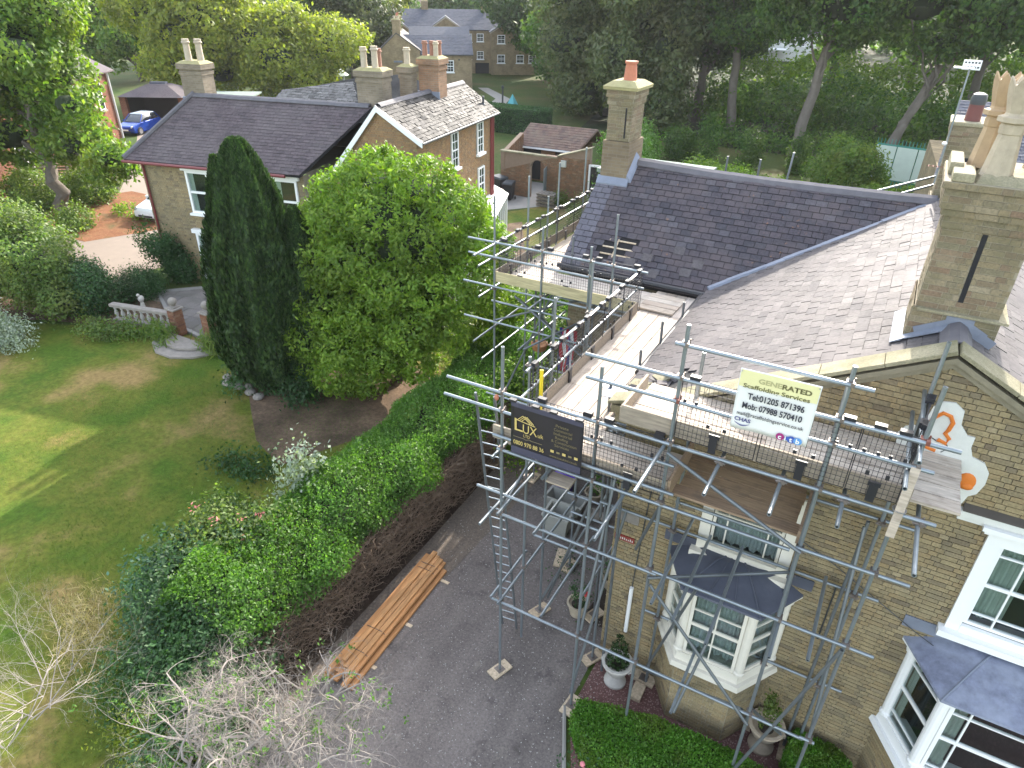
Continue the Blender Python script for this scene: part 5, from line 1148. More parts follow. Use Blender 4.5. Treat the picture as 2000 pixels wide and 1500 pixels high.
# stone blocks and rubble by the wall
gb = thing('stone_head_ornament', (-4.2, 11.85, 0), 'pale lumpy carved stone ornament on the soil by the side wall', 'garden ornament')
m = MB(); m.ell((-4.25, 11.85, .16), (.2, .15, .16), 12, 8); m.ell((-4.0, 11.9, .14), (.14, .13, .13), 10, 6); m.ell((-4.36, 11.78, .28), (.09, .08, .08), 8, 6); part('stone_body', m, STONEG, gb, smooth=True)
rr = random.Random(6); m = MB(); m.box((-4.35, 10.3, .03), (.28, .55, .03), [Matrix.Rotation(.25, 3, 'Z') @ Vector(e) for e in ((1, 0, 0), (0, 1, 0), (0, 0, 1))])
part('loose_board', m, PALEW, label='short pale board lying on the drive under the scaffold', cat='board')
leaves('ground_cover', [((-4.0, 10.1, .05), (.35, .5, .1)), ((-3.4, 9.7, .05), (.25, .4, .12)), ((-3.1, 11.2, .1), (.25, .9, .25))], 1500, .05, LF_DSH, kind='stuff', shell=.5, gap=0, label='straggling weeds along the foot of the side wall', cat='weeds')
# white stone urns with shrubs
def urn(x, y, mat, lmat, lab, s=1.0, cone=False):
    t = thing('garden_urn', (x, y, 0), lab, 'urn', 'stone urns in the red gravel')
    prof = [(.20, 0), (.20, .05), (.15, .10), (.09, .17), (.085, .21), (.15, .26), (.21, .36), (.235, .48), (.28, .52), (.28, .555), (.225, .55), (.19, .46)]
    m = MB(); m.lathe((x, y, 0), [(r * s, h * s) for r, h in prof], 24); b = part('urn_bowl', m, mat, t, smooth=True)
    for sx in (-1, 1):
        m = MB(); m.path([(x + sx * s * (.22 + .07 * math.sin(math.pi * k / 8)), y, s * (.36 + .16 * k / 8)) for k in range(9)], .022 * s, 7); part('urn_handle', m, mat, t, smooth=True)
    m = MB(); m.lathe((x, y, .45 * s), [(.2 * s, 0), (.05, .02)], 16); part('soil', m, SOIL, t)
    if cone: leaves('foliage', [((x, y, .62), (.19, .19, .2)), ((x, y, .85), (.14, .14, .22)), ((x, y, 1.05), (.07, .07, .2))], 1500, .045, lmat, t, shell=.7, gap=-.2, lump=.01, clump=.03, vert=.5)
    else: leaves('foliage', [((x, y + .02, .75), (.17, .17, .28)), ((x - .04, y, 1.05), (.1, .1, .25))], 500, .06, lmat, t, shell=.4, gap=0, lump=.02, clump=.06, vert=.6)
    return t
urn(-2.17, 8.02, URNW, LF_CYP, 'white stone urn holding a dark cone shrub near the house corner', cone=True)
urn(.42, 8.1, URNB, LF_SHR, 'buff stone urn with a wispy green plant right of the bay window', 1.05)
m = MB(); m.box((.82, 8.2, .02), (.25, .45, .04)); part('loose_board', m, PALEW, label='pale plank offcut on the gravel right of the buff urn', cat='board')
m = MB(); m.box((-1.72, 7.98, .05), (.2, .35, .08)); part('loose_board', m, PALEW, label='small wood block behind the white urn on the red gravel', cat='board')
# flag and basket on the scaffold by the wing wall
fl = thing('wall_flag', (-6.2, 13.8, 2.4), 'red, white and blue flag hanging in folds on the far scaffold by the wing corner', 'flag')
m = MB(); m.tube((-6.3, 14.1, 3.9), (-5.95, 13.75, 3.45), .015, seg=6); part('flag_pole', m, DKGREY, fl)
for k, (dx, mt) in enumerate(((0, BLUEP), (.06, REDC), (.13, WHITEC), (.19, REDC), (.26, BLUEP), (.32, WHITEC), (.38, REDC))):
    m = MB(); V = []
    for j in range(9):
        z = 3.75 - j * .15; V += [(-6.32 + dx + .02 * math.sin(j + k), 13.8 + .04 * math.sin(k * 2 + j * .6), z), (-6.32 + dx + .065 + .02 * math.sin(j + k + 1), 13.8 + .04 * math.sin(k * 2 + 1.5 + j * .6), z)]
    m.add(V, [(2 * j, 2 * j + 1, 2 * j + 3, 2 * j + 2) for j in range(8)]); part('flag_stripe', m, mt, fl)
hb = thing('hanging_basket', (-6.75, 13.6, 3.0), 'brown coir hanging basket beside the flag on the far scaffold', 'basket')
m = MB(); m.lathe((-6.75, 13.6, 3.05), [(.05, 0), (.17, .08), (.22, .24), (.19, .24)], 14); part('basket_liner', m, SKIN, hb, smooth=True)
m = MB(); m.tube((-6.55, 13.6, 3.28), (-6.7, 13.6, 3.7), .004, seg=4); m.tube((-6.95, 13.6, 3.28), (-6.7, 13.6, 3.7), .004, seg=4); part('basket_chain', m, DKGREY, hb)
# mast and aerials on the rear chimney
an = thing('aerial_mast', (.62, 16.5, 8), 'white flat television aerial on a tall thin mast strapped to the rear chimney', 'aerial')
a = Vector((.62, 16.5, 7.6)); b = Vector((.60, 16.5, 9.75))
m = MB(); m.tube(a, b, .016, seg=8); part('mast', m, GALV, an)
m = MB(); c = b + Vector((0, 0, .02)); m.box(c + Vector((.02, .05, .03)), (.30, .012, .17))
part('reflector_panel', m, WHITE, an)
m = MB(); m.box(c + Vector((-.10, -.12, -.01)), (.34, .12, .025)); part('aerial_boom', m, WHITE, an)
m = MB()
for i in range(5):
    for j in range(2): m.box(c + Vector((-.09 + i * .055, .042, -.01 + j * .08)), (.035, .004, .03))
part('reflector_slot', m, DKGREY, an)
m = MB(); m.ell((.58, 16.42, 8.4), (.05, .05, .035), 10, 6); part('small_dish', m, WHITE, an)
m = MB(); m.tube((.40, 16.45, 7.95), (.88, 16.45, 7.95), .006, seg=5)
for k in range(6): m.tube((.43 + k * .08, 16.35, 7.95), (.43 + k * .08, 16.55, 7.95), .005, seg=4)
part('yagi_aerial', m, RUSTC, an)
# palisade fence with pale panels behind the house
fe = thing('palisade_fence', (.2, 53, 0), 'green steel palisade fence faced with pale panels beyond the house', 'fence')
fa, fb = Vector((-1.85, 50.6, 0)), Vector((4.2, 49.4, 0)); fd = (fb - fa).normalized(); fL = (fb - fa).length
for k in range(5):
    m = MB(); p = fa + fd * (k * 1.22 + .02) + Vector((0, -.05, .55)); q2 = p + fd * 1.16; up_ = Vector((0, 0, 2.0 if k != 3 else 1.45)); m.hexa([p, q2, q2 + Vector((0, .03, 0)), p + Vector((0, .03, 0)), p + up_, q2 + up_, q2 + up_ + Vector((0, .03, 0)), p + up_ + Vector((0, .03, 0))]); part('panel', m, PALEG, fe)
for z in (.5, 2.6):
    m = MB(); m.box(fa + fd * fL / 2 + Vector((0, .03, z)), (fL, .05, .09), [fd, Vector((-fd.y, fd.x, 0)), Vector((0, 0, 1))]); part('fence_rail', m, GREENP, fe)
for k in range(30):
    m = MB(); p = fa + fd * (k * .205); m.hexa([p + Vector((-.035, .07, .1)), p + Vector((.035, .07, .1)), p + Vector((.035, .09, .1)), p + Vector((-.035, .09, .1)), p + Vector((-.02, .07, 2.95)), p + Vector((.02, .07, 2.95)), p + Vector((.02, .09, 2.95)), p + Vector((-.02, .09, 2.95))]); part('pale', m, GREENP, fe)
# ================================================================== NEIGHBOURING HOUSE
class Frame:
    def __init__(s, x, y, deg): a = R(deg); s.O = Vector((x, y, 0)); s.U = Vector((math.cos(a), math.sin(a), 0)); s.V = Vector((-math.sin(a), math.cos(a), 0)); s.Z = Vector((0, 0, 1)); s.rot = a
    def p(s, u, v, z=0): return s.O + s.U * u + s.V * v + s.Z * z
    def box(s, mb, a, b): return mb.hexa([s.p(x, y, z) for z in (a[2], b[2]) for x, y in ((a[0], a[1]), (b[0], a[1]), (b[0], b[1]), (a[0], b[1]))])
def win_flat(F, parent, side, at, c, z0, z1, w, mat=WHITE, cols=2, rows=4, d=.07, curtain=True, hood=0, sillw=.08):
    """window on a far wall; side 'F' faces -V at v=at, side 'R' faces +U at u=at"""
    if side == 'F': U_, N_, o = F.U, -F.V, F.p(0, at)
    elif side == 'R': U_, N_, o = F.V, F.U, F.p(at, 0)
    else: U_, N_, o = -F.V, -F.U, F.p(at, 0)
    def Q(u, n, z): return o + U_ * u + N_ * n + Vector((0, 0, z))
    def bx(mb, a, b, za, zb, na, nb): mb.hexa([Q(a, na, za), Q(b, na, za), Q(b, nb, za), Q(a, nb, za), Q(a, na, zb), Q(b, na, zb), Q(b, nb, zb), Q(a, nb, zb)])
    e = w * .09; mb = MB(); bx(mb, c - w / 2, c - w / 2 + e, z0, z1, .0, d); bx(mb, c + w / 2 - e, c + w / 2, z0, z1, .0, d); bx(mb, c - w / 2 + e, c + w / 2 - e, z0, z0 + e, .0, d); bx(mb, c - w / 2 + e, c + w / 2 - e, z1 - e, z1, .0, d)
    if hood: bx(mb, c - w / 2 - .12, c + w / 2 + .12, z1, z1 + hood, 0, d + .06)
    win = part('window', mb, mat, parent)
    mb = MB(); bx(mb, c - w / 2 + e, c + w / 2 - e, z0 + e, z1 - e, .02, .03); part('pane', mb, GLASS, win)
    mb = MB(); bx(mb, c - w / 2 + e, c + w / 2 - e, z0 + e, z1 - e, .004, .012); part('dark_interior', mb, ROOM, win)
    mb = MB(); zm = (z0 + z1) / 2; bx(mb, c - w / 2 + e, c + w / 2 - e, zm - e * .45, zm + e * .45, .025, d * .9)
    for k in range(1, cols): u = c - w / 2 + e + (w - 2 * e) * k / cols; bx(mb, u - .015, u + .015, z0 + e, z1 - e, .031, d * .7)
    for k in range(1, rows):
        z = z0 + e + (z1 - z0 - 2 * e) * k / rows
        if abs(z - zm) > .05: bx(mb, c - w / 2 + e, c + w / 2 - e, z - .015, z + .015, .031, d * .7)
    part('glazing_bar', mb, mat, win)
    if curtain:
        mb = MB(); bx(mb, c - w / 2 + e, c - w / 2 + e + w * .22, z0 + e, z1 - e, .013, .018); part('curtain', mb, CURTP, win)
    mb = MB(); bx(mb, c - w / 2 - sillw, c + w / 2 + sillw, z0 - .09, z0, 0, d + .09); part('window_sill', mb, mat, win)
    return win
nb = thing('neighbour_house', (-20, 22, 0), 'older brick neighbour house with dark and pale slate roofs beyond the garden trees', 'house')
F1 = Frame(-26.4, 16.4, 13); F2 = Frame(-16.39, 19.73, 9)
mb = MB(); F1.box(mb, (.38, .37, 0), (7.6, 5.2, 4.85)); w1 = part('wall', mb, MORTAR, nb)
NB = Cover('brick', 'brick_courses', 250)
plN = Plane(F1.p(.38, .36, 0), F1.U, (0, 0, 1))
NB.add(plN, lay_bricks(plN, [(0, .02), (7.2, .02), (7.2, 4.82), (0, 4.82)], [(2.0, 3.15, 2.86, 4.82), (1.85, 3.05, .12, 2.3)], rnd=random.Random(2)), w1, BUFF)
plN2 = Plane(F1.p(.38, 5.2, 0), -F1.V, (0, 0, 1)); NB.add(plN2, lay_bricks(plN2, [(0, .02), (4.83, .02), (4.83, 4.82), (0, 4.82)]), w1, BUFF)
# front range roof, hipped at the left
mb = MB(); A, B_, C_, D_ = F1.p(0, 0, 4.9), F1.p(7.7, 0, 4.9), F1.p(9.45, 2.72, 6.95), F1.p(1.6, 2.72, 6.95)
dn = Vector((0, 0, -.1)); ep = Vector((0, 0, -.012))
mb.prism([A, B_, C_, D_], dn, ep); mb.prism([A, D_, F1.p(0, 5.5, 4.9)], dn, ep); mb.prism([D_, C_, F1.p(9.45, 5.5, 4.9), F1.p(0, 5.5, 4.9)], dn, ep)
r1 = part('roof', mb, UNDER, nb)
NS = Cover('slate', 'slate_courses', 298)
sl1 = Vector((0, 0, 0)) ; tV = (F1.V * 2.72 + Vector((0, 0, 2.05))); lenV = tV.length
plA = Plane(F1.p(-.03, -.03, 4.885), F1.U, tV)
NS.add(plA, lay_slates(plA, [(0, 0), (7.7, 0), (9.45, lenV), (1.6, lenV)], .15, .28, rnd=random.Random(7)), r1, SLATEB)
ridge_tiles('ridge_tile', F1.p(1.6, 2.72, 7.0), F1.p(9.3, 2.72, 7.0), .15, RIDGE, r1, .45)
mb = MB(); mb.path([A + Vector((0, 0, .05)), D_ + Vector((0, 0, .08))], .09, 6); part('hip_flashing', mb, RIDGE, r1)
mb = MB(); mb.tube(F1.p(-.05, -.06, 4.82), F1.p(7.1, -.06, 4.82), .06, seg=8); mb.tube(F1.p(.55, .28, 4.75), F1.p(.6, .28, 0), .045, seg=8); part('gutter', mb, REDDN, nb)
mb = MB(); mb.tube(F1.p(4.15, .28, 4.75), F1.p(4.15, .28, 0), .04, seg=8); part('downpipe', mb, REDDN, nb)
win_flat(F1, nb, 'F', .36, 2.95, 2.95, 4.6, 1.02, cols=1, rows=2, hood=.16, d=.09); win_flat(F1, nb, 'F', .36, 2.85, .2, 2.12, 1.05, cols=1, rows=2, hood=.16, d=.09)
win_flat(F1, nb, 'F', .36, 6.8, 2.95, 4.6, 1.0, cols=1, rows=2, hood=.16)
# tall block behind with its white barge boards
mb = MB(); F2.box(mb, (-2.1, 0.02, 0), (1.42, 7.1, 4.6)); F2.box(mb, (.6, .03, 4.6), (1.41, 7.1, 6.15))
mb.prism([F2.p(-2.1, 0.02, 6.15 - 1.2), F2.p(1.42, .02, 6.15), F2.p(0, .02, 7.2), F2.p(-2.1, .02, 4.7)], Vector(), F2.V * .25)
w2 = part('wall', mb, MORTAR, nb)
BUFO = m_pieces('orange_buff_brick', [(0, (.34, .22, .11)), (.5, (.30, .17, .085)), (1, (.25, .17, .10))], 0.88, (.15, .12, .08), 0.45)
pg = Plane(F2.p(-2.1, 0, 0), F2.U, (0, 0, 1)); NB.add(pg, lay_bricks(pg, [(0, 3.0), (3.52, 3.0), (3.52, 6.1), (2.1, 7.15), (0, 4.65)]), w2, BUFO)
pr_ = Plane(F2.p(1.43, 0, 0), F2.V, (0, 0, 1)); NB.add(pr_, lay_bricks(pr_, [(0, 0.02), (7.1, .02), (7.1, 6.1), (0, 6.1)], [(2.75, 3.45, 4.6, 6.1), (5.25, 6.0, 4.6, 6.1), (5.35, 6.15, 2.6, 4.2)]), w2, BUFO); NB.flush()
mb = MB(); P0, P1, P2, P3 = F2.p(0, -.12, 7.28), F2.p(1.66, -.12, 6.2), F2.p(1.66, 7.25, 6.2), F2.p(0, 7.25, 7.28)
mb.prism([P0, P1, P2, P3], dn, ep); mb.prism([P0, P3, F2.p(-2.2, 7.25, 4.75), F2.p(-2.2, -.12, 4.75)], dn, ep); r2 = part('roof', mb, UNDER, nb)
t2 = (F2.U * -1.66 + Vector((0, 0, 1.08))); pB = Plane(F2.p(1.68, -.14, 6.19), F2.V, t2)
NS.add(pB, lay_slates(pB, [(0, 0), (7.4, 0), (7.4, t2.length), (0, t2.length)], .165, .30, rnd=random.Random(9), jit=.01, tilt=.05), r2, SLATEW)
pB2 = Plane(F2.p(-2.22, 7.25, 4.73), -F2.V, F2.U * 2.2 + Vector((0, 0, 2.53))); NS.add(pB2, lay_slates(pB2, [(0, 0), (7.35, 0), (7.35, 3.33), (0, 3.33)], .15, .28, rnd=random.Random(10)), r2, SLATEB); NS.flush()
ridge_tiles('ridge_tile', F2.p(0, .0, 7.32), F2.p(0, 7.2, 7.32), .14, RIDGE, r2, .45)
mb = MB(); mb.hexa([F2.p(-.02, -.16, 7.10), F2.p(1.72, -.16, 6.02), F2.p(1.72, -.11, 6.02), F2.p(-.02, -.11, 7.10), F2.p(-.02, -.16, 7.30), F2.p(1.72, -.16, 6.22), F2.p(1.72, -.11, 6.22), F2.p(-.02, -.11, 7.30)]); part('barge_board', mb, WHITE, nb)
mb = MB(); mb.hexa([F2.p(.0, -.16, 7.08), F2.p(0, -.11, 7.08), F2.p(-2.25, -.11, 4.45), F2.p(-2.25, -.16, 4.45), F2.p(0, -.16, 7.30), F2.p(0, -.11, 7.30), F2.p(-2.25, -.11, 4.72), F2.p(-2.25, -.16, 4.72)]); part('barge_board', mb, WHITE, nb)
for v, za, zb, w in ((3.1, 4.65, 6.02, .62), (5.65, 4.75, 6.02, .62), (5.75, 2.75, 4.15, .66)): win_flat(F2, nb, 'R', 1.43, v, za, zb, w, cols=2, rows=4, d=.06)
mb = MB(); mb.tube(F2.p(1.72, -.1, 6.14), F2.p(1.72, 7.2, 6.14), .05, seg=8); part('gutter', mb, DKGREY, nb)
for v in (6.75, 6.95):
    mb = MB(); mb.tube(F2.p(1.52, v, 6.1), F2.p(1.52, v, 0), .055, seg=8); part('downpipe', mb, REDDN, nb)
mb = MB(); mb.lathe(F2.p(1.15, 6.75, 6.5), [(.12, 0), (.08, .05), (.05, .08), (.05, .35)], 10); part('vent_pipe', mb, DKGREY, r2)
# back roofs seen over the ridge
mb = MB(); mb.prism([F2.p(-9.6, 5.5, 5.4), F2.p(-3.2, 5.5, 5.6), F2.p(-3.2, 8.2, 7.35), F2.p(-5.2, 8.0, 7.2), F2.p(-9.4, 7.6, 6.35)], dn, ep); mb.prism([F2.p(-3.2, 5.5, 5.6), F2.p(-1.6, 6.6, 6.2), F2.p(-2.2, 8.0, 7.0), F2.p(-3.2, 8.2, 7.35)], dn, ep)
F2.box(mb, (-9.5, 5.8, 0), (-1.0, 7.8, 5.4)); part('back_roof', mb, SLATEW, nb)
pC = Plane(F2.p(-9.6, 5.45, 5.42), F2.U, F2.V * 2.7 + Vector((0, 0, 1.75)))
c_ = Cover('back_slate', 'back_slates', 60); c_.add(pC, lay_slates(pC, [(0, 0), (6.4, 0.05), (6.4, 3.1), (4.5, 2.95), (.3, 1.9)], .165, .3, jit=.01, tilt=.05), r2, SLATEG); c_.flush()
def far_stack(F, u0, u1, v0, v1, z0, z1, parent, mat, pots, pr=.12, ph=.65, cap=.07, base=None):
    mb = MB(); F.box(mb, (u0, v0, z0), (u1, v1, z1 - .42)); F.box(mb, (u0 - .03, v0 - .03, z1 - .42), (u1 + .03, v1 + .03, z1 - .30)); F.box(mb, (u0 + .0, v0 + .0, z1 - .30), (u1 - .0, v1 - .0, z1 - .22)); F.box(mb, (u0 - cap, v0 - cap, z1 - .22), (u1 + cap, v1 + cap, z1 - .02))
    c = part('chimney', mb, mat, parent)
    mb = MB(); mb.hexa([F.p(u0 - cap, v0 - cap, z1 - .018), F.p(u1 + cap, v0 - cap, z1 - .018), F.p(u1 + cap, v1 + cap, z1 - .018), F.p(u0 - cap, v1 + cap, z1 - .018), F.p(u0 + .1, v0 + .1, z1 + .08), F.p(u1 - .1, v0 + .1, z1 + .08), F.p(u1 - .1, v1 - .1, z1 + .08), F.p(u0 + .1, v1 - .1, z1 + .08)]); part('flaunching', mb, LICH, c)
    for (u, v, m, h) in pots:
        mb = MB(); mb.lathe(F.p(u, v, z1 + .04), [(pr * 1.15, 0), (pr, .04), (pr * .92, h * .8), (pr * 1.25, h * .82), (pr * 1.25, h * .88), (pr, h * .9), (pr * 1.05, h), (pr * .8, h)], 10); part('chimney_pot', mb, m, c, smooth=True)
    mb = MB(); F.box(mb, (u0 - .05, v0 - .06, z0 + (.15 if base is None else base)), (u1 + .05, v0 - .005, z0 + .33 + (0 if base is None else base))); part('lead_flashing', mb, LEADM, c)
    return c
CHB = m_walltex('grey_buff_chimney_brick', R(11), (.25, .205, .15), (.19, .155, .11), (.23, .20, .16))
far_stack(F1, 8.72, 9.78, 2.95, 3.7, 6.3, 8.15, nb, CHB, [(8.98, 3.2, POTST, .72), (9.42, 3.2, POTST, .76), (9.42, 3.5, TERRAD, .66)], base=.0)
far_stack(F1, 9.85, 10.35, 4.3, 4.8, 5.8, 8.2, nb, CHB, [(10.1, 4.55, POTST, .6)], base=.9)
far_stack(F1, 1.15, 2.15, 2.7, 3.4, 6.0, 8.1, nb, CHB, [(1.5, 2.95, POTST, .8), (1.9, 3.15, POTST, .8)], pr=.13, base=.55)
far_stack(F2, -.42, .42, 4.0, 4.75, 6.7, 8.45, nb, m_walltex('orange_chimney_brick', R(9), (.31, .18, .11), (.23, .14, .09), (.24, .19, .14)), [(-.22, 4.2, TERRAD, .55), (.02, 4.35, TERRAD, .55), (.25, 4.2, POTST, .55), (.22, 4.55, TERRAD, .55)], pr=.10, base=.25)
# glazed porch
po = thing('glazed_porch', (-15, 23.5, 0), 'white glazed porch against the neighbour house wall behind the bright tree', 'porch')
F3 = Frame(-13.2, 20.2, 20)
mb = MB(); Pq = [(-17.6, 28.4, 2.95), (-15.7, 27.8, 2.55), (-12.9, 20.6, 2.5), (-14.9, 20.2, 2.95)]; mb.prism([Vector(p) for p in Pq], Vector((0, 0, -.05)), Vector()); pr0 = part('porch_roof', mb, m_simple('white_roof_sheet', (.72, .72, .72), .35, var=.06), po)
for k in range(1, 9):
    f = k / 9; mb = MB(); mb.tube(Vector(Pq[0]).lerp(Vector(Pq[3]), f) + Vector((0, 0, .015)), Vector(Pq[1]).lerp(Vector(Pq[2]), f) + Vector((0, 0, .015)), .018, seg=4); part('roof_bar', mb, WHITE, pr0)
a, b = Vector((-15.75, 27.7, 0)), Vector((-13.0, 20.7, 0)); n = 12
mb = MB(); d_ = (b - a).normalized(); s_ = Vector((d_.y, -d_.x, 0)) * -1
mb.prism([a, b, b + s_ * .12, a + s_ * .12], Vector(), Vector((0, 0, .55))); part('porch_base', mb, WT_MAIN, po)
for k in range(n + 1):
    p = a.lerp(b, k / n); mb = MB(); mb.box(p + Vector((0, 0, 1.53)), (.06, .06, 1.95)); part('mullion', mb, WHITE, po)
for z in (.58, 2.45):
    mb = MB(); mb.tube(a + Vector((0, 0, z)), b + Vector((0, 0, z)), .045, seg=6); part('porch_rail', mb, WHITE, po)
mb = MB(); mb.prism([a + Vector((0, 0, .6)), b + Vector((0, 0, .6)), b + Vector((0, 0, 2.4)), a + Vector((0, 0, 2.4))], Vector(), s_ * .01); part('pane', mb, GLASS, po)
mb = MB(); mb.prism([a + s_ * -.9 + Vector((0, 0, .0)), b + s_ * -.9, b + s_ * -.9 + Vector((0, 0, 2.3)), a + s_ * -.9 + Vector((0, 0, 2.3))], Vector(), s_ * .02); part('inner_wall', mb, CREAM, po)

# ================================================================== RED BUILDING, CARS, CARPORT
rb = thing('red_brick_building', (-47, 24, 0), 'red brick building at the far left behind the big tree', 'building')
d_ = Vector((-51.4, 32.3, 0)); e_ = Vector((-40.5, 15.2, 0)); dr = (e_ - d_).normalized(); dl = (e_ - d_).length; nn = Vector((dr.y, -dr.x, 0)) * -1
if nn.x < 0: nn = -nn
Fr = Frame(d_.x, d_.y, math.degrees(math.atan2(dr.y, dr.x))); WT_RED2 = m_walltex('orange_red_brick', Fr.rot, (.20, .075, .042), (.15, .055, .037), (.17, .11, .08))
mb = MB(); mb.prism([d_, e_, e_ - nn * 9, d_ - nn * 9], Vector(), Vector((0, 0, 5.2))); wv = part('wall', mb, WT_RED2, rb)
mb = MB(); mb.prism([d_ + Vector((0, 0, 5.2)) + nn * .4 - dr * .4, e_ + Vector((0, 0, 5.2)) + nn * .4, e_ - nn * 4.5 + Vector((0, 0, 7.6)), d_ - nn * 4.5 + Vector((0, 0, 7.6)) - dr * .4], dn, ep); mb.prism([d_ - nn * 4.5 + Vector((0, 0, 7.6)) - dr * .4, e_ - nn * 4.5 + Vector((0, 0, 7.6)), e_ - nn * 9.4 + Vector((0, 0, 5.2)), d_ - nn * 9.4 + Vector((0, 0, 5.2)) - dr * .4], dn, ep); part('roof', mb, SLATEB, rb)
mb = MB(); mb.tube(d_ + nn * .1 + dr * .15, d_ + nn * .1 + dr * .15 + Vector((0, 0, 5.1)), .08, seg=8); part('downpipe', mb, m_simple('pale_pipe', (.5, .5, .5), .5), rb)
def wall_rect(parent, name, s0, s1, z0, z1, mat, off=.02, th=.06):
    mb = MB(); p, q2 = d_ + dr * s0 + nn * off, d_ + dr * s1 + nn * off; u0, u1 = Vector((0, 0, z0)), Vector((0, 0, z1)); mb.hexa([p + u0, q2 + u0, q2 + nn * th + u0, p + nn * th + u0, p + u1, q2 + u1, q2 + nn * th + u1, p + nn * th + u1]); return part(name, mb, mat, parent)
for s, z0, z1, w in ((1.9, 2.9, 4.7, .6), (5.5, 3.0, 4.7, .9), (9.0, 3.0, 4.7, .9), (5.5, .6, 2.5, .9), (12.5, .7, 2.4, 1.2)):
    wn = wall_rect(rb, 'window', s - w / 2 - .08, s + w / 2 + .08, z0 - .08, z1 + .08, WHITE); wall_rect(wn, 'pane', s - w / 2, s + w / 2, z0, z1, CARGLASS, .081, .004); wall_rect(wn, 'glazing_bar', s - w / 2, s + w / 2, (z0 + z1) / 2 - .03, (z0 + z1) / 2 + .03, WHITE, .09, .02); wall_rect(wn, 'window_sill', s - w / 2 - .15, s + w / 2 + .15, z0 - .2, z0 - .09, STONEG, .02, .14)
wall_rect(rb, 'brick_pilaster', 3.3, 3.7, 0, 5.1, WT_RED2, .002, .12); dd = wall_rect(rb, 'doorway', 10.3, 11.3, 0, 2.2, ROOM); wall_rect(dd, 'door_frame', 10.2, 10.3, 0, 2.3, WHITE, .02, .1)
cf = thing('slatted_fence', (-42, 22, 0), 'low grey slatted timber fence in front of the red building', 'fence')
fa, fb = Vector((-44.3, 21.2, 0)), Vector((-40.6, 24.4, 0)); fd = (fb - fa).normalized(); fn = Vector((-fd.y, fd.x, 0))
SLG = m_simple('silver_grey_slat', (.30, .26, .21), .85, var=.25, scale=4)
for k in range(9):
    mb = MB(); mb.box((fa + fb) / 2 + Vector((0, 0, .15 + k * .17)), ((fb - fa).length, .03, .12), [fd, fn, Vector((0, 0, 1))]); part('slat', mb, SLG, cf)
for f in (0, .5, 1):
    mb = MB(); mb.box(fa.lerp(fb, f) - fn * .05 + Vector((0, 0, .85)), (.09, .07, 1.7)); part('post', mb, SLG, cf)
# carport
cp = thing('carport', (-58, 39.5, 0), 'small dark roofed carport behind the blue car', 'carport')
Fc = Frame(-58.6, 37.6, 30)
mb = MB(); A_ = [Fc.p(-.3, -.3, 2.3), Fc.p(5.2, -.3, 2.3), Fc.p(5.2, 4.3, 2.3), Fc.p(-.3, 4.3, 2.3)]; B2_ = [Fc.p(1.6, 1.5, 3.1), Fc.p(3.3, 1.5, 3.1), Fc.p(3.3, 2.5, 3.1), Fc.p(1.6, 2.5, 3.1)]
mb.add(A_ + B2_, [(3, 2, 1, 0), (0, 1, 5, 4), (1, 2, 6, 5), (2, 3, 7, 6), (3, 0, 4, 7), (4, 5, 6, 7)]); part('carport_roof', mb, SLATEB, cp)
mb = MB(); Fc.box(mb, (1.8, 1.7, 3.101), (3.1, 2.3, 3.25)); part('roof_lantern', mb, LEADD, cp)
for u, v in ((0, 0), (4.9, 0)):
    mb = MB(); Fc.box(mb, (u - .25, v, 0), (u + .25, v + .4, 2.28)); part('brick_pier', mb, WT_RED, cp)
mb = MB(); Fc.box(mb, (-.25, 3.8, 0), (5.15, 4.0, 2.25)); Fc.box(mb, (-.25, .4, 0), (-.1, 3.8, 2.25)); Fc.box(mb, (5.0, .4, 0), (5.15, 3.8, 2.25)); part('back_wall', mb, m_simple('dark_boarding', (.05, .045, .04), .8), cp)
bx_ = thing('brick_outhouse', (-52, 42, 0), 'small orange brick outhouse with white window right of the carport', 'outhouse')
Fd = Frame(-53.2, 40.6, 33); mb = MB(); Fd.box(mb, (0, 0, 0), (4.5, 3, 2.3)); part('wall', mb, WT_RED, bx_); mb = MB(); Fd.box(mb, (-.2, -.2, 2.301), (4.7, 3.2, 2.42)); part('flat_roof', mb, FELT, bx_); win_flat(Fd, bx_, 'F', -.001, 1.6, 1.0, 2.0, 1.3, curtain=False)
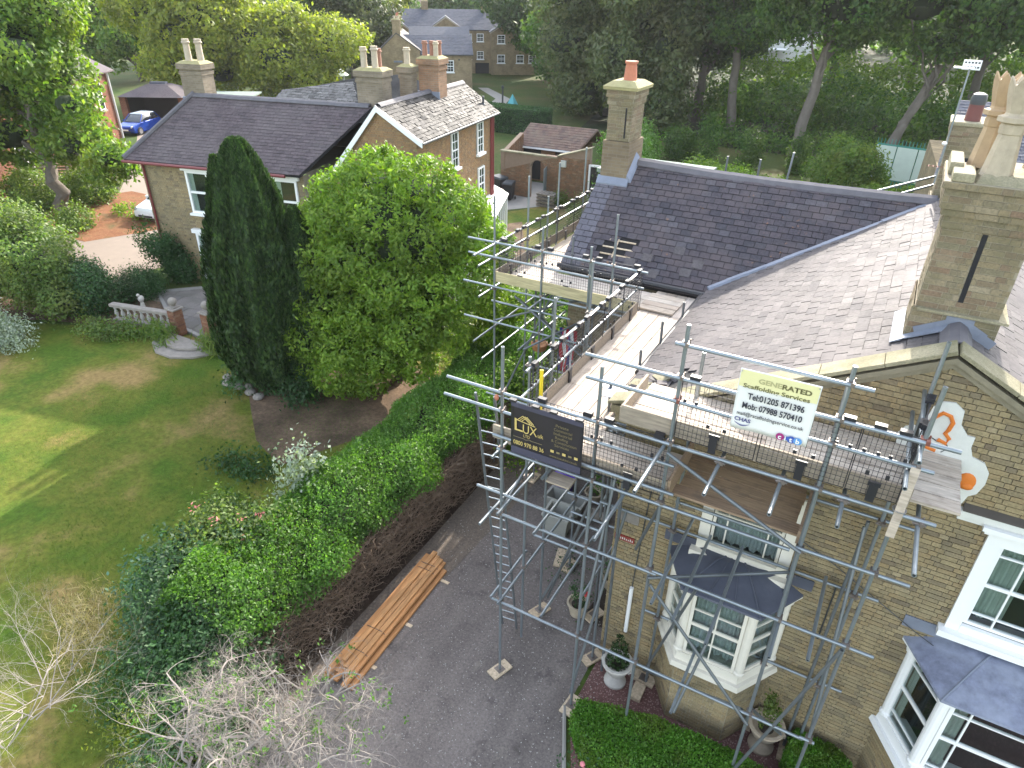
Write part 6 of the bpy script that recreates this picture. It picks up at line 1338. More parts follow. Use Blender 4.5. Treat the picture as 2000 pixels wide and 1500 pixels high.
def car(x, y, rot, paint, label, roof=None, lights=True, plate=None):
    """small hatchback, bonnet towards -X before turning"""
    c = thing('parked_car', (x, y, 0), label, 'car'); A = Matrix.Rotation(rot, 3, 'Z')
    def P(a, b, z): return Vector((x, y, 0)) + A @ Vector((a, b, z))
    def loft(name, secs, mat, parent):
        mb = MB(); V = []; F = []
        for (a, w, z0, z1, w2) in secs: V += [P(a, -w, z0), P(a, -w * 1.0, (z0 + z1) / 2), P(a, -w2, z1), P(a, w2, z1), P(a, w, (z0 + z1) / 2), P(a, w, z0)]
        for j in range(len(secs) - 1):
            for i in range(6): F.append((j * 6 + i, j * 6 + (i + 1) % 6, (j + 1) * 6 + (i + 1) % 6, (j + 1) * 6 + i))
        F += [tuple(range(5, -1, -1)), tuple(range(len(V) - 6, len(V)))]; mb.add(V, F); o = part(name, mb, mat, parent, smooth=True, bevel=.03); return o
    bd = loft('body', [(-1.86, .62, .30, .60, .55), (-1.78, .78, .22, .72, .66), (-1.1, .84, .20, .86, .74), (-.75, .84, .20, .92, .78), (1.5, .84, .20, .95, .78), (1.78, .80, .24, .92, .74), (1.86, .70, .34, .80, .66)], paint, c)
    cb = loft('cabin', [(-.85, .74, .90, .93, .72), (-.22, .72, .91, 1.36, .56), (.1, .72, .91, 1.42, .58), (1.3, .72, .91, 1.41, .58), (1.72, .70, .91, .98, .64)], CARGLASS, c)
    mb = MB(); mb.hexa([P(-.2, -.57, 1.40), P(1.38, -.59, 1.40), P(1.38, .59, 1.40), P(-.2, .57, 1.40), P(-.1, -.5, 1.455), P(1.28, -.52, 1.455), P(1.28, .52, 1.455), P(-.1, .5, 1.455)]); part('car_roof', mb, roof or paint, c)
    for s in (-1, 1):
        for a0, b0 in ((-.86, -.22), (1.72, 1.32)):
            mb = MB(); mb.tube(P(a0, s * .72, .92), P(b0, s * .57, 1.42), .03, seg=5); part('pillar', mb, paint, c)
        mb = MB(); mb.tube(P(.45, s * .745, .93), P(.45, s * .585, 1.42), .025, seg=5); part('pillar', mb, paint, c)
        mb = MB(); mb.box(P(-.6, s * .90, .98), (.12, .14, .1)); part('door_mirror', mb, paint, c)
        for a0 in (-1.2, 1.22):
            mb = MB(); q1, q2 = P(a0, s * .70, .31), P(a0, s * .87, .31); mb.tube(q1, q2, .31, seg=18); w_ = part('wheel', mb, TYRE, c); mb = MB(); mb.tube(P(a0, s * .872, .31), P(a0, s * .885, .31), .19, seg=14); part('rim', mb, CHROME, w_)
        mb = MB(); mb.ell(P(-1.76, s * .56, .66), (.08, .12, .11), 10, 6); part('headlight', mb, CHROME, c)
        mb = MB(); mb.box(P(1.84, s * .62, .78), (.06, .12, .22), [A @ Vector(e) for e in ((1, 0, 0), (0, 1, 0), (0, 0, 1))]); part('tail_light', mb, REDP, c)
    for a0, m_ in ((-1.875, WPRN), (1.875, YELLOWP)):
        mb = MB(); mb.box(P(a0, 0, .45 if a0 < 0 else .66), (.012, .5, .11), [A @ Vector(e) for e in ((1, 0, 0), (0, 1, 0), (0, 0, 1))]); part('number_plate', mb, m_, c)
    mb = MB(); mb.box(P(-1.84, 0, .34), (.06, .9, .10), [A @ Vector(e) for e in ((1, 0, 0), (0, 1, 0), (0, 0, 1))]); part('grille', mb, BLACKP, c)
    return c
car(-55.2, 36.4, R(110), CARBLUE, 'small blue hatchback parked in front of the dark carport', m_simple('pale_roof_paint', (.4, .45, .52), .25), lights=True)
car(-33.7, 22.9, R(100 + 180) + R(180), CARWHITE, 'white car parked at the side of the neighbour house, its tail showing')

# ================================================================== GARDEN WALL, OUTBUILDING, BINS
gw = thing('garden_wall', (-18, 36, 0), 'tall orange brick garden wall with an arched doorway', 'wall')
YW = 36.0
arch = (-18.95, -17.95, 0, 2.05)
mb = MB(); mb.bb((-20.9, YW + .02, 0), (-18.95, YW + .3, 2.45)); mb.bb((-17.95, YW + .02, 0), (-15.2, YW + .3, 2.55)); mb.bb((-18.95, YW + .02, 2.25), (-17.95, YW + .3, 2.5)); mb.prism([Vector((-17.2, YW + .02, 2.55)), Vector((-15.2, YW + .02, 2.55)), Vector((-15.2, YW + .02, 3.2))], Vector(), Vector((0, .28, 0)))
n = 8
for k in range(n):
    a0, a1 = math.pi * k / n, math.pi * (k + 1) / n; cx, cz = -18.45, 1.72
    mb.hexa([Vector((cx + .5 * math.cos(a), YW + yy, cz + .5 * math.sin(a))) if zz == 0 else Vector((cx + .5 * math.cos(a), YW + yy, 2.26)) for zz in (0, 1) for a, yy in ((a0, .02), (a1, .02), (a1, .3), (a0, .3))])
ww = part('wall', mb, MORTARR, gw)
GB = Cover('brick', 'brick_courses', 280); BRO = m_pieces('orange_wall_brick', [(0, (.27, .15, .085)), (.5, (.22, .12, .065)), (.8, (.18, .12, .075)), (1, (.30, .20, .12))], .88, (.17, .12, .08), .5)
pw = Plane((-20.9, YW, 0), (1, 0, 0), (0, 0, 1)); GB.add(pw, lay_bricks(pw, [(0, .02), (5.7, .02), (5.7, 3.18), (3.7, 2.55), (0, 2.42)], [(1.95, 2.95, 0, 2.0), (2.1, 2.8, 1.9, 2.2)]), ww, BRO)
mb = MB(); Lw = Vector((-20.9, YW, 0)); Lb = Vector((-21.6, 39.6, 0)); mb.hexa([Lw, Lw + Vector((.25, 0, 0)), Lb + Vector((.25, 0, 0)), Lb, Lw + Vector((0, 0, 2.4)), Lw + Vector((.25, 0, 2.4)), Lb + Vector((.25, 0, 2.9)), Lb + Vector((0, 0, 2.9))]); mb2 = part('side_wall', mb, MORTARR, gw)
pw2 = Plane(Lb + Vector((.26, 0, 0)), Lw - Lb, (0, 0, 1)); GB.add(pw2, lay_bricks(pw2, [(0, .02), (3.66, .02), (3.66, 2.38), (0, 2.88)]), mb2, BRO); GB.flush()
mb = MB(); mb.bb((-20.95, YW - .03, 2.45), (-17.2, YW + .33, 2.53)); part('wall_coping', mb, STONE, gw)
mb = MB(); mb.hexa([Vector((-17.2, YW - .05, 2.56)), Vector((-15.15, YW - .05, 3.22)), Vector((-15.15, YW + .4, 3.24)), Vector((-17.2, YW + .4, 2.6)), Vector((-17.2, YW - .05, 2.62)), Vector((-15.15, YW - .05, 3.28)), Vector((-15.15, YW + .4, 3.3)), Vector((-17.2, YW + .4, 2.66))]); part('sloping_coping', mb, STONE, gw)
mb = MB(); mb.box((-17.75, YW - .35, 1.0), (.04, .7, 1.9), [Matrix.Rotation(.25, 3, 'Z') @ Vector(e) for e in ((1, 0, 0), (0, 1, 0), (0, 0, 1))]); part('open_door', mb, m_simple('grey_green_door', (.17, .20, .20), .6), gw)
mb = MB(); mb.box((-16.75, YW - .1, 2.25), (.3, .12, .35)); part('wall_box', mb, m_simple('pale_box', (.5, .52, .48), .5), gw)
mb = MB(); mb.bb((-15.2, YW - .05, .5), (-14.0, YW + .3, 2.35)); wv2 = part('lean_to_wall', mb, BLACKP, gw); 
for a, b in (((-15.2, .5), (-15.1, 2.4)), ((-14.1, .5), (-14.0, 2.4)), ((-15.1, 2.3), (-14.1, 2.4)), ((-15.1, .5), (-14.1, .6))):
    mb = MB(); mb.bb((a[0], YW - .10, a[1]), (b[0], YW - .052, b[1])); part('window_frame', mb, WHITE, wv2)
mb = MB(); mb.bb((-15.0, YW - .07, .7), (-14.7, YW - .055, 1.2)); mb.bb((-14.4, YW - .07, 1.1), (-14.2, YW - .055, 1.6)); part('pale_object', mb, WHITEC, wv2)
ob_ = thing('outbuilding', (-19.5, 40.5, 0), 'low outbuilding with brown tiled roof behind the garden wall', 'outbuilding')
Fo = Frame(-21.9, 39.5, 3)
mb = MB(); Fo.box(mb, (.1, .3, 0), (4.1, 3.2, 2.15)); wo = part('wall', mb, WT_GW, ob_)
mb = MB(); mb.prism([Fo.p(0, 0, 2.15), Fo.p(4.3, 0, 2.15), Fo.p(4.9, 1.7, 3.25), Fo.p(.3, 1.7, 3.25)], dn, ep); mb.prism([Fo.p(.3, 1.7, 3.25), Fo.p(4.9, 1.7, 3.25), Fo.p(4.9, 3.4, 2.2), Fo.p(.3, 3.4, 2.2)], dn, ep); ro = part('roof', mb, TILER, ob_)
tvv = Fo.V * 1.7 + Vector((0, 0, 1.1)); pO = Plane(Fo.p(-.02, -.02, 2.145), Fo.U, tvv); cO = Cover('roof_tile', 'roof_tiles', 150); cO.add(pO, lay_slates(pO, [(0, 0), (4.3, 0), (4.9, tvv.length), (.3, tvv.length)], .21, .23, thick=.016), ro, TILER); cO.flush()
for a, b, m_ in ((.5, 1.7, ROOM), (2.7, 3.7, ROOM)):
    mb = MB(); Fo.box(mb, (a, .26, .1), (b, .298, 2.0)); part('opening', mb, m_, wo)
mb = MB(); Fo.box(mb, (-.05, -.05, 2.02), (4.35, -.01, 2.13)); part('fascia', mb, WHITE, ob_)
mb = MB(); Fo.box(mb, (-.02, -.02, 1.6), (.16, .1, 1.9)); part('wall_box', mb, WHITE, ob_)
def wheelie(x, y, rot, lab, s=1.0):
    t = thing('wheeled_bin', (x, y, 0), lab, 'bin', 'black bins in the yard'); A = [Matrix.Rotation(rot, 3, 'Z') @ Vector(e) for e in ((1, 0, 0), (0, 1, 0), (0, 0, 1))]; c = Vector((x, y, 0))
    P = lambda a, b, z: c + A[0] * a * s + A[1] * b * s + Vector((0, 0, z * s))
    mb = MB(); mb.hexa([P(-.22, -.26, .08), P(.22, -.26, .08), P(.22, .26, .08), P(-.22, .26, .08), P(-.29, -.36, .98), P(.29, -.36, .98), P(.29, .36, .98), P(-.29, .36, .98)]); part('bin_body', mb, BLACKP, t, bevel=.02)
    mb = MB(); mb.hexa([P(-.31, -.40, .985), P(.31, -.40, .985), P(.31, .38, .985), P(-.31, .38, .985), P(-.27, -.34, 1.06), P(.27, -.34, 1.06), P(.27, .32, 1.10), P(-.27, .32, 1.10)]); part('bin_lid', mb, DKGREY, t)
    for sx in (-1, 1):
        mb = MB(); mb.tube(P(sx * .27, .3, .1), P(sx * .32, .3, .1), .1 * s, seg=12); part('wheel', mb, TYRE, t)
wheelie(-19.7, 34.9, .2, 'tall black wheeled bin beside the arched doorway'); wheelie(-20.6, 35.35, 1.3, 'wider black bin in the corner behind the round table', 1.1)
tb = thing('round_garden_table', (-20.2, 33.9, 0), 'round pinkish garden table in the yard before the bins', 'table')
mb = MB(); mb.lathe((-20.2, 33.9, .72), [(.62, 0), (.64, .02), (.62, .04)], 28); part('table_top', mb, m_simple('pinkish_wood', (.36, .22, .17), .7, var=.2), tb)
for k in range(4):
    a = k * math.pi / 2 + .5; mb = MB(); mb.tube((-20.2 + .42 * math.cos(a), 33.9 + .42 * math.sin(a), 0), (-20.2 + .15 * math.cos(a), 33.9 + .15 * math.sin(a), .72), .03, seg=6); part('leg', mb, TWIGB, tb)
ps = thing('pallet_stack', (-17.2, 35.0, 0), 'grey timber pallets stacked against the garden wall', 'pallets')
GW_ = m_simple('grey_pallet_wood', (.22, .19, .16), .9, var=.35, scale=6)
rr = random.Random(2)
for k in range(4):
    z = .02 + k * .2
    for j in range(3):
        mb = MB(); mb.bb((-17.75, 34.65 + j * .3, z), (-16.65, 34.75 + j * .3, z + .1)); part('bearer', mb, GW_, ps)
    for j in range(6):
        mb = MB(); mb.bb((-17.78 + j * .19, 34.6 + rr.uniform(-.03, .03), z + .102), (-17.66 + j * .19, 35.4, z + .135)); part('slat', mb, GW_, ps)

# ================================================================== BALUSTRADE, PIERS, STEPS
bs = thing('balustrade', (-21.8, 13.3, 0), 'weathered stone balustrade with turned balusters left of the terrace steps', 'balustrade')
bs2 = thing('balustrade', (-19.0, 14.0, 0), 'short stretch of stone balustrade right of the terrace steps, half behind the cypress', 'balustrade')
def balus(root, a, b, n):
    a = Vector((*a, 0)); b = Vector((*b, 0)); d = (b - a); L_ = d.length; d = d.normalized(); s = Vector((-d.y, d.x, 0)); ax = [d, s, Vector((0, 0, 1))]
    for z, h, w in ((.22, .12, .22), (.80, .11, .24)):
        mb = MB(); mb.box((a + b) / 2 + Vector((0, 0, z)), (L_, w, h), ax); part('stone_rail', mb, STONEG, root, bevel=.015)
    mb = MB(); mb.box((a + b) / 2 + Vector((0, 0, .08)), (L_, .26, .16), ax); part('brick_plinth', mb, WT_MAIN, root)
    for k in range(n):
        p = a + d * (L_ * (k + .5) / n); mb = MB(); mb.lathe((p.x, p.y, .28), [(.055, 0), (.055, .04), (.035, .07), (.075, .17), (.06, .25), (.032, .34), (.045, .38), (.055, .41), (.055, .465)], 10); part('baluster', mb, m_simple('pale_baluster_stone', (.37, .36, .34), .85, var=.2) if k == 0 and not hasattr(balus, 'm') else balus.m, root, smooth=True) if hasattr(balus, 'm') else None
balus.m = m_simple('pale_baluster_stone', (.38, .36, .33), .85, var=.25, scale=12)
balus(bs, (-23.6, 12.75), (-21.15, 13.32), 9); balus(bs2, (-19.45, 13.85), (-17.9, 14.3), 6)
def pier(x, y, lab):
    t = thing('gate_pier', (x, y, 0), lab, 'pier', 'brick piers with ball finials'); c0 = Cover('brick', 'bricks', 200)
    mb = MB(); mb.box((x, y, .5), (.34, .34, 1.0)); core = part('pier_core', mb, MORTARR, t)
    for dx, dy, U_ in ((-.175, -.175, (1, 0, 0)), (.175, -.175, (0, 1, 0)), (-.175, .175, (0, -1, 0))):
        p_ = Plane((x + dx, y + dy, 0), U_, (0, 0, 1)); c0.add(p_, lay_bricks(p_, [(0, .02), (.35, .02), (.35, .99), (0, .99)], (), proud=.01), core, REDB)
    c0.flush()
    mb = MB(); mb.box((x, y, 1.03), (.46, .46, .06)); mb.box((x, y, 1.08), (.3, .3, .05)); part('pier_cap', mb, STONEG, t, bevel=.012)
    mb = MB(); mb.lathe((x, y, 1.1), [(.09, 0), (.05, .03), (.06, .05)], 12); mb.ell((x, y, 1.28), (.15, .15, .15), 20, 12); part('ball_finial', mb, STONEG, t, smooth=True)
pier(-20.93, 13.38, 'left brick pier with stone ball at the head of the terrace steps'); pier(-19.7, 13.75, 'right brick pier with stone ball at the head of the terrace steps')
stp = thing('garden_steps', (-20.1, 12.9, 0), 'two curved weathered stone steps from the lawn to the terrace', 'steps')
for r0, z in ((1.4, .085), (.98, .19)):
    mb = MB(); P = [Vector((-20.05 + r0 * math.cos(a) * 1.05, 13.35 + r0 * math.sin(a), z)) for a in [R(195 + k * 30) for k in range(6)]]; mb.prism(P, Vector((0, 0, -.09)), Vector()); part('step', mb, STONEG, stp, bevel=.012)
sv = thing('garden_statue', (-23.7, 13.95, 0), 'small pale stone bird statue behind the balustrade', 'statue')
mb = MB(); mb.lathe((-23.7, 13.95, 0), [(.12, 0), (.12, .05), (.07, .08), (.09, .25), (.06, .42)], 12); mb.ell((-23.7, 13.95, .55), (.09, .12, .13), 12, 8); mb.ell((-23.7, 13.87, .72), (.05, .06, .06), 10, 6); part('statue_body', mb, URNW, sv, smooth=True)
mb = MB(); rr = random.Random(8)
rk = thing('rockery_stones', (-15.9, 12.2, 0), 'few pale stones at the foot of the cypress', 'stones')
for k in range(6):
    mb = MB(); mb.ell((-16.9 + k * .34 + rr.uniform(-.1, .1), 11.75 + rr.uniform(-.1, .3), .08), (rr.uniform(.14, .24), rr.uniform(.1, .18), .1), 8, 5); part('stone', mb, STONEG, rk)

# ================================================================== FAR BUILDINGS
ap = thing('apartment_building', (-60, 88, 0), 'long far brick apartment block with blue slate roof and white windows', 'building')
FA = Frame(-68.3, 79, 36)
mb = MB(); FA.box(mb, (.0, .3, 0), (26, 8, 5.45)); wl = part('wall', mb, WT_BUFF, ap)
def gable_on(F, root, u0, u1, v, z0, za, zb, dep, mat=WT_BUFF, rmat=SLATEF, vg=WHITE):
    um = (u0 + u1) / 2; mb = MB(); mb.prism([F.p(u0, v, z0), F.p(u1, v, z0), F.p(u1, v, za), F.p(um, v, zb), F.p(u0, v, za)], Vector(), F.V * dep); g = part('gable', mb, mat, root)
    mb = MB(); e = .25
    for s_, (ua, ub) in enumerate(((u0 - e, um), (u1 + e, um))):
        sl = (zb - za) / (um - u0); zc = za - e * sl; mb.prism([F.p(ua, v - .2, zc + .05), F.p(ub, v - .2, zb + .05), F.p(ub, v + dep, zb + .05), F.p(ua, v + dep, zc + .05)], Vector((0, 0, 0)), Vector((0, 0, .1)))
    part('gable_roof', mb, rmat, g)
    mb = MB()
    for ua in (u0 - e, u1 + e): mb.hexa([F.p(ua, v - .26, za - .25), F.p(um, v - .26, zb - .12), F.p(um, v - .2, zb - .12), F.p(ua, v - .2, za - .25), F.p(ua, v - .26, za - .08), F.p(um, v - .26, zb + .08), F.p(um, v - .2, zb + .08), F.p(ua, v - .2, za - .08)])
    part('barge_board', mb, m_simple('stone_verge', (.42, .36, .28), .8), g); return g
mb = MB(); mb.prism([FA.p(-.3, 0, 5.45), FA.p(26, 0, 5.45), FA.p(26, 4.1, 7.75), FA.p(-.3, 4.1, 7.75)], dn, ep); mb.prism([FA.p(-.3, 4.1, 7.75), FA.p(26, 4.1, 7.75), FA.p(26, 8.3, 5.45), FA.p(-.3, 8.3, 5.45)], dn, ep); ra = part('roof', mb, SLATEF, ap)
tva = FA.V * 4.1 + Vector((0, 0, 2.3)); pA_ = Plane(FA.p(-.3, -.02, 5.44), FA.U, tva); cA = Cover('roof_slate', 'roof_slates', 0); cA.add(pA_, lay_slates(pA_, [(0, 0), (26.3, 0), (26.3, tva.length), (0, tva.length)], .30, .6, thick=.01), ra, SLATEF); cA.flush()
gable_on(FA, ap, 2.5, 7.1, -.35, 0, 5.4, 6.95, 3.0); gable_on(FA, ap, 10.0, 13.9, -.3, 0, 5.65, 6.95, 3.0); gable_on(FA, ap, 18.0, 24.5, -1.6, 0, 5.3, 7.2, 3.6)
for u, v_, z0, z1 in ((2.1, .3, 3.95, 4.9), (3.9, -.35, 3.95, 4.9), (6.2, -.35, 3.95, 4.9), (3.9, -.35, 1.4, 2.4), (8.6, .3, 3.95, 4.9), (11.9, -.3, 3.95, 4.9), (15.0, .3, 3.95, 4.95), (16.6, .3, 4.0, 4.98), (16.6, .3, 1.8, 2.8), (14.9, .3, 1.8, 2.8)): win_flat(FA, ap, 'F', v_, u, z0, z1, .95, cols=2, rows=4, curtain=False)
for u, z0, z1 in ((19.3, 3.9, 4.95), (19.3, 1.5, 2.55), (21.9, 3.9, 4.95), (21.9, 1.5, 2.55), (23.6, 1.5, 2.5)): win_flat(FA, ap, 'F', -1.6, u, z0, z1, 1.05, cols=2, rows=4, curtain=False)
mb = MB(); FA.box(mb, (15.9, .25, 0), (17.8, .29, 1.35)); part('dark_doorway', mb, ROOM, ap)
for u in (.3, 8.8, 17.0): far_stack(FA, u, u + .9, 3.9, 4.6, 7.3, 8.7, ap, WT_BUFF, [(u + .25, 4.25, TERRA, .4), (u + .65, 4.25, TERRA, .4)], pr=.13, cap=.05)
mh = thing('gabled_brick_house', (-49.8, 69.5, 0), 'nearer far brick house with tall end chimney and blue slate wing', 'house')
FM = Frame(-49.8, 69.5, 36)
mb = MB(); FM.box(mb, (-.95, 0, 0), (4.85, 6.5, 3.95)); mb.prism([FM.p(-6.0, -.6, 0), FM.p(-.95, -.6, 0), FM.p(-.95, -.6, 4.4), FM.p(-3.45, -.6, 6.1), FM.p(-6.0, -.6, 3.9)], Vector(), FM.V * 12); wm = part('wall', mb, WT_BUFF, mh)
mb = MB(); mb.prism([FM.p(-3.45, -.75, 6.12), FM.p(-.8, -.75, 4.32), FM.p(-.8, 12, 4.32), FM.p(-3.45, 12, 6.12)], dn, Vector((0, 0, .02))); mb.prism([FM.p(-3.45, -.75, 6.12), FM.p(-3.45, 12, 6.12), FM.p(-6.2, 12, 3.75), FM.p(-6.2, -.75, 3.75)], dn, Vector((0, 0, .02))); part('roof', mb, SLATEW, mh)
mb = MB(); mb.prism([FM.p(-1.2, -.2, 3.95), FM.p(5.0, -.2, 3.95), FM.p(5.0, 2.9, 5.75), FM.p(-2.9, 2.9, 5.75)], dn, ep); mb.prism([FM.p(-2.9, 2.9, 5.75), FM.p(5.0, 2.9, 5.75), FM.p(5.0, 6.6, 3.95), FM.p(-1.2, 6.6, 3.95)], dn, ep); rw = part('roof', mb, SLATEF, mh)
mb = MB(); mb.prism([FM.p(-2.2, 4.5, 4.9), FM.p(5.0, 4.5, 4.9), FM.p(5.0, 7.5, 6.35), FM.p(-2.2, 7.5, 6.35)], Vector((0, 0, -.1)), Vector()); FM.box(mb, (-2, 7.4, 0), (4.9, 10, 4.8)); part('rear_roof', mb, SLATEF, rw)
tvm = FM.V * 3.1 + Vector((0, 0, 1.8)); pM_ = Plane(FM.p(-1.2, -.22, 3.94), FM.U, tvm); cM = Cover('roof_slate', 'roof_slates', 0); cM.add(pM_, lay_slates(pM_, [(0, 0), (6.2, 0), (6.2, tvm.length), (-1.7, tvm.length)], .26, .5, thick=.01), rw, SLATEF); cM.flush()
mb = MB(); FM.box(mb, (-1.2, -.28, 3.84), (5.0, -.2, 3.93)); part('gutter', mb, DKGREY, mh)
win_flat(FM, mh, 'F', -.001, 2.25, 2.1, 3.35, 1.1, cols=3, rows=4, curtain=False); mb = MB(); mb.lathe(FM.p(3.4, -.02, 3.4), [(.09, 0), (.09, .02)], 12, tuple(-FM.V)); part('round_vent', mb, DKGREY, mh)
far_stack(FM, -3.85, -3.0, -.66, -.1, 3.0, 7.4, mh, WT_BUFF, [(-3.6, -.4, POTST, .3), (-3.2, -.4, POTST, .3)], pr=.12, cap=.05)
for v in (3.0, 6.2, 9.5): far_stack(FM, -3.7, -3.1, v, v + .6, 5.6, 7.5, mh, WT_BUFF, [(-3.4, v + .3, TERRA, .3)], pr=.12, cap=.05)
wh = thing('white_rendered_house', (-24, 138, 0), 'far white rendered house glimpsed between the woodland trunks', 'house')
Fw = Frame(-27, 136, 10); mb = MB(); Fw.box(mb, (0, 0, 0), (9, 7, 4.2)); part('wall', mb, WHITES, wh); mb = MB(); mb.prism([Fw.p(-.3, -.3, 4.2), Fw.p(9.3, -.3, 4.2), Fw.p(9.3, 3.6, 6.6), Fw.p(-.3, 3.6, 6.6)], dn, ep); part('roof', mb, m_simple('pale_roof', (.3, .27, .27), .6), wh); mb = MB(); Fw.box(mb, (-1, -3.5, 1.9), (4.5, -.5, 2.05)); part('flat_canopy', mb, WHITE, wh); win_flat(Fw, wh, 'F', -.001, 6.5, 2.4, 3.5, 1.2, curtain=False)
rh = thing('red_roofed_house', (-123, 165, 0), 'most distant house with a reddish roof above the apartment block', 'house')
Fh = Frame(-128, 168, 38); mb = MB(); Fh.box(mb, (0, 0, 0), (13, 8, 5)); part('wall', mb, REDB, rh); mb = MB(); mb.prism([Fh.p(-.4, -.4, 5), Fh.p(13.4, -.4, 5), Fh.p(13.4, 4, 8.2), Fh.p(-.4, 4, 8.2)], dn, ep); part('roof', mb, m_simple('dusty_red_roof', (.30, .19, .18), .7), rh)
sh = thing('slate_roofed_cottage', (2.5, 35, 0), 'slate roofed brick building behind the nearest chimney, far right', 'building')
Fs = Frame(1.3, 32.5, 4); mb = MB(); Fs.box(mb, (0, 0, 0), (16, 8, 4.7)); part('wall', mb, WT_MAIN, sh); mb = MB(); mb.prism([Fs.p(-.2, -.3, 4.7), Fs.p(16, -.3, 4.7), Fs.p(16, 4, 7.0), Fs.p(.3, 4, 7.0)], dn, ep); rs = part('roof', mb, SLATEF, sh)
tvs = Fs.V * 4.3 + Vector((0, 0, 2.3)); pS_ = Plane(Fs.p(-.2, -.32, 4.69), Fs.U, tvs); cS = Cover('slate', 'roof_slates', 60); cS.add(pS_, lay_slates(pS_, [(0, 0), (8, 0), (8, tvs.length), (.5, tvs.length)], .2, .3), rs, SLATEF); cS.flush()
gt = thing('garden_gazebo', (-57, 62, 0), 'small pale garden shelter roof beyond the left house roof', 'gazebo')
mb = MB(); mb.lathe((-55.5, 60.5, 2.2), [(1.3, 0), (.7, .45), (.1, .75)], 8); part('shelter_roof', mb, PALEG, gt)
for k in range(4):
    a = k * math.pi / 2; mb = MB(); mb.tube((-55.5 + math.cos(a), 60.5 + math.sin(a), 0), (-55.5 + math.cos(a), 60.5 + math.sin(a), 2.25), .05, seg=6); part('post', mb, WHITE, gt)
lp = thing('path_lamp', (-37.5, 66, 0), 'short dark bollard lamp beside the path to the apartments', 'lamp'); mb = MB(); mb.tube((-38.6, 66.8, 0), (-38.6, 66.8, 1.5), .09, seg=8); mb.lathe((-38.6, 66.8, 1.5), [(.16, 0), (.16, .2), (.05, .3)], 10); part('lamp_post', mb, DKGREY, lp)
tn = thing('play_tent', (-33.5, 58.5, 0), 'small teal play tent showing above the clipped hedge', 'tent'); mb = MB(); c = Vector((-32.2, 57.5, 0)); mb.add([c + Vector(p) for p in ((-1, -1, 0), (1, -1, 0), (1, 1, 0), (-1, 1, 0), (0, 0, 2.45))], [(3, 2, 1, 0), (0, 1, 4), (1, 2, 4), (2, 3, 4), (3, 0, 4)]); part('tent_canopy', mb, m_simple('teal_canvas', (.08, .30, .33), .8), tn)
# ================================================================== VEGETATION
def seeded(s): return np.random.default_rng(s)
def tree(name, x, y, h_trunk, r_trunk, blobs, count, size, mat, label, group=None, bark=BARK, seed=1, limbs=5, lean=(0, 0), cat='tree', fork=False, core=None, **kw):
    t = thing(name, (x, y, 0), label, cat, group); rr = random.Random(seed); rg = seeded(seed)
    mb = MB(); top = Vector((x + lean[0], y + lean[1], h_trunk)); pts = limb(mb, (x, y, -.1), top, r_trunk, r_trunk * .62, rr, .12 if bark is BARKL else .5, 7, 9)
    lr = .42 if bark is not BARKL else .24
    for k in range(limbs):
        bl = blobs[k % len(blobs)]; tgt = Vector(bl[0]) + Vector((rr.uniform(-.3, .3), rr.uniform(-.3, .3), rr.uniform(0, .4))) * bl[1][0]
        st_ = top if not fork else pts[-2]
        limb(mb, st_ - Vector((0, 0, rr.uniform(0, .25) * h_trunk)), tgt, r_trunk * lr, r_trunk * .08, rr, .6, 6, 6)
    part('trunk', mb, bark, t, smooth=True)
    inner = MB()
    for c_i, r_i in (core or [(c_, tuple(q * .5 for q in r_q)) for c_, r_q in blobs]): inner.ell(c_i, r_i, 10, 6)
    part('crown_shade_core', inner, INNER, t, smooth=True, kind='stuff')  # added dark solids that block light and deepen shade between crown lobes
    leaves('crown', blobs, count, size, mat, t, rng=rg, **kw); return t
INNER = m_simple('crown_shade', (.018, .03, .01), .95, var=.5, scale=3, bmp=.05)  # shade colour of the solids added inside the crowns
# bright magnolia in the middle
c0 = Vector((-12.3, 15.0, 0)); rr = random.Random(40); bl = []
for k, (dx, dy, z, r) in enumerate(((-1.7, 0, 5.9, .95), (-.5, .2, 6.55, .95), (.8, .3, 6.5, .9), (1.9, .4, 5.9, .95), (2.6, .5, 5.0, .85), (-2.5, -.1, 4.9, .9), (-1.2, -.9, 5.4, .85), (.2, -.8, 5.7, .85), (1.3, -.6, 5.1, .9), (-2.7, -.4, 3.8, .85), (-1.6, -1.3, 4.2, .9), (-.3, -1.5, 4.5, .85), (.9, -1.4, 4.0, .85), (2.1, -.9, 3.9, .85), (3.0, -.2, 4.1, .75), (-2.4, -1.2, 2.8, .85), (-1.0, -1.8, 3.1, .85), (.3, -1.9, 3.2, .75), (1.4, -1.5, 2.8, .8), (2.4, -.8, 2.7, .7), (-2.9, -1.0, 1.7, .8), (-1.7, -1.9, 1.9, .85), (-.4, -2.1, 2.0, .75), (.7, -1.7, 1.9, .75), (-2.3, -1.7, .8, .65), (-1.0, -2.2, 1.0, .7), (.1, -1.9, 1.0, .6), (1.4, -1.2, 1.6, .7), (-.6, 1.3, 5.4, 1.1), (1.4, 1.5, 5.0, 1.1), (3.2, .9, 3.0, .7), (2.9, .3, 2.1, .6))):
    bl.append(((c0.x + .1 + dx * .97 + rr.uniform(-.15, .15), c0.y + dy, z * .955), (r * rr.uniform(.88, 1.08), r * .95, r * .74)))
tree('broadleaf_tree', c0.x, c0.y, 1.6, .22, bl, 96000, .14, LF_MAG, 'bright green rounded garden tree beside the dark cypress', seed=3, limbs=12, core=[((c0.x, c0.y + .4, 4.6), (2.1, 1.5, 1.7)), ((c0.x - .3, c0.y, 2.7), (2.2, 1.4, 1.7)), ((c0.x - .8, c0.y - .5, 1.3), (1.4, 1.2, .9))], gap=-.6, lump=.10, lsc=1.8, clump=.15, shell=.88, asp=.42, up=.25, droop=.25)
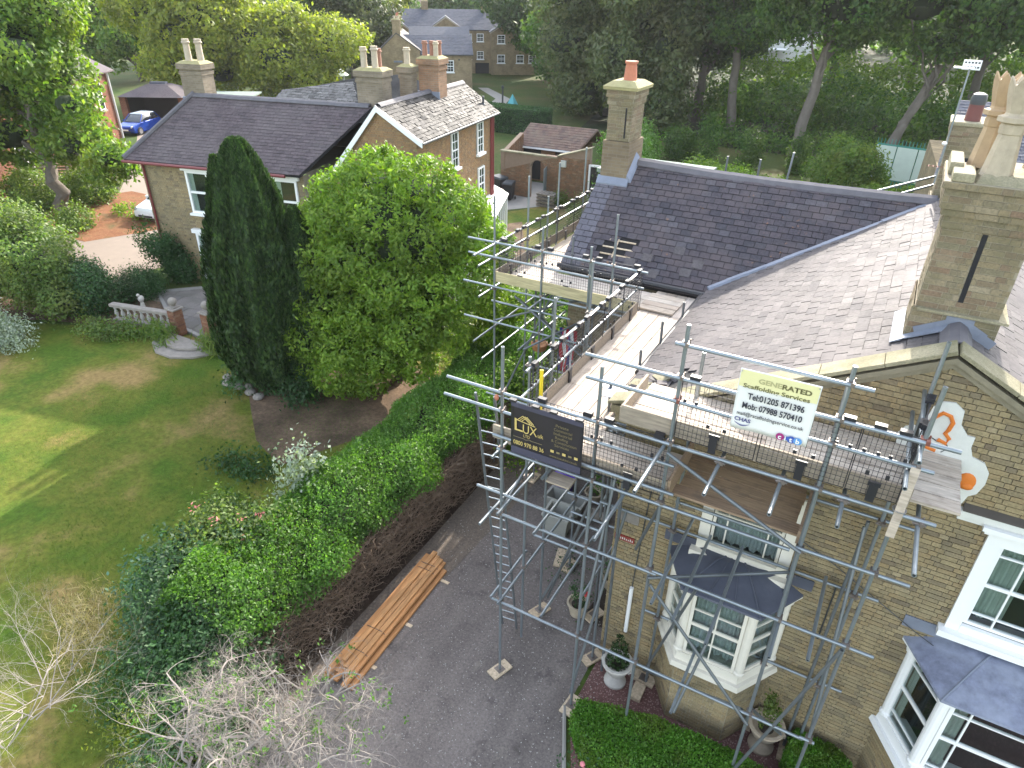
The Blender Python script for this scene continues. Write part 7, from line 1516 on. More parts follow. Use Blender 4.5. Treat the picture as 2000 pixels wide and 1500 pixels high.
# dark cypress with two tips
t = thing('cypress_tree', (-15.9, 12.75, 0), 'tall dark green cypress with two pointed tips in the left garden', 'tree')
rg = seeded(5); n = 62000; zz = rg.random(n) ** .85 * 7.1 + .25
def prof(z): return np.interp(z, [0, .5, 1.3, 2.4, 3.6, 5.0, 6.0, 6.8, 7.15, 7.45], [.6, 1.02, 1.34, 1.45, 1.36, 1.08, .80, .50, .32, .08])
th = rg.random(n) * 2 * np.pi; flute = 1 + .10 * np.sin(th * 9 + zz * .6) + .06 * np.sin(th * 17 - zz) ; rad = prof(zz) * flute * (1 - np.abs(rg.normal(0, .07, n)))
cx = -15.55 + np.where(zz > 5.6, .06, 0); P = np.stack([cx + rad * np.cos(th), 12.75 + rad * np.sin(th), zz], 1)
n2 = 9000; z2 = 4.4 + rg.random(n2) * 2.5; th2 = rg.random(n2) * 6.283; r2 = np.interp(z2, [4.4, 5.2, 6.1, 6.9], [.55, .42, .28, .05]) * (1 + .12 * np.sin(th2 * 5)); P2 = np.stack([-16.08 + r2 * np.cos(th2), 12.45 + r2 * np.sin(th2), z2], 1)
n3 = 14000; z3 = .6 + rg.random(n3) * 4.9; th3 = rg.random(n3) * 6.283; r3 = np.interp(z3, [.6, 1.8, 3.9, 5.5], [.8, 1.05, .85, .08]) * (1 + .12 * np.sin(th3 * 7)); P3 = np.stack([-14.55 + r3 * np.cos(th3), 13.5 + r3 * np.sin(th3), z3], 1)
PP = np.concatenate([P, P2, P3]); TH = np.concatenate([th, th2, th3]); nn_ = unit(np.stack([np.cos(TH), np.sin(TH), np.full(len(TH), .25)], 1) + rg.normal(0, .45, PP.shape)); tt = unit(np.array([0, 0, 1.0]) + rg.normal(0, .28, PP.shape) + .25 * np.stack([np.cos(TH), np.sin(TH), 0 * TH], 1))
o = Vector((-15.9, 12.75, 4)); me = quads_mesh('crown', PP, nn_, tt, .17 * rg.uniform(.6, 1.3, len(PP)), .42, LF_CYP, o); ob = bpy.data.objects.new('crown', me); link(ob); ob.parent = t; ob.location = o - TW[t.name]
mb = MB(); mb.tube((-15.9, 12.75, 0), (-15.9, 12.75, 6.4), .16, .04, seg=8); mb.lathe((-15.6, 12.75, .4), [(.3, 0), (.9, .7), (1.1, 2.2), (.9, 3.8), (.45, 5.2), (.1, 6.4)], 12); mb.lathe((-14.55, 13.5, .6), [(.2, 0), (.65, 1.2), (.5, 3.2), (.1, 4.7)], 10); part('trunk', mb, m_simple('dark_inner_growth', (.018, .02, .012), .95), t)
# the long hedge between drive and lawn
hd = thing('garden_hedge', (-8.2, 10, 0), 'long loose green hedge with bare brown foot between the drive and the lawn', 'hedge')
rg = seeded(8)
def hedge_axis(y): return -8.38 - .02 * (y - 6) - .06 * np.maximum(0, y - 12)
n = 150000; y = 4.3 + rg.random(n) ** .92 * 16.2; s = rg.random(n)
hz = 2.05 + .12 * np.sin(y * 1.7) + .08 * np.sin(y * 4.1) - np.where(y > 16, (y - 16) * .05, 0)
hw = np.where(y > 13, 1.15 - (y - 13) * .04, 1.15) + .1 * np.sin(y * 2.3)
a = (s * 1.25 - .62) * math.pi + math.pi / 2          # around the top from one side to the other
ca, sa = np.cos(a), np.sin(a); k = (1 - np.abs(rg.normal(0, .09, n)))
x = hedge_axis(y) + np.sign(ca) * np.abs(ca) ** .75 * hw * k; z = np.where(sa > 0, 1.25 + sa ** .7 * (hz - 1.25) * k, 1.25 + sa * .9)
lefts = rg.random(n) < .16; x = np.where(lefts, hedge_axis(y) - hw * (1 - .25 * rg.random(n)), x); z = np.where(lefts, rg.random(n) * 1.6, z)
x = x + .16 * np.sin(y * 3.1 + z * 2) * np.sin(z * 3 + y); z = z + .1 * np.sin(x * 4 + y * 2.7)
keep = (z > .75) | (x < hedge_axis(y) - .3); keep &= ~((x > hedge_axis(y) + .2) & (z < 1.38 + .12 * np.sin(y * 3)))
P = np.stack([x, y, z], 1)[keep] + rg.normal(0, .035, (keep.sum(), 3)); ctr = np.stack([hedge_axis(P[:, 1]), P[:, 1], np.full(len(P), 1.0)], 1)
D_ = unit(P - ctr); n_ = unit(D_ * .6 + rg.normal(0, .55, P.shape) + [0, 0, .35]); tt = unit(np.cross(n_, rg.normal(size=P.shape)) + [0, 0, .9])
o = Vector((-8.2, 12, 1.4)); me = quads_mesh('hedge_foliage', P, n_, tt, .062 * rg.uniform(.6, 1.4, len(P)), .55, LF_HDG, o); ob = bpy.data.objects.new('hedge_foliage', me); link(ob); ob.parent = hd; ob.location = o - TW[hd.name]; TW[ob.name] = o
# upright new shoots on the top
n = 2600; y = 4.5 + rg.random(n) * 15; bx_ = hedge_axis(y) + rg.uniform(-1.0, .95, n); zt = 1.85 + .12 * np.sin(y * 1.7) - np.where(y > 13, (y - 13) * .05, 0) - .35 * (np.abs(bx_ - hedge_axis(y))) ** 2
m = 16; f = np.tile(np.linspace(0, 1, m), n); L_ = np.repeat(rg.uniform(.15, .42, n), m); lean = np.repeat(rg.normal(0, .18, (n, 2)), m, 0)
P = np.stack([np.repeat(bx_, m) + lean[:, 0] * L_ * f, np.repeat(y, m) + lean[:, 1] * L_ * f, np.repeat(zt, m) + L_ * f], 1) + rg.normal(0, .018, (n * m, 3))
n_ = unit(rg.normal(size=P.shape) + [0, 0, .5]); tt = unit(rg.normal(0, .6, P.shape) + [0, 0, .7])
me = quads_mesh('hedge_shoots', P, n_, tt, .055 * rg.uniform(.6, 1.3, len(P)), .5, LF_HDG, o); ob = bpy.data.objects.new('hedge_shoots', me); link(ob); ob.parent = hd; ob.location = o - TW[hd.name]
mb = MB(); rr = random.Random(14)
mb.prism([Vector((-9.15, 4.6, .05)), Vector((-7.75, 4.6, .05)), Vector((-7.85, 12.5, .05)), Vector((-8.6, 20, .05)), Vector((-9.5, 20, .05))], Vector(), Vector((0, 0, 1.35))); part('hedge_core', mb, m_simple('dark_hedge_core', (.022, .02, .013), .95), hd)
mb = MB()
for k in range(9000):
    y0 = 4.6 + rr.random() ** .9 * 9.5; x0 = -7.66 + rr.uniform(-.1, .35) ; z0 = rr.uniform(.0, 1.35); p = Vector((x0, y0, z0)); pts = [p]
    d = Vector((rr.uniform(.0, .7), rr.uniform(-.7, .7), rr.uniform(-.1, .9))).normalized()
    for j in range(3): p = p + d * rr.uniform(.05, .13); d = (d + Vector((rr.uniform(-.4, .3), rr.uniform(-.5, .5), rr.uniform(-.4, .4)))).normalized(); pts.append(p)
    if max(q.x for q in pts) < -7.08: mb.path(pts, [.006, .005, .004, .002], 3)
part('bare_twigs', mb, TWIGB, hd, kind='stuff')
# shrubs at the near end of the hedge and self-sown plants in it
def shrub(name, label, blobs, count, size, mat, group=None, cat='shrub', **kw):
    return leaves(name, blobs, count, size, mat, label=label, cat=cat, group=group, **kw)
shrub('mixed_shrub', 'dark glossy shrub at the near end of the hedge', [((-9.9, 5.2, .9), (.95, .9, .9)), ((-9.3, 4.4, .8), (.9, .7, .8)), ((-9.4, 5.9, 1.2), (.7, .8, .7))], 16000, .08, LF_DSH, rng=seeded(21), gap=.1)
shrub('flowering_shrub', 'loose shrub with pinkish flower heads on the lawn side of the hedge', [((-9.9, 6.2, 1.35), (.7, .7, .55)), ((-9.2, 6.6, 1.55), (.6, .6, .5))], 8000, .085, LF_SHR, rng=seeded(22), gap=.1)
shrub('pink_flower_heads', 'faded pink flower heads on the loose hedge shrub', [((-9.9, 6.2, 1.6), (.65, .65, .5)), ((-9.3, 6.5, 1.7), (.6, .6, .4))], 420, .07, LF_PNK, rng=seeded(23), kind='stuff', shell=1, gap=.2, clump=.1, cat='flowers')
shrub('silver_plant', 'tall silvery white leaved plant standing above the hedge', [((-9.35, 7.75, 1.9), (.22, .22, .55)), ((-9.2, 8.0, 2.3), (.16, .16, .4)), ((-9.55, 7.9, 2.2), (.14, .14, .35)), ((-9.3, 7.6, 1.5), (.3, .3, .4))], 1500, .10, LF_SIL, rng=seeded(24), shell=.6, gap=.3, vert=.4)
shrub('blue_green_plant', 'blue green leaved plants at the lawn edge beside the near shrubs', [((-10.2, 5.0, .8), (.4, .5, .7)), ((-10.3, 5.8, 1.1), (.25, .25, .4))], 5500, .085, LF_BLU, rng=seeded(25), gap=.2)
shrub('lime_shrub', 'yellow green small leaved shrub at the bottom left among the bare twigs', [((-7.9, 2.9, .5), (.55, .4, .5)), ((-7.5, 2.5, .5), (.4, .35, .45))], 8000, .055, LF_YSH, rng=seeded(26), gap=.1)
shrub('rough_shrub', 'rough green undergrowth below the dead branches', [((-8.7, 3.6, .7), (.9, .6, .7)), ((-7.7, 3.9, .8), (.7, .7, .8)), ((-7.2, 3.0, .7), (.8, .7, .7)), ((-6.6, 2.2, .5), (.8, .6, .5)), ((-8.1, 4.7, 1.1), (.7, .6, .8))], 22000, .075, LF_DSH, rng=seeded(27), gap=.15)
shrub('dry_grass_tuft', 'pale dry grass tufts on the lawn at the lower left', [((-11.4, 3.9, .15), (.5, .5, .25)), ((-10.6, 3.4, .2), (.45, .4, .3)), ((-12.1, 4.4, .1), (.4, .5, .2))], 2600, .20, LF_DRY, rng=seeded(28), asp=.06, vert=.8, kind='stuff', cat='grass')
shrub('wild_plants', 'wild leafy plants behind the hedge beside the far scaffold', [((-9.6, 15.8, .7), (1.2, 1.0, .9)), ((-8.6, 17.5, .9), (1.0, 1.2, 1.1)), ((-10.4, 17.6, .8), (.9, .9, .9)), ((-9.2, 19.6, 1.2), (.9, .8, 1.3)), ((-11.2, 19.5, 1.0), (.8, .8, 1.1))], 17000, .11, LF_SHR, rng=seeded(29), gap=.3)
shrub('dry_stems', 'dry yellow stems among the wild plants', [((-9.8, 16.6, .8), (1.3, 1.3, .8))], 1500, .28, LF_DRY, rng=seeded(30), asp=.05, vert=.9, kind='stuff', cat='plants')
shrub('side_bed_plants', 'green plants in the bed between the hedge and the wing wall', [((-6.9, 13.3, .7), (.5, .9, .8)), ((-6.6, 15.2, 1.0), (.5, 1.2, 1.0)), ((-7.8, 14.2, 1.0), (.7, 1.0, .9))], 9000, .09, LF_MAG, rng=seeded(31), gap=.25)
shrub('clover_patch', 'low patch of coarse green weed on the bare lawn edge', [((-12.9, 9.0, .02), (.95, .42, .10))], 2600, .09, LF_DSH, rng=seeded(32), kind='stuff', shell=.3, gap=0, cat='weeds')
shrub('clover_patch', 'smaller isolated patch of coarse weed further down the lawn', [((-11.9, 7.6, .02), (.4, .35, .07))], 1000, .07, LF_DSH, rng=seeded(33), kind='stuff', shell=.3, gap=0, cat='weeds')
shrub('cypress_foot_ivy', 'dark ivy and ferns round the foot of the cypress', [((-15.6, 12.0, .25), (.9, .5, .4)), ((-14.6, 12.4, .3), (.9, .6, .45))], 6000, .10, LF_DSH, rng=seeded(34), gap=.1)
for k, (x, y_) in enumerate(((-21.7, 12.85), (-20.9, 12.7), (-19.0, 13.1), (-18.5, 13.2))):
    shrub('lily_clump', ('strappy green and yellow clump at the ' + ('left' if k < 2 else 'right') + ' of the garden steps, ' + ('farther from' if k in (0, 3) else 'next to') + ' the pier'), [((x, y_, .2), (.38, .25, .25))], 500, .32, LF_SHR, rng=seeded(50 + k), asp=.12, vert=.9, shell=.3, gap=0, cat='plant', group='strappy clumps by the steps')
# box hedges at the front of the house
def box_hedge(pts, h, count, label, seed):
    t = thing('box_hedge', (sum(p[0] for p in pts) / len(pts), sum(p[1] for p in pts) / len(pts), 0), label, 'hedge'); rg = seeded(seed)
    xs = [p[0] for p in pts]; ys = [p[1] for p in pts]; P = []
    cxy = np.array([sum(xs) / len(xs), sum(ys) / len(ys)])
    def inside(q):
        r = np.ones(len(q), bool)
        for i in range(len(pts)):
            a, b = np.array(pts[i]), np.array(pts[(i + 1) % len(pts)]); r &= ((b[0] - a[0]) * (q[:, 1] - a[1]) - (b[1] - a[1]) * (q[:, 0] - a[0])) > 0
        return r
    q = np.stack([rg.uniform(min(xs), max(xs), count * 2), rg.uniform(min(ys), max(ys), count * 2)], 1); q = q[inside(q)][:int(count * .6)]
    top = np.column_stack([q, h + .03 * np.sin(q[:, 0] * 9) + .03 * np.sin(q[:, 1] * 8) + rg.normal(0, .022, len(q))])
    side = []
    per = [math.dist(pts[i], pts[(i + 1) % len(pts)]) for i in range(len(pts))]
    for i in range(len(pts)):
        m = int(count * .4 * per[i] / sum(per)); f = rg.random(m)[:, None]; a, b = np.array(pts[i]), np.array(pts[(i + 1) % len(pts)]); xy = a + (b - a) * f; side.append(np.column_stack([xy + rg.normal(0, .022, xy.shape), rg.random(m) * h]))
    P = np.concatenate([top] + side); D = unit(np.column_stack([P[:, :2] - cxy, np.full(len(P), .6)])); n_ = unit(rg.normal(0, .6, P.shape) + D * .4 + [0, 0, .6]); tt = unit(rg.normal(0, .6, P.shape) + [0, 0, .6])
    o = Vector((cxy[0], cxy[1], h / 2)); me = quads_mesh('hedge_foliage', P, n_, tt, .04 * rg.uniform(.6, 1.4, len(P)), .6, LF_BOX, o); ob = bpy.data.objects.new('hedge_foliage', me); link(ob); ob.parent = t; ob.location = o - TW[t.name]
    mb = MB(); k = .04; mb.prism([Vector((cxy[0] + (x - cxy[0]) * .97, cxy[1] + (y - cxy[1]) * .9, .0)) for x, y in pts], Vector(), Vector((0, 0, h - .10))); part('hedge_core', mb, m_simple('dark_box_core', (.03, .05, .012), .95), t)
box_hedge([(-2.45, 6.72), (-2.05, 6.28), (1.5, 6.2), (1.5, 7.3), (0, 7.42), (-1.2, 7.35), (-2.45, 7.05)], .5, 52000, 'clipped bright green box hedge in front of the scaffold', 61)
box_hedge([(.95, 7.1), (1.35, 6.8), (1.75, 7.3), (1.72, 8.1), (1.4, 8.33), (.85, 8.3), (.8, 7.8)], .5, 22000, 'clipped bright green box hedge between the two bay windows', 62)
shrub('pink_rose', 'single pink rose on the soil in front of the box hedge', [((-1.98, 6.0, .35), (.12, .1, .2))], 90, .06, LF_DSH, rng=seeded(63), shell=.3, gap=0, cat='rose')
mb = MB(); mb.ell((-1.95, 6.02, .5), (.045, .045, .04), 8, 6); mb.ell((-1.9, 5.97, .47), (.03, .03, .03), 8, 6); part('rose_bloom', mb, m_simple('pink_petal', (.62, .2, .22), .7), label='pale pink bloom above the rose leaves at the hedge front', cat='flower')
# left garden shrubs
tree('garden_shrub', -27.8, 12.3, .8, .12, [((-27.6, 12.2, 1.9), (1.9, 1.6, 1.3)), ((-29.3, 12.0, 2.4), (1.7, 1.6, 1.4)), ((-26.6, 12.4, 1.2), (1.15, 1.0, 1.0)), ((-30.3, 11.4, 1.8), (1.6, 1.6, 1.4)), ((-28.6, 12.8, 2.6), (1.1, 1.0, .8)), ((-25.6, 12.2, .8), (.9, .8, .7)), ((-31.8, 11.8, 3.0), (1.4, 1.5, 1.1))], 56000, .12, LF_SHR, 'big loose green shrub at the left edge of the lawn', seed=71, cat='shrub', gap=.25, lsc=1.8)
shrub('dark_shrub', 'dark green shrub hiding the end of the balustrade', [((-24.9, 13.0, .8), (.8, .6, .8)), ((-26.0, 13.2, 1.0), (.7, .6, .8))], 13000, .10, LF_DSH, rng=seeded(72), gap=.15)
shrub('silver_bush', 'silvery grey bush at the left edge of the lawn', [((-24.9, 9.9, .4), (.8, .6, .5)), ((-26.0, 9.6, .4), (.7, .6, .5))], 7000, .085, LF_SIL, rng=seeded(73), gap=.1)
shrub('low_bed_plants', 'low mixed plants along the left lawn edge', [((-27.6, 9.8, .3), (1.0, .6, .4)), ((-23.3, 11.9, .25), (.8, .4, .3)), ((-22.4, 12.4, .2), (.5, .3, .25)), ((-29.5, 9.0, .4), (1.0, .7, .5))], 9000, .10, LF_SHR, rng=seeded(74), gap=.2)
shrub('round_bush', 'clipped round green bush beside the tan drive', [((-25.2, 14.9, .45), (.8, .75, .5))], 13000, .07, LF_DSH, rng=seeded(75), gap=-.3, lump=.02, shell=.9)
shrub('wall_climber', 'dark climber on the corner of the neighbour house', [((-25.4, 16.6, 1.1), (.4, .3, 1.0)), ((-25.6, 16.4, 1.7), (.65, .4, .55)), ((-25.0, 16.8, .6), (.35, .3, .6)), ((-26.3, 16.4, 1.9), (.35, .35, .3))], 9000, .11, LF_DSH, rng=seeded(76), gap=.2)
shrub('bed_bush', 'bushes under the big tree by the mulch bed', [((-39.4, 22.0, .8), (1.4, 1.1, .9)), ((-40.5, 19.6, .9), (1.4, 1.4, 1.0)), ((-35.6, 18.6, .4), (1.0, .7, .5))], 18000, .14, LF_SHR, rng=seeded(77), gap=.2)
shrub('mulch_plants', 'few low plants growing on the orange mulch', [((-34.8, 21.6, .2), (1.6, .5, .25))], 1200, .16, LF_MAG, rng=seeded(78), gap=.3)
# big tree at the left, over the red building
rr = random.Random(81); bl = []
for (x, y, z, r) in ((-37.5, 19.5, 8.6, 2.3), (-40.5, 18.0, 8.4, 2.6), (-35.5, 18.4, 8.0, 1.6), (-39.8, 20.5, 6.4, 2.0), (-37.0, 20.4, 6.6, 1.8), (-41.5, 17.5, 5.6, 2.3), (-37.2, 20.6, 4.2, 1.6), (-35.5, 19.8, 3.9, 1.3), (-33.7, 20.2, 3.2, 1.15), (-39.7, 19.0, 4.0, 1.7), (-34.3, 19.3, 5.9, 1.0), (-38.5, 19, 10.3, 2.2), (-32.6, 19.6, 3.6, .9), (-43, 16, 7.8, 2.4), (-42.0, 16.5, 3.4, 1.7), (-39.5, 21, 8.6, 2.0), (-41.5, 21.5, 7.0, 1.9), (-38, 21.5, 10, 1.8), (-36, 20.5, 9.6, 1.5), (-43.5, 20.5, 9.5, 2.2)):
    bl.append(((x, y, z), (r, r, r * .75)))
tree('lime_tree', -38.4, 19.8, 4.0, .38, bl, 70000, .24, LF_OAK, 'large green tree at the left edge in front of the red building', seed=82, limbs=10, gap=.3, lsc=1.0, clump=.35, shell=.8, droop=.3)
# far trees, one by one
def crown_set(x, y, z0, z1, r, n, seed, sq=.7):
    rr = random.Random(seed); out = []
    for k in range(n):
        f = k / max(1, n - 1); zz_ = z0 + (z1 - z0) * f; rad = r * (math.sin(math.pi * (.18 + .72 * f)) ** .7); a = rr.uniform(0, 6.28); q = rr.uniform(.25, .75) * rad
        br = rad * rr.uniform(.42, .62); out.append(((x + q * math.cos(a), y + q * math.sin(a), zz_), (br, br, br * sq)))
    return out
FT = [  # name, x, y, trunk, r, z0, z1, crown r, count, size, material, label
 ('maple_tree', -64, 50, 3.0, .4, 2.6, 13, 6.5, 34000, .42, LF_YEL, 'yellow green tree behind the left chimney of the neighbour house'),
 ('maple_tree', -56.5, 55.5, 2.0, .35, 2.2, 8.2, 6.2, 30000, .38, LF_YEL, 'brighter yellow tree just right of the left chimney'),
 ('lime_tree', -84, 57, 3, .4, 2.5, 13, 7, 22000, .5, LF_OAK, 'green tree between the red building and the yellow tree'),
 ('pine_tree', -61.5, 70, 4, .4, 3.2, 14, 6.0, 26000, .45, LF_OLV, 'dark olive tree left of the apartment block'),
 ('lime_tree', -73, 80, 3, .4, 2.0, 12, 5.0, 16000, .5, LF_WOOD, 'mid green tree touching the left end of the apartment block'),
 ('oak_tree', -96, 80, 3, .5, 3, 15, 9, 18000, .7, LF_OLV, 'hazy tree far behind the yellow tree'),
 ('oak_tree', -86, 104, 3, .5, 3, 13, 8, 15000, .75, LF_YEL, 'pale tree above the left half of the apartment roof'),
 ('oak_tree', -74, 112, 3, .5, 3, 13, 7, 15000, .75, LF_WOOD, 'green tree above the middle of the apartment roof'),
 ('oak_tree', -60, 112, 3, .5, 3, 13, 6, 14000, .7, LF_OAK, 'green tree behind the right end of the apartment roof'),
 ('oak_tree', -110, 120, 3, .5, 3, 16, 10, 14000, .9, LF_WOOD, 'far tree at the skyline, second from the left'),
 ('beech_tree', -44, 88, 4, .5, 3.5, 15, 7.0, 26000, .5, LF_DRK, 'dark tree overhanging the right end of the apartment block'),
 ('beech_tree', -34, 76, 3, .5, 2.4, 14, 7.0, 30000, .42, LF_WOOD, 'broad green tree right of the apartment lawn'),
 ('willow_tree', -26.5, 66, 3, .5, 1.6, 15, 6.5, 34000, .38, LF_OLV, 'olive brown drooping tree behind the small outbuilding'),
 ('cedar_tree', -20.8, 60, 3, .4, 1.4, 15, 4.3, 30000, .36, LF_OLV, 'tall grey green weeping conifer left of the wing chimney'),
 ('sycamore_tree', -18.2, 68, 5, .5, 6, 17, 6.0, 26000, .42, LF_DRK, 'dark tree directly behind the wing chimney'),
 ('sycamore_tree', -32, 100, 4, .5, 4, 17, 8, 18000, .6, LF_DRK, 'dark tree deep behind the drooping tree'),
 ('sycamore_tree', -14.0, 63.5, 9.5, .42, 8.2, 18, 5.8, 32000, .34, LF_WOOD, 'tree with pale straight trunk, leftmost of the tall trunks'),
 ('sycamore_tree', -7.6, 57.0, 8.2, .44, 8.2, 17, 5.8, 32000, .34, LF_WOOD, 'forked tree with pale trunk behind the roof ridge, middle of the tall trunks'),
 ('sycamore_tree', -1.6, 58.0, 6.6, .42, 8.2, 17, 5.8, 32000, .34, LF_WOOD, 'forked pale tree above the palisade fence, rightmost of the tall trunks'),
 ('ash_tree', 8.5, 66, 8, .5, 6.5, 17, 6.5, 26000, .40, LF_WOOD, 'leaning tree behind the rear chimney at the right'),
 ('ash_tree', 3.5, 74, 8, .45, 8, 18, 6, 18000, .45, LF_WOOD, 'woodland tree behind the aerial mast'),
 ('ash_tree', 15.5, 60, 6, .5, 4, 16, 6.5, 22000, .42, LF_OAK, 'sunlit tree at the upper right corner'),
 ('ash_tree', -9, 84, 8, .45, 9, 18, 7, 16000, .5, LF_DRK, 'second row woodland tree between the pale trunks'),
 ('ash_tree', -20, 92, 8, .45, 7, 18, 8, 16000, .55, LF_DRK, 'second row woodland tree left of the pale trunks'),
 ('ash_tree', -2, 96, 8, .45, 6, 18, 8, 15000, .55, LF_WOOD, 'third row woodland tree in the middle distance'),
 ('ash_tree', 12, 96, 8, .45, 4, 18, 9, 15000, .6, LF_WOOD, 'third row woodland tree at the right'),
]
lean = {16: (-.9, 1), 17: (.9, .5), 18: (2.0, 1.0), 19: (4.5, 1.5)}
for i, (nm, x, y, ht, rt, z0, z1, cr, cnt, sz, mt, lab) in enumerate(FT):
    lx, ly = lean.get(i, (0, 0))
    tree(nm, x, y, ht, rt, crown_set(x + lx, y + ly, z0, z1, cr, 15 if nm != 'cedar_tree' else 22, 100 + i, .6 if nm != 'cedar_tree' else .8), cnt, sz, mt, lab, bark=BARKL if nm in ('sycamore_tree', 'ash_tree') else BARK, seed=200 + i, limbs=6, lean=(lx, ly), gap=.42 if y < 70 else .25, lsc=.55, clump=.7, per=12, shell=.65, droop=.4 if nm in ('willow_tree', 'cedar_tree') else .1, fork=True)
# understorey and far woods: nobody could count it
def wood_mass(name, label, blobs, count, size, mat, seed): return leaves(name, blobs, count, size, mat, rng=seeded(seed), kind='stuff', label=label, cat='woodland', gap=.2, lsc=.4, clump=.9, per=14, shell=.7)
rr = random.Random(91)
wood_mass('woodland_understorey', 'dark undergrowth below the woodland trees', [((-20 + k * 2.3 + rr.uniform(-1, 1), 66 + rr.uniform(-2, 8), rr.uniform(.6, 2.4)), (2.6, 2.2, rr.uniform(1.2, 2.4))) for k in range(22)], 36000, .34, LF_WOOD, 92)
wood_mass('sunlit_thicket', 'sunlit green thicket glimpsed between the pale trunks', [((-18 + k * 3.2 + rr.uniform(-1, 1), 80 + rr.uniform(-3, 8), rr.uniform(1.2, 3.4)), (3.2, 3, rr.uniform(1.8, 3.0))) for k in range(13)], 30000, .40, LF_MAG, 93)
wood_mass('far_woodland', 'far belt of trees closing the view', [((-150 + k * 10 + rr.uniform(-3, 3), 150 + rr.uniform(-10, 30) + (0 if k > 8 else 0), rr.uniform(4, 9)), (8, 6, rr.uniform(6, 10))) for k in range(22)], 60000, 1.1, LF_WOOD, 94)
wood_mass('low_woodland_plants', 'low plants on the woodland floor', [((-16 + k * 1.7, 60 + rr.uniform(-3, 2), .3), (1.2, 1.5, .5)) for k in range(17)], 12000, .26, LF_WOOD, 95)
# shrubs behind the wing roof
shrub('bright_shrub', 'bright green spreading shrub behind the wing roof', [((-8.0, 38, 1.4), (2.0, 1.6, 1.2)), ((-5.6, 38, 1.2), (1.8, 1.6, 1.0)), ((-9.8, 39, 1.5), (1.5, 1.5, 1.0)), ((-4.2, 37.5, .8), (1.4, 1.2, .9))], 24000, .16, LF_MAG, rng=seeded(96), gap=.05)
shrub('rounded_shrub', 'darker rounded shrub right of the bright one behind the roof', [((-3.0, 44, 1.6), (1.6, 1.5, 1.7)), ((-1.9, 44.5, 1.2), (1.3, 1.3, 1.3)), ((-3.6, 45, 2.5), (.8, .8, 1.0)), ((-1.8, 45.2, 2.2), (.7, .7, 1.0))], 20000, .17, LF_OAK, rng=seeded(97), gap=.1)
shrub('feathery_plants', 'feathery green plants before the palisade fence', [((-.8, 41.5, .9), (1.1, .9, .9)), ((1.0, 43.5, .8), (1.3, .9, .8)), ((-.3, 40, .7), (.8, .6, .8))], 9000, .16, LF_MAG, rng=seeded(98), gap=.2, vert=.4)
shrub('saplings', 'young saplings growing before the woodland', [((-12.4, 50, 1.6), (.5, .5, 1.7)), ((-9.6, 51, 1.3), (.7, .6, 1.3)), ((-14.5, 51, 1.1), (1.2, .8, 1.0)), ((-6.3, 51, 1.2), (.6, .6, 1.1)), ((-17.0, 49, 1.0), (1.4, 1.0, 1.0))], 14000, .19, LF_WOOD, rng=seeded(99), gap=.15)
shrub('ivy_mass', 'ivy and shrubs covering the wall left of the wing chimney', [((-13.6, 37.6, 2.0), (1.2, 1.2, 1.6)), ((-12.6, 34.5, 1.5), (1.2, 1.3, 1.5)), ((-14.6, 39.6, 2.8), (1.3, 1.2, 1.2)), ((-11.8, 31.5, 1.2), (.9, 1.2, 1.2)), ((-14.8, 42, 2.2), (1.4, 1.2, 1.6)), ((-11.2, 28.5, .8), (.7, 1.0, .8))], 30000, .16, LF_HDG, rng=seeded(100), gap=.1)
shrub('wall_foot_plants', 'plants at the foot of the garden wall', [((-16.3, 35.2, .4), (.5, .4, .5)), ((-15.2, 35.1, .35), (.9, .4, .45)), ((-14.2, 33.2, .4), (.6, .8, .5))], 5000, .11, LF_SHR, rng=seeded(101), gap=.1)
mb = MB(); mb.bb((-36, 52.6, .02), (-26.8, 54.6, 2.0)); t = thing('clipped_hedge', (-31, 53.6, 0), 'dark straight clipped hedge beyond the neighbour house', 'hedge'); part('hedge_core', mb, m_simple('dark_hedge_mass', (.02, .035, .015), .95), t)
rg = seeded(102); n = 22000; q = rg.random((n, 3)); face = rg.integers(0, 3, n); P = np.stack([-36 + q[:, 0] * 9.2, 52.6 + q[:, 1] * 2, q[:, 2] * 2], 1); P[face == 0, 1] = 52.58; P[face == 1, 2] = 2.02; P[face == 2, 0] = -26.78; P += rg.normal(0, .03, P.shape)
me = quads_mesh('hedge_foliage', P, unit(rg.normal(size=P.shape) + [0, -.5, .5]), unit(rg.normal(size=P.shape)), np.full(n, .14), .6, LF_DSH, Vector((-31, 53.6, 1))); ob = bpy.data.objects.new('hedge_foliage', me); link(ob); ob.parent = t; ob.location = Vector((-31, 53.6, 1)) - TW[t.name]
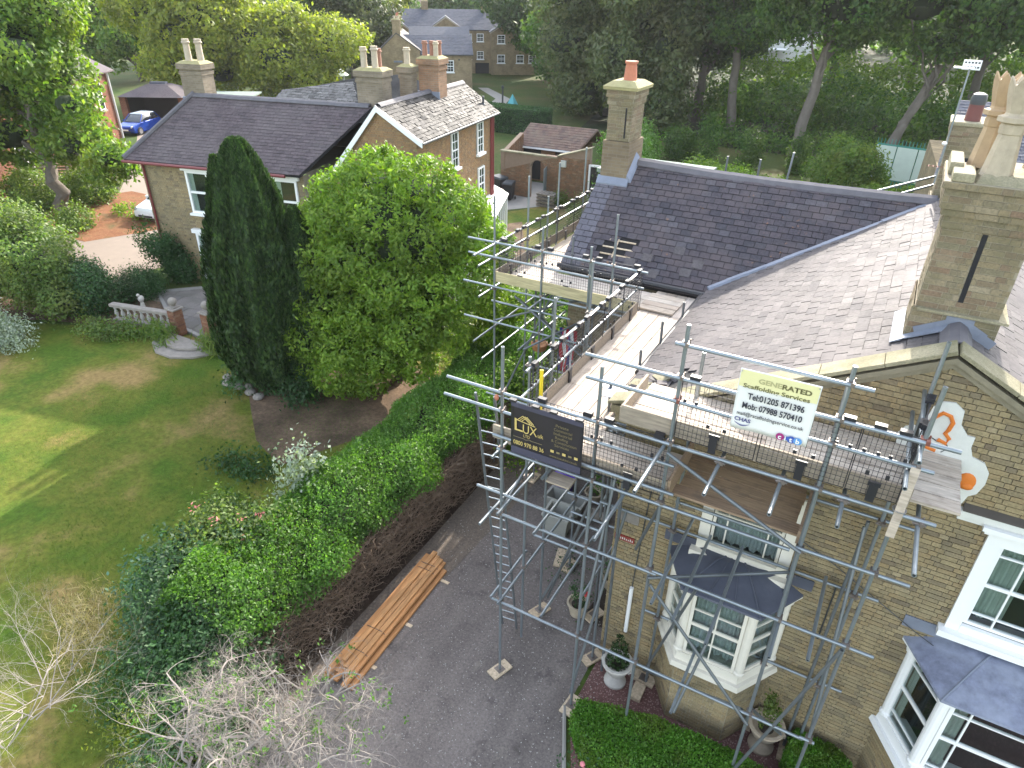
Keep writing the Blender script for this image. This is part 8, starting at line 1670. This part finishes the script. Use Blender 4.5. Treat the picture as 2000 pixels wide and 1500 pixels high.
# dead branching shrubs in the foreground
def dead_shrub(root_pts, label, seed, n_main, spread, height, tips, mat=TWIGG, r0=.028, curl=.5, base=None, up=.5, gens=4):
    rr = random.Random(seed); t = thing('dead_shrub', base, label, 'shrub'); mb = MB(); ends = []
    def grow(p, d, r, L_, gen):
        pts = [p]; rs = [r]; n = 6; ax = Vector((rr.uniform(-1, 1), rr.uniform(-1, 1), rr.uniform(-.6, .6))).normalized(); tw = rr.uniform(-curl, curl)
        for k in range(n):
            d = (Matrix.Rotation(tw / n * 2.2, 3, ax) @ d + Vector((rr.uniform(-.12, .12), rr.uniform(-.12, .12), .035 * up))).normalized(); p = p + d * L_ / n
            if p.z < .15: d.z = abs(d.z) + .2; d.normalize()
            pts.append(p); rs.append(r * (1 - .55 * (k + 1) / n))
        mb.path(pts, rs, 5 if gen < 2 else 3)
        if gen < gens:
            for j in range(rr.choice((2, 3, 3, 4)) if gen < gens - 1 else rr.choice((2, 3, 4))):
                k = rr.randint(2, n); nd = (d + Vector((rr.uniform(-1, 1), rr.uniform(-1, 1), rr.uniform(-.45, .75))) * .85).normalized(); grow(pts[k], nd, rs[k] * .72, L_ * rr.uniform(.55, .85), gen + 1)
        else: ends.append(pts[-1])
    for k in range(n_main):
        rp = root_pts[k % len(root_pts)]; a = rr.uniform(0, 6.28); grow(Vector(rp) + Vector((rr.uniform(-.15, .15), rr.uniform(-.15, .15), 0)), Vector((math.cos(a) * spread, math.sin(a) * spread, 1)).normalized(), r0, height * rr.uniform(.7, 1.1), 0)
    part('branches', mb, mat, t, smooth=False)
    if tips:
        rg = seeded(seed); E = np.array([tuple(e) for e in ends]); sel = rg.choice(len(E), min(len(E), tips), replace=False); P = np.repeat(E[sel], 9, 0) + rg.normal(0, .03, (len(sel) * 9, 3))
        o = Vector(P.mean(0)); me = quads_mesh('last_leaves', P, unit(rg.normal(size=P.shape) + [0, 0, 1.2]), unit(rg.normal(size=P.shape) + [0, 0, .3]), .055 * rg.uniform(.6, 1.4, len(P)), .42, LF_HDG, o); ob = bpy.data.objects.new('last_leaves', me); link(ob); ob.parent = t; ob.location = o - TW[t.name]
    return t
dead_shrub([(-5.9, 3.3, 2.0), (-6.6, 3.5, 1.9), (-5.2, 3.2, 2.3), (-5.4, 4.1, 2.0), (-6.2, 2.7, 2.0), (-4.6, 3.1, 2.2), (-7.0, 3.2, 1.8), (-5.5, 2.6, 2.3), (-4.8, 3.9, 2.1)], 'dense tangle of bare pale grey branches at the bottom of the picture', 301, 62, 1.1, .80, 260, base=(-5.9, 3.2, 0), curl=1.8, r0=.020, gens=4)
dead_shrub([(-9.0, 1.9, 1.9), (-8.4, 1.5, 2.2), (-9.4, 2.4, 1.6), (-8.6, 2.0, 2.0)], 'thin bare grey branches reaching in at the lower left edge', 302, 16, 1.3, 1.25, 0, base=(-9.0, 1.9, 0), curl=.8, r0=.009, gens=4, up=.6)
rr = random.Random(5); 
# scattered gravel stones and fallen leaves on the drive
mb = MB()
for k in range(1500):
    x = rr.uniform(-7, -2.3); y = rr.uniform(5, 10.5); s = rr.uniform(.005, .014)
    if x > -2.7 - (7.05 - y) * -.48 and y < 7: continue
    mb.add([(x - s, y, .012), (x, y - s, .012), (x + s, y, .012), (x, y + s, .012), (x, y, .012 + s)], [(0, 1, 4), (1, 2, 4), (2, 3, 4), (3, 0, 4)])
part('loose_stones', mb, m_simple('pale_gravel', (.38, .36, .33), .9), kind='stuff', label='pale loose stones scattered over the asphalt drive', cat='gravel')
n = 60000; rg = seeded(310); x = rg.uniform(-20, -9.3, n); y = rg.uniform(1.5, 13, n); P = np.stack([x, y, np.full(n, .03)], 1)
g = np.sin(x * 1.3) + np.sin(y * 1.7 + x) + rg.normal(0, .6, n); P = P[g > -.2]
me = quads_mesh('grass_tufts', P, unit(rg.normal(size=P.shape) * [1, 1, .3]), unit(rg.normal(0, .5, P.shape) + [0, 0, 1]), .07 * rg.uniform(.5, 1.2, len(P)), .12, LF_GRS, Vector((0, 0, 0))); ob = bpy.data.objects.new('grass_tufts', me); link(ob); props(ob, 'short grass blades over the lawn', 'grass', None, 'stuff')

# evening air: a faint even haze round everything
mb = MB(); mb.bb((-1000, -400, -1), (1000, 1600, 24)); hz = part('haze', mb, [], kind='stuff', label='faint pale haze in the air', cat='haze')
hm = bpy.data.materials.new('pale_air'); hm.use_nodes = True; ht = hm.node_tree
for n_ in list(ht.nodes):
    if n_.type != 'OUTPUT_MATERIAL': ht.nodes.remove(n_)
pv = ht.nodes.new('ShaderNodeVolumePrincipled'); pv.inputs['Density'].default_value = 0.00018; pv.inputs['Color'].default_value = (.9, .93, .97, 1); pv.inputs['Anisotropy'].default_value = 0.35
ht.links.new(pv.outputs[0], ht.nodes['Material Output'].inputs['Volume']); hz.data.materials.clear(); hz.data.materials.append(hm)
